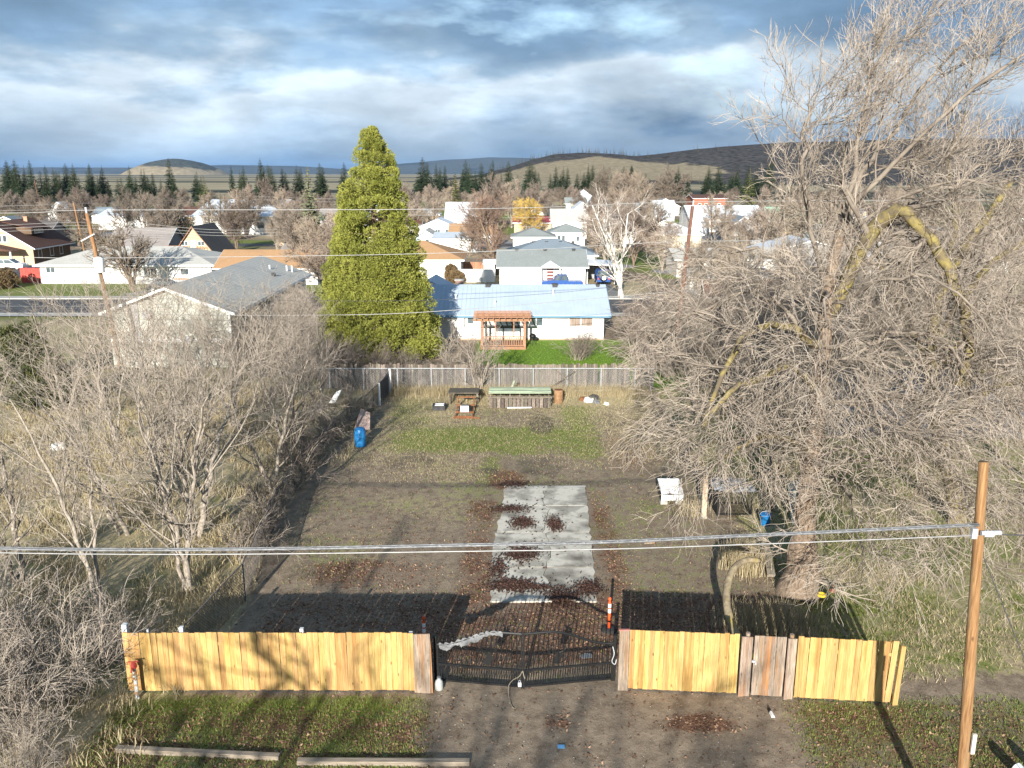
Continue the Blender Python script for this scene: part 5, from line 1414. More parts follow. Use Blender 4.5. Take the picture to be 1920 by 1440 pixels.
# ================================================================== back fence: weathered boards, chain link in front
BF = thing('board_fence', 'weathered grey board fence closing the back of the lot', 'fence', (-1.5, 55.9, 0))
mes = [picket_mesh(.138, h, .018, ear=.025).mesh('board', M_OLDWOOD) for h in (1.72, 1.78, 1.68)]
x = -13.0; k = 0
while x < 9.6:
    if random.random() > 0.012:
        link_mesh('board', random.choice(mes), None, BF, loc=(x, 55.9 + random.uniform(-.01, .01), 0.03 + random.uniform(-.05, .02)), rot=(random.uniform(-.02, .02), random.uniform(-.015, .015), 0))
    x += .146
for z in (.4, 1.4):
    mb = MB(); mb.box(-13, 9.6, 55.92, 55.96, z, z + .09); mb.build('rail', M_OLDWOOD, BF)


def chain_link(label, pts, h, posts, mesh_r=.0045, pitch=.11, postmat=M_GALV):
    t = thing('chain_link_fence', label, 'fence', (*pts[0], 0))
    P = [Vector((*p, 0)) for p in pts]
    for a, b in zip(P[:-1], P[1:]):
        mb = MB(); mb.tube([a + Vector((0, 0, h)), b + Vector((0, 0, h))], .024, 6); mb.build('top_rail', postmat, t)
    segs = []
    for a, b in zip(P[:-1], P[1:]):
        L = (b - a).length; n = int(L / pitch)
        for i in range(-int(h / pitch), n):
            for sg in (0, 1):
                u0, u1 = i * pitch, i * pitch + h - .06
                za, zb = (.04, h - .02) if sg == 0 else (h - .02, .04)
                if u0 < 0: za += (zb - za) * (-u0) / (u1 - u0); u0 = 0
                if u1 > L: zb = za + (zb - za) * (L - u0) / (u1 - u0); u1 = L
                if u1 - u0 < .05: continue
                pa, pb = a + (b - a) * (u0 / L), a + (b - a) * (u1 / L)
                segs.append([(pa.x, pa.y, za), (pb.x, pb.y, zb)])
    S = np.array(segs)
    V, q = tubes(S, np.full(S.shape[:2], mesh_r), 3)
    setp(link_mesh('wire_mesh', mesh_np('wire_mesh', V, q, mat=postmat), None, t), kind='stuff')
    for (x, y) in posts:
        mb = MB(); mb.tube([(x, y, -.05), (x, y, h + .03)], .03, 8); mb.build('post', postmat, t)
    return t


chain_link('galvanised chain-link fence in front of the weathered back boards', [(-13, 55.45), (9.5, 55.45)], 1.55, [(x, 55.45) for x in np.arange(-12.2, 9.5, 2.27)])
CLF = chain_link('rusted dark chain-link fence along the left side of the lot under the bushes', [(-8.05, 54.6), (-8.5, 50.5), (-9.5, 44), (-9.95, 38), (-9.7, 32), (-9.1, 26.5), (-9.6, 22.0)], 1.4, [(-8.5, 50.5), (-9.5, 44), (-9.95, 38), (-9.7, 32), (-9.1, 26.5)], mesh_r=.006, postmat=pm('rusty_wire', (0.09, 0.08, 0.075), (0.17, 0.15, 0.135), scale=6, rough=0.8))
for (x, y, h) in ((-8.02, 54.5, 1.75), (-8.32, 51.8, 1.45)):
    mb = MB(); mb.box(x - .06, x + .06, y - .06, y + .06, -.05, h); mb.build('white_post', M_WHITE, CLF)
mb = MB(); mb.add([(-8.12, 54.3, .1), (-8.42, 51.9, .25), (-8.42, 51.9, 1.2), (-8.10, 54.3, 1.62)], [(0, 1, 2, 3)]); o = mb.build('torn_sheet', M_TARP, CLF); o.modifiers.new('t', 'SOLIDIFY').thickness = .02
mb = MB(); mb.beam((2.6, 55.3, .3), (4.2, 55.35, 1.4), .1, .05); setp(mb.build('loose_plank', M_OLDWOOD), 'loose grey plank leaning rightward on the back chain link', 'plank')
mb = MB(); mb.beam((4.3, 55.28, .3), (2.9, 55.33, 1.45), .1, .05); setp(mb.build('loose_plank', M_OLDWOOD), 'loose grey plank leaning leftward on the back chain link', 'plank')

# ================================================================== junk at the back of the lot
LP = thing('lumber_stack', 'stack of old lumber topped with pale green boards', 'lumber stack', (0.5, 51.7, 0))
M_GREENPAINT = pm('flaking_green_paint', (0.33, 0.42, 0.27), (0.46, 0.52, 0.37), scale=5, stretch=(.5, 6, 6), rough=0.85, c3=(0.16, 0.14, 0.11), s3=1.4)
for k in range(5):
    mb = MB(); y = 51.55 + k * .30; mb.box(-1.45, 2.45, y, y + .27, .84 + .02 * (k % 2), .885 + .02 * (k % 2), Matrix.Rotation(0, 4, 'Z')); mb.build('green_board', M_GREENPAINT, LP)
for k in range(7):
    x = -1.35 + k * .6
    mb = MB(); mb.box(x, x + .06, 51.2, 53.0, .70, .835); mb.build('bearer', M_OLDWOOD, LP)
for k in range(16):
    x = -1.4 + k * .24
    mb = MB(); mb.prism([(51.02, .05), (51.08, .05), (51.24, .60 + random.uniform(-.04, .03)), (51.19, .62)], x, x + .2, 'x'); mb.build('stave', M_OLDWOOD, LP)
for z, y in ((.62, 51.3), (.25, 51.4), (.45, 51.6), (.6, 52.4)):
    mb = MB(); mb.box(-1.5, 2.5, y, y + .2, z, z + .07); mb.build('plank', M_OLDWOOD, LP)
mb = MB(); mb.beam((-.3, 50.95, .08), (1.2, 50.9, .11), .08, .06); mb.build('white_stick', M_WHITE, LP)
mb = MB(); mb.beam((-.15, 53.4, .5), (.15, 53.5, 1.2), .16, .04); mb.build('upright_board', M_GREENPAINT, LP)
RS = thing('steel_trolley', 'rusty steel trolley frame with a white box on it', 'trolley', (-2.85, 49.3, 0))
for x in (-3.35, -2.35):
    mb = MB(); mb.beam((x, 48.85, .08), (x, 51.6, .35), .06, .06); mb.build('side_rail', M_RUST, RS)
for y, z in ((48.9, .10), (49.5, .22), (50.2, .45), (51.0, .75), (51.5, .62)):
    mb = MB(); mb.beam((-3.4, y, z), (-2.3, y, z), .07, .07); mb.build('cross_bar', M_RUST, RS)
for x in (-3.35, -2.35):
    mb = MB(); mb.beam((x, 51.0, 0), (x, 51.0, .78), .06, .06); mb.build('leg', M_RUST, RS)
    mb = MB(); mb.beam((x, 49.5, 0), (x, 49.5, .25), .06, .06); mb.build('leg', M_RUST, RS)
mb = MB(); mb.beam((-3.5, 48.8, .06), (-1.9, 48.75, .06), .07, .07); mb.build('tow_bar', M_RUST, RS)
WB = thing('white_box', 'white appliance box resting on the rusty frame', 'box', (-2.85, 49.6, .3))
mb = MB(); mb.box(-3.1, -2.6, 49.3, 49.62, .27, .62); mb.build('case', M_WHITE, WB); mb = MB(); mb.box(-3.07, -2.63, 49.34, 49.58, .625, .66); mb.build('lid', M_TARP, WB)
TS = thing('workbench', 'dark rotten table behind the rusty frame', 'table', (-3.1, 52.4, 0))
mb = MB(); mb.box(-4.0, -2.1, 51.9, 53.1, .72, .80); mb.build('top', M_OLDWOOD, TS)
for x in (-3.9, -2.2):
    for y in (52.0, 53.0):
        mb = MB(); mb.box(x - .05, x + .05, y - .05, y + .05, 0, .72); mb.build('leg', M_OLDWOOD, TS)
DC = thing('crate', 'black slatted crate with white slats left of the rusty frame', 'crate', (-4.5, 50.9, 0))
mb = MB(); mb.box(-4.9, -4.1, 50.5, 51.3, .02, .30); mb.build('box', M_VENT, DC)
for y in (50.6, 50.95):
    mb = MB(); mb.box(-4.75, -4.2, y, y + .14, .305, .33); mb.build('slat', M_WHITE, DC)
RB = thing('oil_drum', 'rusty oil drum at the right end of the lumber stack', 'barrel', (2.95, 52.4, 0))
mb = MB(); mb.lathe([(.28, 0), (.29, .02), (.29, .28), (.30, .30), (.29, .32), (.29, .56), (.30, .58), (.29, .6), (.29, .85), (.27, .86)], (2.95, 52.4, 0), 18); mb.build('body', pm('rusty_tan', (0.20, 0.10, 0.05), (0.30, 0.19, 0.10), scale=6, rough=0.9), RB, smooth=True)
mb = MB(); mb.lathe([(.26, .84), (.26, .87)], (2.95, 52.4, 0), 18); mb.build('lid', M_RUST, RB)
mb = MB(); mb.beam((4.2, 55.0, .12), (6.6, 55.05, .14), .12, .1); setp(mb.build('white_plank', M_WHITE), 'white painted plank lying in straw by the back fence', 'plank')
for k, (x, y, s, m, lb) in enumerate(((4.9, 52.6, .34, M_WHITE, 'crumpled white bag left in the rubbish heap'), (5.35, 52.2, .28, M_TARP, 'crumpled grey sheet at the front of the rubbish heap'), (5.25, 53.1, .38, M_VENT, 'black box topping the rubbish heap'), (5.95, 51.9, .22, M_WHITE, 'small white scrap right of the rubbish heap'), (4.6, 52.9, .3, M_RUST, 'rusty scrap at the left of the rubbish heap'))):
    r = random.Random(k); mb = MB(); pf = [(s * (.8 + .4 * r.random()) * math.cos(2 * math.pi * i / 7), s * (.6 + .5 * r.random()) * math.sin(2 * math.pi * i / 7)) for i in range(7)]
    V = [(x + a, y + b, .02) for a, b in pf] + [(x + a * .7, y + b * .7, s * (.5 + .4 * r.random())) for a, b in pf]
    mb.add(V, [tuple(range(6, -1, -1)), tuple(range(7, 14))] + [(i, (i + 1) % 7, 7 + (i + 1) % 7, 7 + i) for i in range(7)]); setp(mb.build('rubbish', m), lb, 'rubbish')
BBR = thing('plastic_barrel', 'blue plastic barrel standing at the left wire fence', 'barrel', (-8.1, 43.5, 0))
mb = MB(); mb.lathe([(.26, 0), (.30, .06), (.31, .3), (.30, .33), (.31, .36), (.31, .66), (.30, .69), (.31, .72), (.28, .98), (.22, 1.03)], (-8.1, 43.5, 0), 18); mb.build('body', pm('blue_plastic', (0.015, 0.13, 0.33), (0.02, 0.18, 0.42), scale=3, rough=0.4), BBR, smooth=True)
mb = MB(); mb.lathe([(.2, 1.02), (.2, 1.04)], (-8.1, 43.5, 0), 14); mb.build('lid', MATS['blue_plastic'], BBR)
mb = MB(); mb.add([(-8.9, 46.2, .2), (-8.0, 46.0, .15), (-8.1, 46.9, .9), (-8.7, 47.3, 1.05)], [(0, 1, 2, 3)]); o = setp(mb.build('scrap_panel', pm('pinkish_panel', (0.38, 0.27, 0.23), (0.3, 0.24, 0.21), scale=3, rough=0.8)), 'faded pinkish panel leaning on the left wire fence', 'panel'); o.modifiers.new('t', 'SOLIDIFY').thickness = .03
mb = MB(); mb.add([(-10.9, 49.0, .9), (-10.5, 49.4, 1.5), (-10.2, 49.5, 1.6), (-10.5, 49.0, .95)], [(0, 1, 2, 3)]); o = setp(mb.build('sheet_metal', pm('bright_sheet', (0.6, 0.62, 0.62), scale=5, rough=0.4)), 'bright bent sheet caught in the bushes left of the wire fence', 'sheet'); o.modifiers.new('t', 'SOLIDIFY').thickness = .01
for lb, x, y in (('white plastic sack lying in dry grass by the left trees', -24.0, 43.0), ('pale flat stone in the dry grass beneath the left trees', -20.9, 36.6)):
    r = random.Random(int(x)); mb = MB(); pf = [(.42 * (.8 + .4 * r.random()) * math.cos(2 * math.pi * i / 8), .34 * (.7 + .5 * r.random()) * math.sin(2 * math.pi * i / 8)) for i in range(8)]
    mb.add([(x + a, y + b, 0) for a, b in pf] + [(x + a * .75, y + b * .75, .32 if 'sack' in lb else .1) for a, b in pf], [tuple(range(7, -1, -1)), tuple(range(8, 16))] + [(i, (i + 1) % 8, 8 + (i + 1) % 8, 8 + i) for i in range(8)])
    setp(mb.build('sack' if 'sack' in lb else 'stone', M_WHITE if 'sack' in lb else M_KERB), lb, 'sack' if 'sack' in lb else 'stone')
# low white board and stones in the straw
setp(MB().beam((5.2, 31.15, .05), (5.62, 31.2, .06), .16, .06).build('board_scrap', M_GREYWOOD), 'short pale board lying right of the concrete slab', 'board')

# ================================================================== things at the right edge of the lot
TB = thing('wash_tub', 'white square tub with dead leaves in it, propped on blocks', 'tub', (7.05, 35.6, 0))
Mt = Matrix.Translation((7.02, 35.7, .42)) @ Matrix.Rotation(R_(14), 4, 'X')
mb = MB()
mb.box(-.48, .48, -.62, .62, -.02, .02, Mt)
for b in ((-.48, -.44, -.62, .62, .02, .30), (.44, .48, -.62, .62, .02, .30), (-.44, .44, .58, .62, .02, .30), (-.44, .44, -.62, -.58, .02, .24)): mb.box(*b, Mt)
mb.build('basin', M_WHITE, TB)
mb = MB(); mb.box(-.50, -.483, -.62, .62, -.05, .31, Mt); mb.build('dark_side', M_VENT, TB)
for x in (6.7, 7.35):
    mb = MB(); mb.box(x - .15, x + .15, 35.25, 35.6, 0, .22); mb.build('block', M_KERB, TB)
lv = np.random.default_rng(9)
mb = MB()
for k in range(60):
    c = Mt @ Vector((lv.normal(-.02, .11), lv.normal(-.38, .07), .03 + abs(lv.normal(0, .04)))); a = lv.uniform(0, 6.28); s = .05
    mb.add([c + Vector((s * math.cos(a), s * math.sin(a), lv.uniform(-.02, .03))), c + Vector((-s * .5 * math.sin(a), s * .5 * math.cos(a), .01)), c + Vector((-s * math.cos(a), -s * math.sin(a), lv.uniform(-.02, .03))), c + Vector((s * .5 * math.sin(a), -s * .5 * math.cos(a), 0))], [(0, 1, 2, 3)])
setp(mb.build('dead_leaves', pm('dead_leaf_dark', (0.05, 0.025, 0.018), (0.13, 0.06, 0.035), scale=14, rough=0.9)), 'heap of dead leaves inside the white tub', 'leaves', kind='stuff')
GP = thing('wooden_post', 'pale square wooden post beside the white tub', 'post', (8.1, 33.8, 0))
mb = MB(); mb.box(8.02, 8.22, 33.7, 33.9, -.05, 1.95); mb.build('shaft', pm('pale_post', (0.40, 0.30, 0.20), (0.52, 0.42, 0.31), scale=4, stretch=(7, 7, .6), rough=0.9), GP)
mb = MB(); mb.box(7.995, 8.245, 33.675, 33.925, 0, .08); mb.build('foot', M_KERB, GP)
CG = thing('wire_cage', 'dark mesh cage with torn plastic on top behind the wooden post', 'cage', (9.4, 34.5, 0))
for x in (8.75, 10.2):
    for y in (34.0, 35.3):
        mb = MB(); mb.box(x - .03, x + .03, y - .03, y + .03, 0, 1.05); mb.build('upright', M_BLACK, CG)
for z in (.05, 1.03):
    for a, b in (((8.75, 34.0, z), (10.2, 34.0, z)), ((8.75, 35.3, z), (10.2, 35.3, z)), ((8.75, 34.0, z), (8.75, 35.3, z)), ((10.2, 34, z), (10.2, 35.3, z))):
        mb = MB(); mb.beam(a, b, .05, .05); mb.build('frame_bar', M_BLACK, CG)
S = []
for k in range(30):
    u = k / 29
    S += [[(8.75 + 1.45 * u, 33.99, .05), (8.75 + 1.45 * u, 33.99, 1.03)], [(8.74, 34 + 1.3 * u, .05), (8.74, 34 + 1.3 * u, 1.03)], [(8.75, 33.99, .05 + .98 * u), (10.2, 33.99, .05 + .98 * u)]]
S = np.array(S); V, q = tubes(S, np.full(S.shape[:2], .006), 3); setp(link_mesh('wire_mesh', mesh_np('wire_mesh', V, q, mat=M_BLACK), None, CG), kind='stuff')
mb = MB(); r = np.random.default_rng(2); n = 14
V = [(8.6 + 1.75 * i / (n - 1), 33.9 + 1.6 * j / (n - 1), 1.08 + r.uniform(0, .12)) for j in range(n) for i in range(n)]
mb.add(V, [(j * n + i, j * n + i + 1, (j + 1) * n + i + 1, (j + 1) * n + i) for j in range(n - 1) for i in range(n - 1) if r.random() > .12])
setp(mb.build('plastic_sheet', pm('torn_plastic', (0.09, 0.10, 0.11), (0.34, 0.36, 0.38), scale=6, rough=0.3, lo=.4, hi=.6)), 'torn translucent plastic crumpled on the wire cage', 'plastic sheet')
BK = thing('bucket', 'dark blue bucket in the shade right of the wire cage', 'bucket', (10.5, 33.0, 0))
mb = MB(); mb.lathe([(.17, 0), (.2, .05), (.22, .45), (.235, .46), (.235, .5), (.2, .5)], (10.5, 33.0, 0), 16); mb.build('body', MATS['blue_plastic'], BK, smooth=True)
mb = MB(); mb.tube(poly([(10.27, 33, .46), (10.3, 32.9, .62), (10.5, 32.85, .68), (10.7, 32.9, .62), (10.73, 33, .46)], 12), .01, 5); mb.build('handle', M_GALV, BK)
mb = MB(); mb.beam((11.2, 34.5, 0), (11.35, 34.5, 2.0), .12, .12); setp(mb.build('rusty_upright', M_RUST), 'rusty orange upright right of the wire cage', 'post')
mb = MB(); mb.add([(11.6, 32.9, .05), (12.6, 33.2, .05), (12.5, 33.9, 1.7), (11.5, 33.6, 1.7)], [(0, 1, 2, 3)]); o = setp(mb.build('window_sash', pm('dusty_pane', (0.22, 0.25, 0.24), (0.35, 0.37, 0.35), scale=3, rough=0.25)), 'dusty glass sheet leaning in the shade by the willow trunk', 'glass sheet'); o.modifiers.new('t', 'SOLIDIFY').thickness = .03
TR = thing('tyre', 'old tyre lying in the dry grass near the willow', 'tyre', (9.15, 29.9, .1))
mb = MB(); mb.tube([(9.15 + .28 * math.cos(a), 29.9 + .28 * math.sin(a), .14 + .04 * math.sin(a)) for a in np.linspace(0, 2 * math.pi, 21)], .10, 8, cap=False); mb.build('casing', pm('dusty_rubber', (0.07, 0.07, 0.07), (0.13, 0.13, 0.13), scale=9, rough=0.9), TR, smooth=True)
mb = MB(); mb.beam((9.35, 28.2, .1), (9.6, 30.0, .55), .28, .12); setp(mb.build('old_sleeper', M_OLDWOOD), 'grey old timber leaning in the shade by the willow', 'timber')
YP = MB(); YP.lathe([(.05, .02), (.16, .05), (.18, .10), (.14, .12), (.05, .09)], (10.65, 26.75, .03), 9); setp(YP.build('discarded_tray', pm('yellow_plastic', (0.62, 0.45, 0.02), (0.7, 0.53, 0.04), scale=5, rough=0.5)), 'yellow plastic tray on the ground by the willow trunk', 'tray')
CN = MB(); CN.lathe([(.12, 0), (.11, .03), (.045, .03), (.015, .3)], (11.2, 27.2, .02), 12); setp(CN.build('small_cone', pm('faded_orange', (0.34, 0.15, 0.09), scale=5, rough=0.6)), 'faded orange cone at the willow foot', 'cone')
BL = thing('bent_log', 'bent broken limb with yellow lichen rising behind the fence', 'log', (7.45, 23.0, 0))
mb = MB(); mb.tube(poly([(6.95, 21.75, .55), (6.75, 22.3, .8), (6.62, 23.3, 1.0), (6.7, 24.3, 1.35), (7.1, 25.3, 1.7), (7.7, 26.0, 1.75), (8.3, 26.3, 1.6)], 22), [.13, .125, .135, .13, .12, .13, .125, .12, .13, .12, .125, .115, .12, .11, .12, .105, .11, .10, .105, .09, .095, .08], 10); mb.build('limb', pm('pale_lichen_limb', (0.17, 0.135, 0.09), (0.33, 0.27, 0.17), scale=5, rough=0.95, bump=0.9, c3=(0.42, 0.31, 0.03), s3=1.1), BL, smooth=True)
mb = MB(); mb.tube(poly([(6.95, 21.75, .55), (7.1, 21.6, .2), (7.2, 21.5, -.1)], 6), [.14, .15, .16, .17, .18, .2], 10); mb.build('butt', MATS['pale_lichen_limb'], BL, smooth=True)

# ================================================================== trees and shrubs
def tree_object(name, label, cat, loc, parts, group=None):
    """parts: list of (part name, list of (V, quads), material)"""
    t = thing(name, label, cat, loc, group)
    for pn, chunks, mat in parts:
        if pn == 'limb':
            for V, q in chunks:
                link_mesh(pn, mesh_np(pn, V, q, smooth=True, mat=mat), None, t, world_coords=False)
            continue
        V, q = merge(chunks)
        me = mesh_np(pn, V, q, smooth=True, mat=mat)
        o = link_mesh(pn, me, None, t, world_coords=False)
    return t


def single(P, R): return P[None], R[None]


def limb(pts, r0, r1, K=14, wig=0.05, r=None):
    P = poly(pts, K, wig, r); return P, np.linspace(r0, r1, K) * (1 + 0.08 * (r or rng).normal(size=K))


# ---- the great willow at the right edge of the lot
def build_willow():
    r = np.random.default_rng(21)
    O = np.array([10.0, 27.2, 0.0])
    trunk = limb([(9.95, 27.1, -0.2), (10.05, 27.3, 1.2), (10.19, 27.6, 2.9), (10.4, 28, 5.8), (10.42, 28.2, 8.5), (10.53, 28.4, 10.5), (10.93, 28.6, 12.4)], .46, .17, 16, .06, r)
    trunk[1][0] = .85; trunk[1][1] = .68; trunk[1][2] = .58; trunk[1][3] = .52
    arch = limb([(10.6, 28.4, 9.6), (11.02, 28.3, 10.6), (11.37, 28, 11.74), (11.71, 27.6, 12.7), (12.17, 27.2, 13.03), (12.81, 26.8, 12.42), (13.4, 26.4, 11.39), (13.8, 26, 10.46), (13.92, 25.6, 9.21), (13.74, 25.4, 7.91)], .26, .14, 20, .07, r)
    li = [
        ([(10.93, 28.6, 12.39), (11.46, 29, 13.93), (12.41, 29.5, 15.3), (13.85, 30, 17.2), (15.4, 30.5, 18.6)], .17),
        ([(10.85, 28.6, 12.21), (11.04, 28.4, 14.1), (11.09, 28.2, 15.42), (11.1, 28, 17.0), (11.7, 28, 18.2)], .16),
        ([(10.5, 28.4, 10.47), (9.65, 28, 12.59), (9.12, 27.6, 14.26), (9.04, 27.4, 15.6), (9.1, 27.4, 16.4)], .16),
        ([(11.2, 28.6, 13.25), (12.19, 28, 14.59), (13.39, 27.4, 16.17), (14.91, 27, 17.4), (16.2, 27, 17.9)], .14),
        ([(11.46, 28, 11.74), (13.48, 29, 13.24), (15.83, 30, 14.27), (18.4, 31, 15.0)], .15),
        ([(10.5, 28.3, 9.04), (9.35, 28.8, 10.78), (8.38, 29.4, 11.62), (7.43, 30, 11.75), (6.6, 30.6, 11.2)], .15),
        ([(10.47, 28.2, 7.96), (8.93, 29, 10.03), (7.73, 30, 9.88), (6.27, 31, 8.95), (5.3, 31.6, 7.83)], .15),
        ([(10.4, 28, 5.77), (9.05, 29, 5.86), (7.77, 30, 5.97), (6.41, 31, 5.9), (5.2, 31.6, 5.3)], .14),
        ([(10.42, 28.2, 8.52), (11.42, 27.2, 8.89), (12.29, 26.2, 9.43), (13.16, 25.2, 9.12), (13.94, 24.6, 8.11)], .16),
        ([(10.41, 28, 6.71), (11.54, 27, 6.8), (12.43, 26, 7.42), (13.0, 25, 7.01), (13.49, 24.4, 5.85)], .15),
        ([(10.39, 28, 4.81), (11.17, 26.6, 5.46), (11.44, 25.2, 5.57), (11.6, 24.2, 4.73)], .13),
        ([(10.31, 27.8, 3.91), (10.5, 26, 4.57), (10.53, 24.6, 4.04), (10.64, 23.8, 2.99)], .12),
        ([(10.5, 28.3, 10.0), (11.8, 29.6, 11.0), (13.4, 31, 11.3), (15.0, 32.3, 10.6)], .14),
        ([(10.4, 28.2, 7.2), (11.6, 30, 8.2), (12.6, 32, 8.4), (13.6, 34, 7.6)], .14),
        ([(10.4, 28.2, 7.6), (12.2, 27.0, 8.4), (14.2, 25.6, 8.2), (15.6, 24.2, 6.6), (16.0, 23.4, 4.8)], .14),
        ([(10.3, 27.9, 5.2), (11.8, 26.2, 6.4), (13.0, 24.4, 6.0), (13.4, 23.0, 4.4)], .12),
        ([(10.4, 28, 7.5), (10.2, 26, 8.6), (10.4, 24.4, 8.2), (10.6, 23.2, 6.8)], .11),
        ([(10.4, 28, 6.5), (12.6, 26, 7.2), (14.4, 24, 6.2), (15.2, 22.8, 4.0)], .12),
        ([(10.3, 27.8, 4.5), (12.0, 25.6, 5.4), (13.2, 24, 4.4), (13.6, 23, 2.8)], .11),
        ([(10.4, 28, 8.0), (13.0, 27, 9.0), (15.4, 25.4, 8.2), (16.8, 24, 6.0)], .12),
        ([(10.4, 28.2, 9.5), (9.6, 26, 10.6), (9.0, 24.5, 10.2), (8.6, 23.4, 8.8)], .11),
        ([(10.6, 28.3, 10), (12, 26, 11.2), (13.2, 24.4, 10.6), (14, 23.4, 9)], .11),
        ([(10.9, 28.5, 12.2), (12.6, 27.4, 13.6), (14.8, 26.4, 14.0), (17.0, 25.6, 13.0)], .11),
    ]
    lich = [
        ([(10.42, 28.2, 8.52), (8.88, 27.5, 9.37), (7.81, 26.8, 9.35), (7.01, 26.2, 8.92), (6.51, 25.8, 7.9), (5.99, 25.6, 6.75)], .15),
        ([(10.4, 28, 6.9), (9.24, 27.2, 8.01), (8.14, 26.4, 7.96), (7.15, 25.8, 7.78), (6.41, 25.4, 7.32), (5.83, 25.2, 6.61)], .15),
        ([(10.39, 28, 4.81), (8.7, 26.6, 5.82), (7.38, 25.6, 5.96), (6.3, 25, 5.5)], .13),
    ]
    L = [limb(p, a * (.60 if i < 5 else .58), a * .2, 14, .08, r) for i, (p, a) in enumerate(li)]
    Q = [limb(p, a, a * .45, 14, .04, r) for p, a in lich]
    bark = [tubes(*single(*trunk), 14)]
    moss = [tubes(*single(*arch), 10)] + [tubes(*single(*q), 8) for q in Q]
    bark += [tubes(*single(*l), 8) for l in L]
    P = np.array([l[0] for l in L + Q]); R = np.array([l[1] for l in L + Q])
    ak = np.array([arch[0][np.linspace(0, 19, 14).astype(int)]]); ar = np.array([arch[1][np.linspace(0, 19, 14).astype(int)]])
    P = np.concatenate([P, ak]); R = np.concatenate([R, ar])
    # upright half grows up and to the right, the rest arches over and hangs
    up = np.array([0, 1, 2, 3, 4]); dn = np.array([i for i in range(len(P)) if i not in up])
    tw, br = [], []
    def crown(idx, g1, g2, g3, wind, l1, l2, l3, n1, n2, n3):
        a, ra = sprout(P[idx], R[idx], n1, .12, 1.0, .45, 1.2, l1, 8, g1, .14, .42, .016, .45, r=r, wind=wind)
        b, rb = sprout(a, ra, n2, .15, 1.0, .35, 1.0, l2, 7, g2, .17, .55, .010, .4, r=r, wind=wind)
        c, rc = sprout(b, rb, n3, .12, 1.0, .3, .9, l3, 5, g3, .19, .6, .0085, .4, r=r, wind=wind)
        d, rd = sprout(c, rc, 2 if len(idx) < 8 else 1, .25, .95, .3, .8, l3 * .5, 3, g3, .12, .75, .007, .3, r=r, wind=wind)
        br.extend([tubes(a, ra, 5), tubes(b, rb, 4)]); tw.extend([tubes(c, rc, 3), tubes(d, rd, 3)])
    crown(up, .28, .26, .22, (.07, 0, 0), 3.1, 1.7, .95, 13, 7, 6)
    crown(dn, .06, -.08, -.14, (0, 0, 0), 3.0, 1.9, 1.1, 10, 6, 6)
    # water shoots straight from the trunk
    tp, trr = single(*trunk)
    a, ra = sprout(tp, trr, 22, .10, 1.0, .8, 1.3, 2.6, 7, .22, .1, .08, .014, .2, r=r)
    b, rb = sprout(a, ra, 7, .2, 1.0, .3, .9, 1.3, 5, .0, .14, .6, .009, .3, r=r)
    c, rc = sprout(b, rb, 6, .2, 1.0, .3, .8, .7, 4, -.1, .14, .6, .0075, .3, r=r)
    tw.extend([tubes(a, ra, 4), tubes(b, rb, 3), tubes(c, rc, 3)])
    sh = lambda ch: [(v - O, q) for v, q in ch]
    return tree_object('willow_tree', 'huge bare willow with thick reddish trunk at the right side of the lot', 'tree', tuple(O), [('trunk', sh(bark[:1]), M_BARK), ('limb', sh(bark[1:]), M_BRANCH), ('limb', sh(moss), M_LICHEN), ('branches', sh(br), M_BRANCH), ('crown', sh(tw), M_TWIG)])


build_willow()


def build_second_willow():
    r = np.random.default_rng(33)
    O = np.array([18.4, 33.0, 0.0])
    tr = limb([(18.5, 33, -.2), (18.23, 33, 1.28), (17.26, 33, 3.81), (16.6, 33, 6.47), (16.59, 33, 9.45), (17.69, 33, 12.11), (18.86, 33, 13.89)], .38, .10, 16, .05, r)
    ls = [limb(p, .15, .05, 14, .05, r) for p in (
        [(16.79, 33, 6.03), (15.67, 33.5, 8.53), (14.86, 34, 10.16), (14.27, 34, 11.84)], [(16.63, 33, 6.47), (18.0, 32, 8.78), (19.28, 31, 9.74), (20.55, 30, 9.6)],
        [(16.69, 33, 9.45), (17.36, 34, 12.25), (17.1, 34.5, 14.69), (17.89, 35, 16.6)], [(17.1, 33, 4.4), (18.6, 31.4, 6.4), (19.4, 29.6, 6.6), (19.8, 28.0, 5.4)],
        [(17.2, 33, 4.0), (15.6, 31.6, 5.6), (14.8, 30, 5.5), (14.4, 28.6, 4.3)], [(16.6, 33, 7.8), (18.8, 34, 10.4), (20.8, 34.5, 11.6), (22.6, 35, 11.6)], [(17.4, 33, 3.6), (19, 34.5, 5.6), (20.6, 36, 6.0), (22.0, 37, 5.2)])]
    bark = [tubes(*single(*tr), 10)] + [tubes(*single(*l), 7) for l in ls]
    P = np.array([l[0] for l in ls] + [tr[0][np.linspace(2, 15, 14).astype(int)]]); R = np.array([l[1] for l in ls] + [tr[1][np.linspace(2, 15, 14).astype(int)]])
    a, ra = sprout(P, R, 11, .15, 1, .45, 1.1, 3.0, 7, .10, .1, .42, .016, .4, r=r)
    b, rb = sprout(a, ra, 7, .15, 1, .35, 1.0, 1.9, 6, -.10, .12, .55, .010, .4, r=r)
    c, rc = sprout(b, rb, 7, .15, 1, .3, .9, 1.2, 5, -.22, .14, .6, .0085, .4, r=r)
    br = [tubes(a, ra, 4), tubes(b, rb, 3)]; tw = [tubes(c, rc, 3)]
    sh = lambda ch: [(v - O, q) for v, q in ch]
    return tree_object('willow_tree', 'second bare willow with lichen-yellow limbs and hanging twigs, right of the great one', 'tree', tuple(O), [('trunk', sh(bark[:1]), M_LICHEN), ('limb', sh(bark[1:]), M_LICHEN), ('branches', sh(br), M_BRANCH), ('crown', sh(tw), M_TWIG)])


build_second_willow()


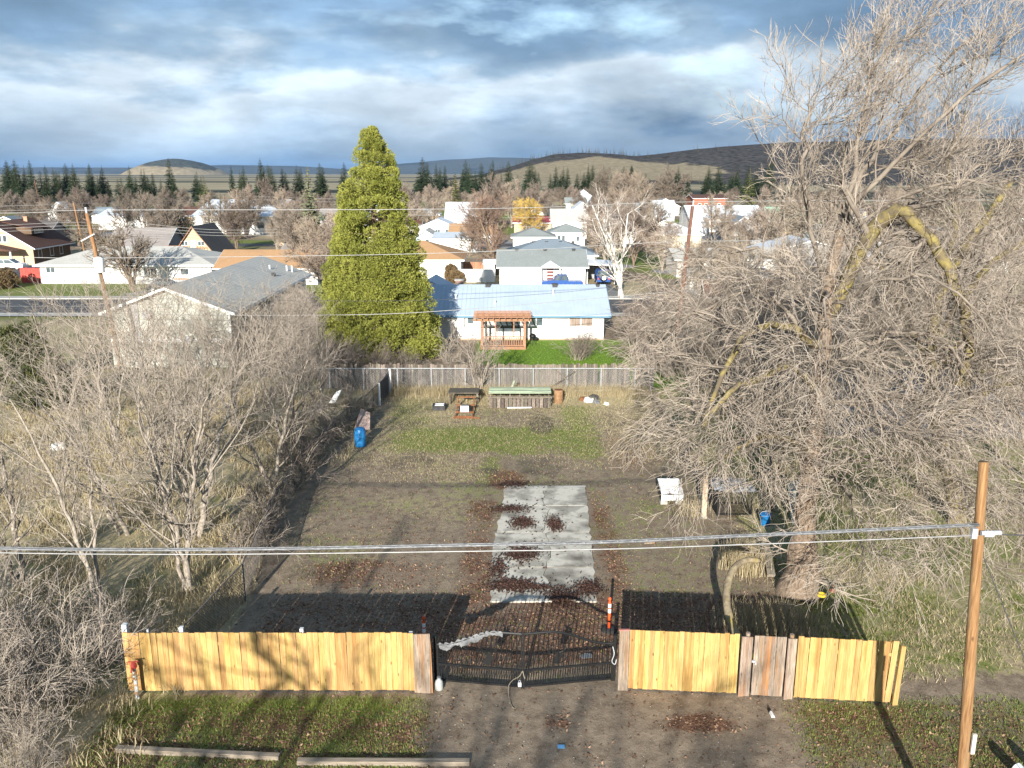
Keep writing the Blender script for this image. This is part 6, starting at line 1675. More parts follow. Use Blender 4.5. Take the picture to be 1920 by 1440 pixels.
# ---- generic bare tree
def bare_parts(seed, h, spread=.55, trunks=1, r0=.13, n=(9, 7, 6, 4), up=.16, lean=(0, 0), twr=.008, droop=0.0, fork=.30, clear=.18, l1=.42, sides=(8, 5, 4, 3)):
    r = np.random.default_rng(seed)
    T, TR = [], []
    for k in range(trunks):
        az = r.uniform(0, 6.28); sp = spread * (.25 if trunks == 1 else .55) * h
        tx, ty = math.cos(az) * sp * r.uniform(.4, 1) + lean[0] * h, math.sin(az) * sp * r.uniform(.4, 1) + lean[1] * h
        hh = h * r.uniform(.78, 1.0) * .8
        b = r.uniform(-.18, .18, 2) * (trunks > 1)
        p, rr = limb([(b[0], b[1], -.1), (b[0] + tx * .22, b[1] + ty * .22, hh * .3), (b[0] + tx * .55, b[1] + ty * .55, hh * .65), (tx, ty, hh)], r0 * r.uniform(.75, 1.1), r0 * .22, 14, .035 * h / 8, r)
        T.append(p); TR.append(rr)
    T, TR = np.array(T), np.array(TR)
    a, ra = sprout(T, TR, n[0], clear, 1.0, .45, 1.0, l1 * h, 8, up, .10, .5, twr * 1.8, .5, r=r)
    b, rb = sprout(a, ra, n[1], .15, 1.0, .35, .95, l1 * h * .48, 6, up * .8 - droop, .13, .55, twr * 1.3, .4, r=r)
    c, rc = sprout(b, rb, n[2], .15, 1.0, .3, .85, l1 * h * .25, 5, up * .5 - droop, .15, .6, twr, .4, r=r)
    thick = [tubes(T, TR, sides[0]), tubes(a, ra, sides[1]), tubes(b, rb, sides[2])]
    thin = [tubes(c, rc, sides[3])]
    if len(n) > 3 and n[3]:
        d, rd = sprout(c, rc, n[3], .2, .95, .3, .8, l1 * h * .13, 3, up * .3 - droop, .12, .7, twr * .85, .3, r=r)
        thin.append(tubes(d, rd, 3))
    return thick, thin


def bare_tree(name, label, loc, seed, h, tm=None, cm=None, group=None, cat='tree', **kw):
    a, b = bare_parts(seed, h, **kw)
    return tree_object(name, label, cat, loc, [('trunk', a, tm or M_BARKGREY), ('crown', b, cm or M_TWIG)], group)


# thicket of young trees on the left: five built, the others are turned copies of them
GL = 'young bare trees of the left thicket'
LT = [bare_tree('thicket_tree', 'young bare multi-stemmed tree in the thicket left of the wire fence', (-11.3, 27.0, 0), 101, 10.2, trunks=3, r0=.115, n=(8, 6, 4, 2), spread=.5, group=GL),
      bare_tree('thicket_tree', 'young bare multi-stemmed tree in the thicket left of the wire fence', (-12.6, 31.6, 0), 102, 9.8, trunks=2, r0=.15, n=(9, 6, 4, 2), spread=.7, group=GL),
      bare_tree('thicket_tree', 'young bare multi-stemmed tree in the thicket left of the wire fence', (-13.6, 25.7, 0), 103, 9.0, trunks=2, r0=.11, n=(8, 6, 4, 2), spread=.6, lean=(-.25, 0), group=GL)]
for k, (src, x, y, rz, s) in enumerate(((0, -15.9, 36.3, 2.1, 1.0), (2, -15.7, 32.0, 1.0, 1.05), (1, -17.4, 27.6, 3.6, .82), (1, -11.6, 41.5, 4.4, .86), (0, -12.6, 46.8, 5.2, .72), (1, -10.9, 36.4, 1.9, .78), (2, -26.5, 37.0, 5.5, .9), (2, -17.5, 44.5, 2.4, .95), (2, -15.5, 53, 4.2, .85), (1, -19.8, 52.5, 1.4, .85), (0, -24.0, 54.5, 3.3, .85), (1, -27.0, 50.0, 5.9, .9), (0, -15.8, 46.5, .7, .95), (1, -11.6, 49.5, 2.9, .72), (0, -21.5, 44.0, 4.6, .95))):
    copy_tree(LT[src], (x, y, 0), rz, s, label=('leaning young bare tree' if src == 2 else 'young bare tree') + (' rising beside the rusted wire fence' if x > -13 else ' in front of the pale sided house' if y > 40 else ' in the dry grass of the left thicket'))
LT[0]['label'] = 'young three-stemmed bare tree just behind the left end of the yellow fence'
LT[1]['label'] = 'tallest young bare tree of the left thicket with a forked pale trunk'
LT[2]['label'] = 'left-leaning young bare tree next to the left end of the yellow fence'

# ---- shrubs
def shrub_parts(seed, h, w, stems=22, n=(7, 5), twr=.008, arch=-.16, K=8):
    r = np.random.default_rng(seed)
    az = r.uniform(0, 6.28, stems); el_ = r.uniform(.65, 1.5, stems)
    d = np.stack([np.cos(az) * np.cos(el_), np.sin(az) * np.cos(el_), np.sin(el_)], 1)
    P = np.empty((stems, K, 3)); P[:, 0] = np.stack([r.normal(0, w * .14, stems), r.normal(0, w * .14, stems), np.full(stems, -.05)], 1)
    ln = (h * r.uniform(.75, 1.25, stems) / (K - 1))[:, None]
    for k in range(1, K):
        d = nrm(d + np.array([0, 0, arch]) * (k / K) + r.normal(size=d.shape) * .08)
        P[:, k] = P[:, k - 1] + d * ln
    R = np.linspace(1, .35, K)[None] * (twr * 2.6 * r.uniform(.7, 1.4, stems))[:, None]
    a, ra = sprout(P, R, n[0], .15, 1, .3, .9, h * .42, 6, arch * .5, .12, .6, twr * 1.2, .3, r=r)
    b, rb = sprout(a, ra, n[1], .15, 1, .3, .9, h * .22, 4, arch * .5, .14, .65, twr, .3, r=r)
    return [tubes(P, R, 5)], [tubes(a, ra, 3), tubes(b, rb, 3)]


def shrub(label, loc, seed, h, w, tm=None, cm=None, group=None, name='shrub', **kw):
    a, b = shrub_parts(seed, h, w, **kw)
    return tree_object(name, label, 'shrub', loc, [('stems', a, tm or M_BARKGREY), ('twigs', b, cm or M_TWIG)], group)


GS = 'bare bushes left of the yellow fence'
S0 = shrub('dense bare bush with arching pale twigs left of the yellow fence', (-12.6, 20.9, 0), 201, 2.5, 1.6, stems=26, n=(7, 4), group=GS)
for k, (x, y, rz, s) in enumerate(((-14.2, 22.2, 1.2, 1.05), (-12.2, 18.9, 2.2, .75), (-13.9, 19.4, 3.3, .95), (-15.6, 20.6, 4.1, 1.1), (-12.0, 22.7, 5.3, .8), (-16.6, 23.6, .5, 1.15), (-11.7, 17.4, 4.9, .55), (-13.4, 17.2, 1.9, .8), (-15.3, 17.8, 3.0, 1.0), (-17.8, 21.6, 2.6, 1.1), (-18.5, 25.5, 1.0, 1.0))):
    copy_tree(S0, (x, y, 0), rz, s)
GS2 = 'low bare bushes along the left wire fence'
S1 = shrub('low brown bare bush along the left wire fence', (-10.2, 44.5, 0), 202, 2.0, 1.5, stems=20, n=(6, 4), cm=M_TWIGBROWN, group=GS2)
for x, y, rz, s in ((-10.6, 41, 1, 1.1), (-10.7, 34, 2.2, 1.0), (-10.1, 29.5, 3, .9), (-9.5, 48.3, 4, 1.0), (-10.2, 37.6, 2.7, 1.1), (-9.8, 31.4, 5.6, .8)):
    copy_tree(S1, (x, y, 0), rz, s)
GS3 = 'brown shrubs around the conifer and the lawn'
S2 = shrub('brown twiggy shrub by the back fence beneath the conifer', (-9.3, 58.3, 0), 203, 2.3, 1.8, stems=30, n=(8, 5), cm=M_TWIGBROWN, group=GS3)
for x, y, rz, s in ((-11.8, 58.5, 1, 1.1), (-14.3, 59.2, 2, 1.2), (-16.8, 60, 3, 1.1), (-13, 61.8, 4, 1.0), (-18.5, 62.2, 5, 1.2), (-7.4, 58.4, 2.6, .8)):
    copy_tree(S2, (x, y, 0), rz, s, label='brown twiggy shrub by the back fence beneath the conifer')
copy_tree(S2, (5.3, 65.2, 0), .6, .95, label='grey-brown shrub in the middle of the green lawn')
for x, y, rz, s in ((9.9, 63, 2.3, 1.2), (11.6, 66, 3.3, 1.4), (10.5, 69.5, 4.3, 1.3), (13.6, 62.5, 5.3, 1.4), (14.4, 68, .3, 1.5), (11.2, 59.6, 1.3, 1.2), (16.5, 64, 3, 1.5), (12.2, 74, 1, 1.4), (13.8, 80, 2, 1.5), (17, 74, 4, 1.6), (20, 79, 5, 1.5), (18.5, 69, .9, 1.5)):
    copy_tree(S2, (x, y, 0), rz, s, label='brown twiggy shrub in the hedge right of the green lawn')
MS = bare_tree('bare_sapling', 'bare many-stemmed sapling in front of the weathered back fence', (-2.2, 54.6, 0), 301, 4.6, trunks=7, r0=.05, n=(7, 5, 4, 0), spread=.75, l1=.36)
MS2 = bare_tree('bare_sapling', 'thin bare sapling between the back fence and the pergola', (-4.4, 57.5, 0), 302, 4.8, trunks=4, r0=.035, n=(7, 5, 3, 0), spread=.5, l1=.3)
# trees standing in the hedge on the far side of the willow
GH = 'bare trees behind the willow'
T5 = bare_tree('bare_tree', 'grey bare tree between the lawn and the willow', (13.2, 44, 0), 303, 8.6, trunks=3, r0=.11, n=(10, 8, 7, 3), spread=.6, cm=M_TWIG, group=GH, twr=.009)
for x, y, rz, s in ((11.2, 50.5, 1.2, .85), (15.8, 52, 2.1, 1.05), (19.5, 46, 3.2, 1.1), (23.5, 53, 4.0, 1.15), (28, 47, 5.0, 1.2), (12.2, 38.6, 5.7, .8), (19, 60, .9, 1.1), (25, 62, 2.6, 1.2), (32, 58, 3.9, 1.3), (24.5, 38, 1.5, 1.0), (36, 66, 2, 1.3), (30, 70, 5, 1.2)):
    copy_tree(T5, (x, y, 0), rz, s, label='grey bare tree between the lawn and the willow' if x < 14 else 'grey bare tree beside the grey gravel yard behind the willow')
# tree behind the camera whose branches dapple the long fence
bare_tree('street_tree', 'tall bare street tree behind the viewpoint, casting shade on the long fence', (-10.2, -7.5, 0), 304, 13.0, trunks=2, r0=.30, n=(8, 4, 3, 0), spread=.5, twr=.035, clear=.25, group='street trees behind the viewpoint')


STT = [o for o in col.objects if o.name.startswith('street_tree')][0]
copy_tree(STT, (-4.2, -16.0, 0), 2.0, 1.15, label='second tall bare street tree behind the viewpoint')
for x, y, rz, s in ((-17.2, 60.5, 1.1, .62), (-16.0, 66.5, 2.3, .66), (-18.2, 72.0, 4.1, .62), (-19.2, 57.6, 5.0, .55)):
    copy_tree(T5, (x, y, 0), rz, s, label='bare tree between the pale sided house and the golden conifer')

# ---- the big golden-green conifer
def foliage_clumps(C, N, rad, per, seed, ln=(.12, .22), wd=.035, upb=.35):
    """C clump centres, N outward directions, rad clump radii -> blade quads with a per-clump tint"""
    r = np.random.default_rng(seed)
    n = len(C)
    u = nrm(r.normal(size=(n, per, 3)) + N[:, None, :] * .55)
    rr = r.uniform(.5, 1.0, (n, per, 1)) ** .45
    base = C[:, None, :] + u * rr * rad[:, None, None] * np.array([1, 1, .85])
    dirn = nrm(u * .75 + r.normal(size=u.shape) * .45 + np.array([0, 0, upb]))
    side = nrm(np.cross(dirn, r.normal(size=u.shape)))
    L = r.uniform(ln[0], ln[1], (n, per, 1)); W = wd * r.uniform(.7, 1.3, (n, per, 1))
    v0, v1 = base - side * W, base + side * W
    v2, v3 = base + dirn * L + side * W * .35, base + dirn * L - side * W * .35
    V = np.stack([v0, v1, v2, v3], 2).reshape(-1, 3)
    q = np.arange(len(V)).reshape(-1, 4)
    tint = np.clip(r.uniform(0, 1, (n, 1)) * .6 + r.uniform(0, .4, (n, per)), 0, 1)
    return V, q, np.repeat(tint.ravel(), 4)


def build_sequoia():
    r = np.random.default_rng(5)
    Ht, Rm = 17.6, 4.75
    O = (-10.45, 65.8, 0)
    t = thing('sequoia_tree', 'tall cone-shaped golden-green conifer behind the back fence', 'tree', O)
    tk, tr = limb([(0, 0, -.2), (.05, 0, 4), (-.05, .05, 10), (.05, 0, 17.2)], .55, .05, 14, .02, r)
    V, q = tubes(*single(tk, tr), 10)
    link_mesh('trunk', mesh_np('trunk', V, q, smooth=True, mat=M_BARK), None, t, world_coords=False)
    def env(z): return Rm * np.clip(1 - z / Ht, 0, 1) ** .60 * np.clip(.55 + z / 2.2, 0, 1)
    nO = 560
    z = Ht * (1 - np.sqrt(r.uniform(.002, 1, nO))) * .985 + .35
    az = r.uniform(0, 2 * np.pi, nO)
    lump = 1 + .09 * np.sin(az * 5 + z * 1.3) * np.sin(z * 2.1) + r.normal(0, .055, nO)
    rad = env(z) * lump
    N = nrm(np.stack([np.cos(az), np.sin(az), np.full(nO, .45)], 1))
    crad = np.clip(.30 + .55 * (rad / Rm) + r.normal(0, .12, nO), .22, 1.05)
    C = np.stack([np.cos(az) * (rad - crad * .7), np.sin(az) * (rad - crad * .7), z], 1)
    ex = 46; ez = r.uniform(13.2, 17.5, ex); ea = r.uniform(0, 6.283, ex); er = env(ez) * r.uniform(.1, .75, ex)
    C = np.concatenate([C, np.stack([np.cos(ea) * er, np.sin(ea) * er, ez], 1)]); N = np.concatenate([N, nrm(np.stack([np.cos(ea), np.sin(ea), np.full(ex, .6)], 1))]); crad = np.concatenate([crad, np.clip(.16 + env(ez) * .28, .2, .6)])
    V1, q1, t1 = foliage_clumps(C, N, crad, 270, 6, ln=(.09, .18), wd=.03)
    nI = 200
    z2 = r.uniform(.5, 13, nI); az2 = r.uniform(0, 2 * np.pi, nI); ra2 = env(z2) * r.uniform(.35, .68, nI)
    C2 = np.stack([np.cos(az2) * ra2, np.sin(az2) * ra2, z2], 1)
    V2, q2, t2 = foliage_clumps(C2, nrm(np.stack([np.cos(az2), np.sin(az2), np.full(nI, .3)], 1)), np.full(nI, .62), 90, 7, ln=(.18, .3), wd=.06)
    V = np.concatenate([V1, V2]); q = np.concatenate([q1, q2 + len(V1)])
    link_mesh('crown', mesh_np('crown', V, q, attrs=dict(c=np.concatenate([t1, t2 * .5])), mat=leafmat('sequoia_leaf', (0.14, 0.165, 0.03), (0.40, 0.40, 0.09), trans=.25, rnd=0)), None, t, world_coords=False)  # inner clumps tinted darker, shade of the crown's gaps put into the colour
    # limbs reaching into the clumps
    idx = r.choice(nO, 260, replace=False)
    B = np.stack([np.stack([0 * C[idx, 0], 0 * C[idx, 1], C[idx, 2] - .35 * np.hypot(C[idx, 0], C[idx, 1]) * .4], 1), C[idx] * np.array([.55, .55, 1]) - np.array([0, 0, .25]), C[idx]], 1)
    V, q = tubes(B, np.tile(np.array([.07, .045, .02]), (260, 1)), 4)
    setp(link_mesh('inner_limbs', mesh_np('inner_limbs', V, q, smooth=True, mat=M_BARK), None, t, world_coords=False), kind='stuff')


build_sequoia()


# ---- layered conifers
def conifer_mesh(seed, h, r0, whorls, per, top=.9, droop=.28, bare=.10, k=7):
    r = np.random.default_rng(seed)
    V, q, c = [], [], []
    z = np.linspace(bare * h, h * .985, whorls)
    for zi in z:
        f = (zi / h - bare) / (1 - bare)
        R = r0 * (1 - f) ** top * r.uniform(.75, 1.15) + .08
        for j in range(per):
            az = r.uniform(0, 6.283); L = R * r.uniform(.65, 1.15)
            ca, sa = math.cos(az), math.sin(az)
            w = L * .34 + .15
            pts = []
            for s in range(4):
                u = s / 3
                pts.append((ca * L * u, sa * L * u, zi + r.uniform(-.1, .1) - droop * L * u * u + .10 * L * u))
            for s in range(3):
                for sg in (-1, 1):
                    p0, p1 = np.array(pts[s]), np.array(pts[s + 1])
                    sd_ = np.array([-sa, ca, 0]) * w * (1 - s / 3.6) * sg * r.uniform(.6, 1.2)
                    b = len(V)
                    V += [p0, p1, p1 * .35 + p0 * .65 + sd_ + np.array([0, 0, -.12 * w - r.uniform(0, .1) * L]), p0 + sd_ * .45 + np.array([0, 0, -.05 * w])]
                    q.append((b, b + 1, b + 2, b + 3)); c += [r.uniform(0, 1)] * 4
    return np.array(V), np.array(q), np.array(c)


def conifer(name, label, loc, seed, h, r0, whorls, per, mat, group=None, **kw):
    t = thing(name, label, 'tree', loc, group)
    V, q, c = conifer_mesh(seed, h, r0, whorls, per, **kw)
    link_mesh('crown', mesh_np('crown', V, q, attrs=dict(c=c), mat=mat), None, t, world_coords=False)
    mb = MB(); mb.tube([(0, 0, -.3), (0, 0, h * .5), (0, 0, h * .98)], [h * .016 + .05, h * .011, .02], 6); mb.build('trunk', M_BARK, t, world_coords=False)
    return t


L_DARK = leafmat('dark_needles', (0.016, 0.028, 0.014), (0.045, 0.062, 0.028), trans=.1, rnd=.25)
L_SPRUCE = leafmat('spruce_needles', (0.09, 0.115, 0.07), (0.24, 0.23, 0.13), trans=.1, rnd=.1)
L_OLIVE = leafmat('olive_needles', (0.05, 0.065, 0.02), (0.13, 0.14, 0.04), trans=.1, rnd=.1)
conifer('spruce_tree', 'pale-tipped spruce standing behind the bare trees left of the golden conifer', (-31.4, 135, 0), 401, 15.2, 3.4, 34, 15, L_SPRUCE)
conifer('conifer', 'olive-green conifer beyond the white houses right of the golden conifer', (-14.8, 230, 0), 402, 14.0, 3.2, 26, 12, L_OLIVE)
conifer('conifer', 'olive conifer rising behind the thin trees near the brick hall', (71, 262, 0), 403, 16.0, 4.2, 24, 11, L_OLIVE)
conifer('conifer', 'orange-tinged small conifer above the tan chalet', (-61, 190, 0), 404, 9.0, 2.3, 16, 9, leafmat('rusty_needles', (0.10, 0.075, 0.03), (0.22, 0.15, 0.06), trans=.1))
conifer('conifer', 'green conifer in front of the dark treeline left of the butte', (-116, 330, 0), 405, 13.0, 3.6, 20, 10, L_OLIVE)
GD = 'dark conifers of the far treeline'
C0 = [conifer('far_conifer', 'dark conifer in the far row below the butte', (-236, 452, 0), 411, 17.0, 4.3, 26, 14, L_DARK, GD),
      conifer('far_conifer', 'dark conifer in the far row below the butte', (-228, 447, 0), 412, 14.0, 3.6, 22, 14, L_DARK, GD, top=.75),
      conifer('far_conifer', 'dark conifer in the far row below the butte', (-221, 460, 0), 413, 19.0, 4.0, 25, 13, L_DARK, GD, top=.65, bare=.22)]
rc_ = random.Random(3)
pos = []
for k in range(95):                                   # left row: clumps with gaps
    px = rc_.choice((15, 32, 40, 60, 88, 115, 118, 140, 176, 190, 202, 230, 255, 275, 300, 328, 375, 440, 462, 490, 505, 540, 560, 600, 640)) + rc_.uniform(-9, 9)
    Y = rc_.uniform(420, 470); pos.append(((px - 960) / 1600 * Y * .98, Y, rc_.uniform(.62, 1.12)))
for k in range(130):                                  # right, along the foot of the hill
    px = rc_.uniform(770, 1480); Y = rc_.uniform(480, 620); pos.append(((px - 960) / 1600 * Y * .98, Y, rc_.uniform(.6, 1.2)))
for x, y, s in pos:
    copy_tree(rc_.choice(C0), (x, y, 0), rc_.uniform(0, 6.28), (s * rc_.uniform(.75, 1.35), s * rc_.uniform(.75, 1.35), s), label='dark conifer in the far row below the butte' if x < -60 else 'dark conifer at the foot of the wooded hill')
GHL = 'conifers along the crest of the hill'
HC = conifer('hill_conifer', 'small dark conifer on the slopes of the wooded hill', (100, 1700, float(hill_z(np.array([100.]), np.array([1700.]))[0]) - .5), 414, 13.0, 2.6, 10, 7, L_DARK, GHL)
for k in range(150):
    x = rc_.choice((rc_.uniform(-40, 600), rc_.uniform(-30, 260))); y = rc_.choice((rc_.uniform(1660, 1810), rc_.uniform(1600, 1700) if x > 80 else 1795, rc_.uniform(1150, 1260)))
    z = float(hill_z(np.array([x]), np.array([y]))[0])
    copy_tree(HC, (x, y, z - .8), rc_.uniform(0, 6.28), rc_.uniform(.6, 1.25))

# juniper bush left of the neighbour's house
def juniper(label, loc, h, w, seed, mat):
    t = thing('juniper_bush', label, 'bush', loc)
    r = np.random.default_rng(seed); n = 90
    u = nrm(r.normal(size=(n, 3))); u[:, 2] = np.abs(u[:, 2])
    C = u * np.array([w, w, h]) * r.uniform(.45, .9, (n, 1)) + np.array([0, 0, .25])
    V, q, c = foliage_clumps(C, u, np.full(n, w * .26), 150, seed + 1, ln=(.12, .24), wd=.04)
    link_mesh('foliage', mesh_np('foliage', V, q, attrs=dict(c=c), mat=mat), None, t, world_coords=False)
    a, ra = shrub_parts(seed, h * 1.1, w, stems=12, n=(3, 2))[0][0]
    link_mesh('stems', mesh_np('stems', a, ra, mat=M_BARK), None, t, world_coords=False)
    return t
L_JUN = leafmat('juniper_needles', (0.03, 0.045, 0.018), (0.11, 0.115, 0.04), trans=.1, rnd=0)
juniper('large dark juniper bush left of the pale sided house', (-33.8, 57.5, 0), 4.8, 2.3, 501, L_JUN)
juniper('dark evergreen bush deep in the left thicket', (-29.0, 51.5, 0), 3.0, 2.2, 502, L_JUN)
juniper('small rust-green bush at the street corner of the red fence', (-64.5, 108, 0), 2.4, 1.9, 503, leafmat('rust_bush', (0.12, 0.08, 0.04), (0.24, 0.17, 0.09), trans=.1, rnd=0))
juniper('small clipped brown bush at the wall of the orange-roofed house', (-8.3, 116.2, 0), 2.2, .8, 504, MATS['rust_bush'])
juniper('round grey-brown bush beside the white panel fence', (-7.3, 113.6, 0), 1.4, 1.1, 505, MATS['rust_bush'])

# ---- bare trees of the town
bare_tree('street_tree', 'spreading dark bare tree on the verge in front of the long white house', (-47.0, 105.3, 0), 601, 8.6, tm=M_BARK, cm=M_TWIGBROWN, trunks=4, r0=.24, n=(9, 7, 5, 0), spread=.85, up=.05, twr=.03, l1=.45)
bare_tree('shade_tree', 'reddish bare shade tree beside the white cottage', (-2.2, 122.5, 0), 602, 11.2, tm=M_BARK, cm=pm('reddish_twig', (0.22, 0.14, 0.10), (0.34, 0.24, 0.18), scale=1, rough=.9), trunks=2, r0=.30, n=(11, 9, 8, 2), spread=.55, twr=.022)
bare_tree('birch_tree', 'white-barked bare birch right of the blue metal roof', (12.7, 98.8, 0), 603, 13.8, tm=M_BIRCH, cm=pm('birch_twig', (0.40, 0.33, 0.27), (0.55, 0.47, 0.40), scale=1, rough=.9), trunks=3, r0=.22, n=(7, 5, 4, 0), spread=.5, up=.2, twr=.018, l1=.34)
YW = bare_tree('willow_tree', 'yellow-twigged willow beyond the white houses', (3.5, 186, 0), 604, 9.5, cm=pm('yellow_twig', (0.48, 0.32, 0.07), (0.60, 0.42, 0.12), scale=1, rough=.9), trunks=3, r0=.2, n=(9, 8, 8, 2), spread=.6, twr=.03, droop=.15)
GB_ = 'bare trees about the town'
M_TW2 = pm('tan_twig', (0.26, 0.20, 0.15), (0.38, 0.31, 0.24), scale=.7, rough=.9, rnd=.2)
FT = [bare_tree('town_tree', 'bare brown tree among the houses of the town', (-60, 196, 0), 611, 9.5, cm=M_TWIGBROWN, tm=M_BARK, trunks=3, r0=.2, n=(9, 8, 6, 2), spread=.6, twr=.032, group=GB_, sides=(6, 4, 3, 3)),
      bare_tree('town_tree', 'bare tan tree among the houses of the town', (-24, 118, 0), 612, 9.0, cm=M_TW2, trunks=3, r0=.17, n=(9, 8, 6, 2), spread=.6, twr=.024, group=GB_, sides=(6, 4, 3, 3)),
      bare_tree('town_tree', 'bare upright pale tree among the houses of the town', (-52, 198, 0), 613, 12.0, cm=M_TW2, tm=M_BARKGREY, trunks=3, r0=.2, n=(10, 7, 5, 2), spread=.35, up=.28, twr=.03, l1=.26, group=GB_, sides=(6, 4, 3, 3))]
spots = []
def sp(i, px, Y, s=1.0): spots.append((i, (px - 960) / 1600 * Y * .985, Y, s))
for px, Y, i, s in ((610, 92, 1, 1.0), (640, 104, 0, .9), (585, 118, 1, 1.05), (560, 128, 0, .9), (630, 140, 2, .9), (540, 150, 0, 1.0), (515, 160, 1, .9), (440, 165, 0, .9), (395, 196, 2, 1.0), (420, 198, 2, .9), (460, 196, 2, 1.0), (345, 176, 0, .9), (300, 168, 0, .9), (270, 190, 0, 1.0), (145, 172, 0, 1.1), (110, 182, 1, 1.1), (60, 190, 0, 1.1), (180, 150, 1, .75), (205, 128, 1, .6), (235, 200, 0, 1.0), (320, 210, 0, 1.1), (545, 175, 1, 1.0), (500, 215, 0, 1.2),
                    (780, 195, 1, 1.0), (812, 210, 2, 1.0), (760, 225, 0, 1.1), (850, 235, 2, 1.2), (880, 150, 0, .7), (900, 205, 2, 1.1), (920, 230, 0, 1.3), (960, 230, 2, 1.1), (1000, 245, 0, 1.1), (1120, 160, 0, .9), (1140, 130, 1, .9), (1190, 135, 0, 1.1), (1220, 150, 1, 1.0), (1245, 128, 1, .9), (1110, 205, 0, 1.0), (1170, 210, 1, 1.1), (1155, 300, 1, 1.75), (1205, 310, 1, 1.6), (1250, 305, 0, 1.6), (1130, 320, 0, 1.5), (1335, 185, 2, .9), (1360, 165, 2, .9), (1400, 150, 1, 1.0), (1450, 145, 1, 1.0), (1380, 118, 1, .8), (1300, 112, 1, .7), (1470, 190, 2, 1.2), (1500, 160, 1, 1.0), (1560, 150, 1, 1.0), (1640, 150, 0, 1.1), (1720, 150, 1, 1.1), (1800, 160, 0, 1.1), (1880, 150, 1, 1.1), (1330, 88, 1, .8), (1400, 84, 1, .85), (1500, 92, 1, .9), (1600, 96, 1, .9), (1700, 98, 0, 1.0), (1800, 92, 1, 1.0), (1900, 96, 0, 1.0)):
    sp(i, px, Y, s)
for k in range(70):                                   # brown belt before the conifers, left
    sp(0, rc_.uniform(-60, 690), rc_.uniform(250, 400), rc_.uniform(.5, .78))
for k in range(75):                                   # and right
    sp(rc_.choice((0, 0, 1)), rc_.uniform(720, 1560), rc_.uniform(290, 480), rc_.uniform(.5, .85))
for k in range(36):
    sp(rc_.choice((0, 1, 2)), rc_.uniform(1480, 1990), rc_.uniform(190, 420), rc_.uniform(.7, 1.1))
KIND = ('bare brown tree', 'bare tan tree', 'bare upright pale tree')
HS = [(((a + b) / 2, (c + d) / 2), lb) for _, lb, a, b, c, d, *_ in TOWN]
def short(lb):
    for w in (' with ', ' behind ', ' beyond ', ' beside ', ' near ', ' left of ', ' right of ', ' among ', ' at the ', ' half ', ' standing ', ' next ', ' under ', ' in front', ' seen ', ' in the ', ' across ', ' between ', ' on the '):
        lb = lb.split(w)[0]
    return lb
for k, (i, x, y, s) in enumerate(spots):
    if y > 245 and x < -70: lb = KIND[i] + ' in the brown belt below the far conifers and the butte'
    elif y > 245 and x < 70: lb = KIND[i] + ' in the brown belt below the wooded hill'
    elif y > 185 and x > 70: lb = KIND[i] + ' in the far belt seen through the great willow'
    else:
        d, lb = min((math.hypot(x - p[0], y - p[1]), l) for p, l in HS)
        lb = KIND[i] + ' near the ' + short(lb)
    copy_tree(FT[i], (x, y, 0), rc_.uniform(0, 6.28), (s, s, s * rc_.uniform(.85, 1.1)), label=' '.join(lb.split()[:16]))
FT[0]['label'] = 'bare brown tree near the tan chalet and the warehouse'
FT[1]['label'] = 'bare tan tree behind the long grey-green roof of the sided house'
FT[2]['label'] = 'bare upright pale tree at the annexe of the white warehouse'

# ================================================================== grass and fallen leaves
def blades(x, y, h, w, lean, seed, tint):
    r = np.random.default_rng(seed); n = len(x)
    z = gz(x, y); az = r.uniform(0, 6.283, n); la = r.uniform(0, 6.283, n); ll = lean * h * r.uniform(.2, 1.2, n)
    b = np.stack([x, y, z - .01], 1); s = np.stack([np.cos(az), np.sin(az), 0 * az], 1) * (w * r.uniform(.6, 1.3, n))[:, None]
    m = b + np.stack([np.cos(la) * ll * .35, np.sin(la) * ll * .35, h * .6], 1)
    t = b + np.stack([np.cos(la) * ll, np.sin(la) * ll, h], 1)
    V = np.stack([b - s, b + s, m + s * .6, m - s * .6, t], 1).reshape(-1, 3)
    k = np.arange(n)[:, None] * 5
    return V, (k + np.array([0, 1, 2, 3])), (k + np.array([3, 2, 4])), np.repeat(tint, 5)


def scatter(n, x0, x1, y0, y1, key, seed, thr=.25, clump=None):
    r = np.random.default_rng(seed)
    x, y = r.uniform(x0, x1, n), r.uniform(y0, y1, n)
    w = ground_weights(x, y)[key]
    if clump: w = w * sstep(.30, .62, vnoise(x, y, clump, seed))
    k = r.uniform(thr, 1, n) < w
    k &= ~((x > -.9) & (x < 3.5) & (y > 26.3) & (y < 37.6))
    return x[k], y[k]


def grass_object(name, x, y, h, w, lean, seed, mat):
    r = np.random.default_rng(seed + 50)
    V, q, t, c = blades(x, y, h * r.uniform(.5, 1.25, len(x)), w, lean, seed, r.uniform(0, 1, len(x)))
    return setp(link_mesh(name, mesh_np(name, V, q, t, attrs=dict(c=c), mat=mat)), kind='stuff')


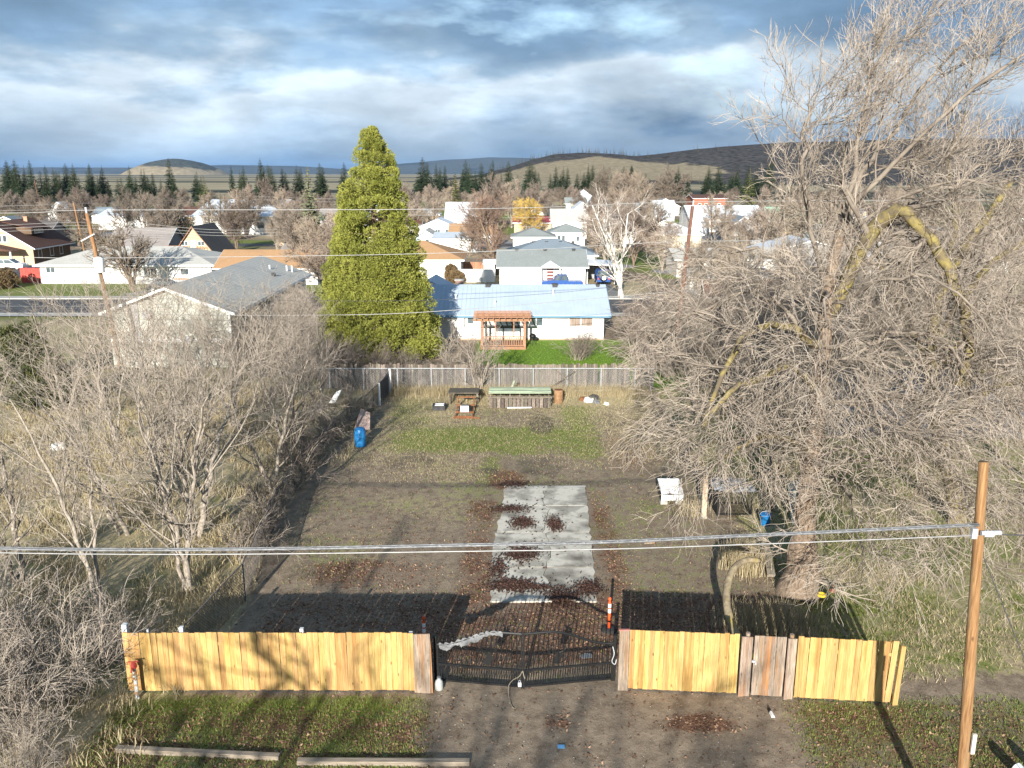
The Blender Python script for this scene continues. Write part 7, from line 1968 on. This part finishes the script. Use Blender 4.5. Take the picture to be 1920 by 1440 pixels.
L_STRAW = leafmat('straw_blade', (0.28, 0.22, 0.125), (0.54, 0.46, 0.29), trans=.2, rnd=0)
L_GREENB = leafmat('grass_blade', (0.06, 0.095, 0.018), (0.22, 0.245, 0.065), trans=.2, rnd=0)
x, y = scatter(165000, -32, -8.3, 18, 57, 's', 1, .12, 1.6)
grass_object('dry_grass', x, y, .40, .013, .8, 1, L_STRAW)
x, y = scatter(140000, -8.6, 9.5, 38, 56, 's', 2, .12)
grass_object('dry_grass', x, y, .08, .009, 1.1, 2, L_STRAW)
r = np.random.default_rng(77)
x, y = r.uniform(-8.6, 10, 45000), r.uniform(22, 46, 45000)
k = (vnoise(x, y, 2.4, 61) > .55) & ~((x > -.9) & (x < 3.5) & (y > 26.3) & (y < 37.6))
grass_object('dry_grass', x[k], y[k], .035, .010, 2.5, 8, L_STRAW)
x, y = scatter(120000, 9, 22, 17, 56, 's', 3, .1, 1.3)
grass_object('dry_grass', x, y, .15, .008, 1.3, 3, L_STRAW)
r = np.random.default_rng(12)
x = np.concatenate([r.uniform(-9, 9, 9000), r.normal(8.55, .33, 1500), r.normal(8.3, .8, 2200), r.normal(7.7, .3, 260), r.uniform(-9, 9, 900)])
y = np.concatenate([r.normal(54.6, .45, 9000), r.normal(29.1, .42, 1500), r.normal(24.9, .5, 2200), r.normal(34.6, .6, 260), r.normal(53.0, .9, 900)])
h = np.concatenate([np.full(9000, .62), np.full(1500, .9), np.full(2200, .5), np.full(260, .5), np.full(900, .5)])
grass_object('tall_dry_grass', x, y, h, .008, .4, 4, L_STRAW)
x, y = scatter(130000, -11, 14, 15.5, 22, 'g', 5, .25)
grass_object('green_grass', x, y, .075, .012, .9, 5, L_GREENB)
x, y = scatter(230000, -24, 18, 22, 56, 'g', 6, .25)
grass_object('green_grass', x, y, .10, .011, .9, 6, L_GREENB)
x, y = scatter(26000, -7.5, 13, 56.5, 73.3, 'w', 7, .3)
grass_object('lawn_grass', x, y, .06, .03, .8, 7, leafmat('lawn_blade', (0.08, 0.15, 0.016), (0.18, 0.29, 0.04), trans=.2, rnd=0))


def leaves(name, x, y, z, size, seed, mat):
    r = np.random.default_rng(seed); n = len(x)
    c = np.stack([x, y, z + r.uniform(.004, .03, n)], 1); a = r.uniform(0, 6.283, n); s = size * r.uniform(.6, 1.3, n)
    d = np.stack([np.cos(a), np.sin(a), r.normal(0, .35, n)], 1) * s[:, None]
    e = np.stack([-np.sin(a), np.cos(a), r.normal(0, .35, n)], 1) * (s * .55)[:, None]
    V = np.stack([c - d, c + e * .9, c + d, c - e], 1).reshape(-1, 3)
    return setp(link_mesh(name, mesh_np(name, V, np.arange(4 * n).reshape(-1, 4), attrs=dict(c=np.repeat(r.uniform(0, 1, n) ** 1.6, 4)), mat=mat)), kind='stuff')


L_LEAF = leafmat('fallen_leaf', (0.11, 0.052, 0.032), (0.42, 0.27, 0.17), trans=.1, rnd=0)
L_LEAFDARK = leafmat('wet_leaf', (0.032, 0.018, 0.014), (0.13, 0.07, 0.048), trans=0, rnd=0)
x, y = scatter(90000, -12, 14, 15.5, 30, 'l', 21, .2)
leaves('fallen_leaves', x, y, gz(x, y), .042, 22, L_LEAF)
x, y = scatter(90000, -9, 10, 29, 50, 'l', 23, .25)
leaves('fallen_leaves', x, y, gz(x, y), .045, 24, L_LEAF)
r = np.random.default_rng(31)
x, y = r.uniform(-9, 10, 7000), r.uniform(16, 46, 7000)
leaves('fallen_leaves', x, y, gz(x, y), .045, 32, L_LEAF)
r = np.random.default_rng(30)
x, y = r.uniform(-9, 10, 5000), r.uniform(16, 46, 5000)
leaves('grit', x, y, gz(x, y), .018, 35, leafmat('pale_grit', (0.30, 0.27, 0.22), (0.50, 0.46, 0.40), trans=0, rnd=0))
px_, py_ = [], []
for cx, cy, sx_, sy_, n in ((.42, 33.1, .26, .30, 800), (1.78, 32.95, .17, .36, 600), (.42, 30.15, .30, .40, 900), (.15, 29.95, .20, .15, 300), (0.0, 27.55, .45, .26, 1300), (.75, 27.4, .35, .12, 350), (2.72, 27.3, .26, .3, 700), (-.1, 34.6, .45, .22, 700), (1.75, 26.6, .35, .35, 900), (.1, 37.6, .35, .25, 400), (-.5, 28.9, .18, .5, 500), (1.3, 31.5, 1.2, 3.6, 260)):
    px_.append(r.normal(cx, sx_, n)); py_.append(r.normal(cy, sy_, n))
x, y = np.concatenate(px_), np.concatenate(py_)
leaves('leaf_pile', x, y, np.where((x > -.8) & (x < 3.4) & (y > 26.4), .056, .0) + r.uniform(0, .03, len(x)), .05, 33, L_LEAFDARK)
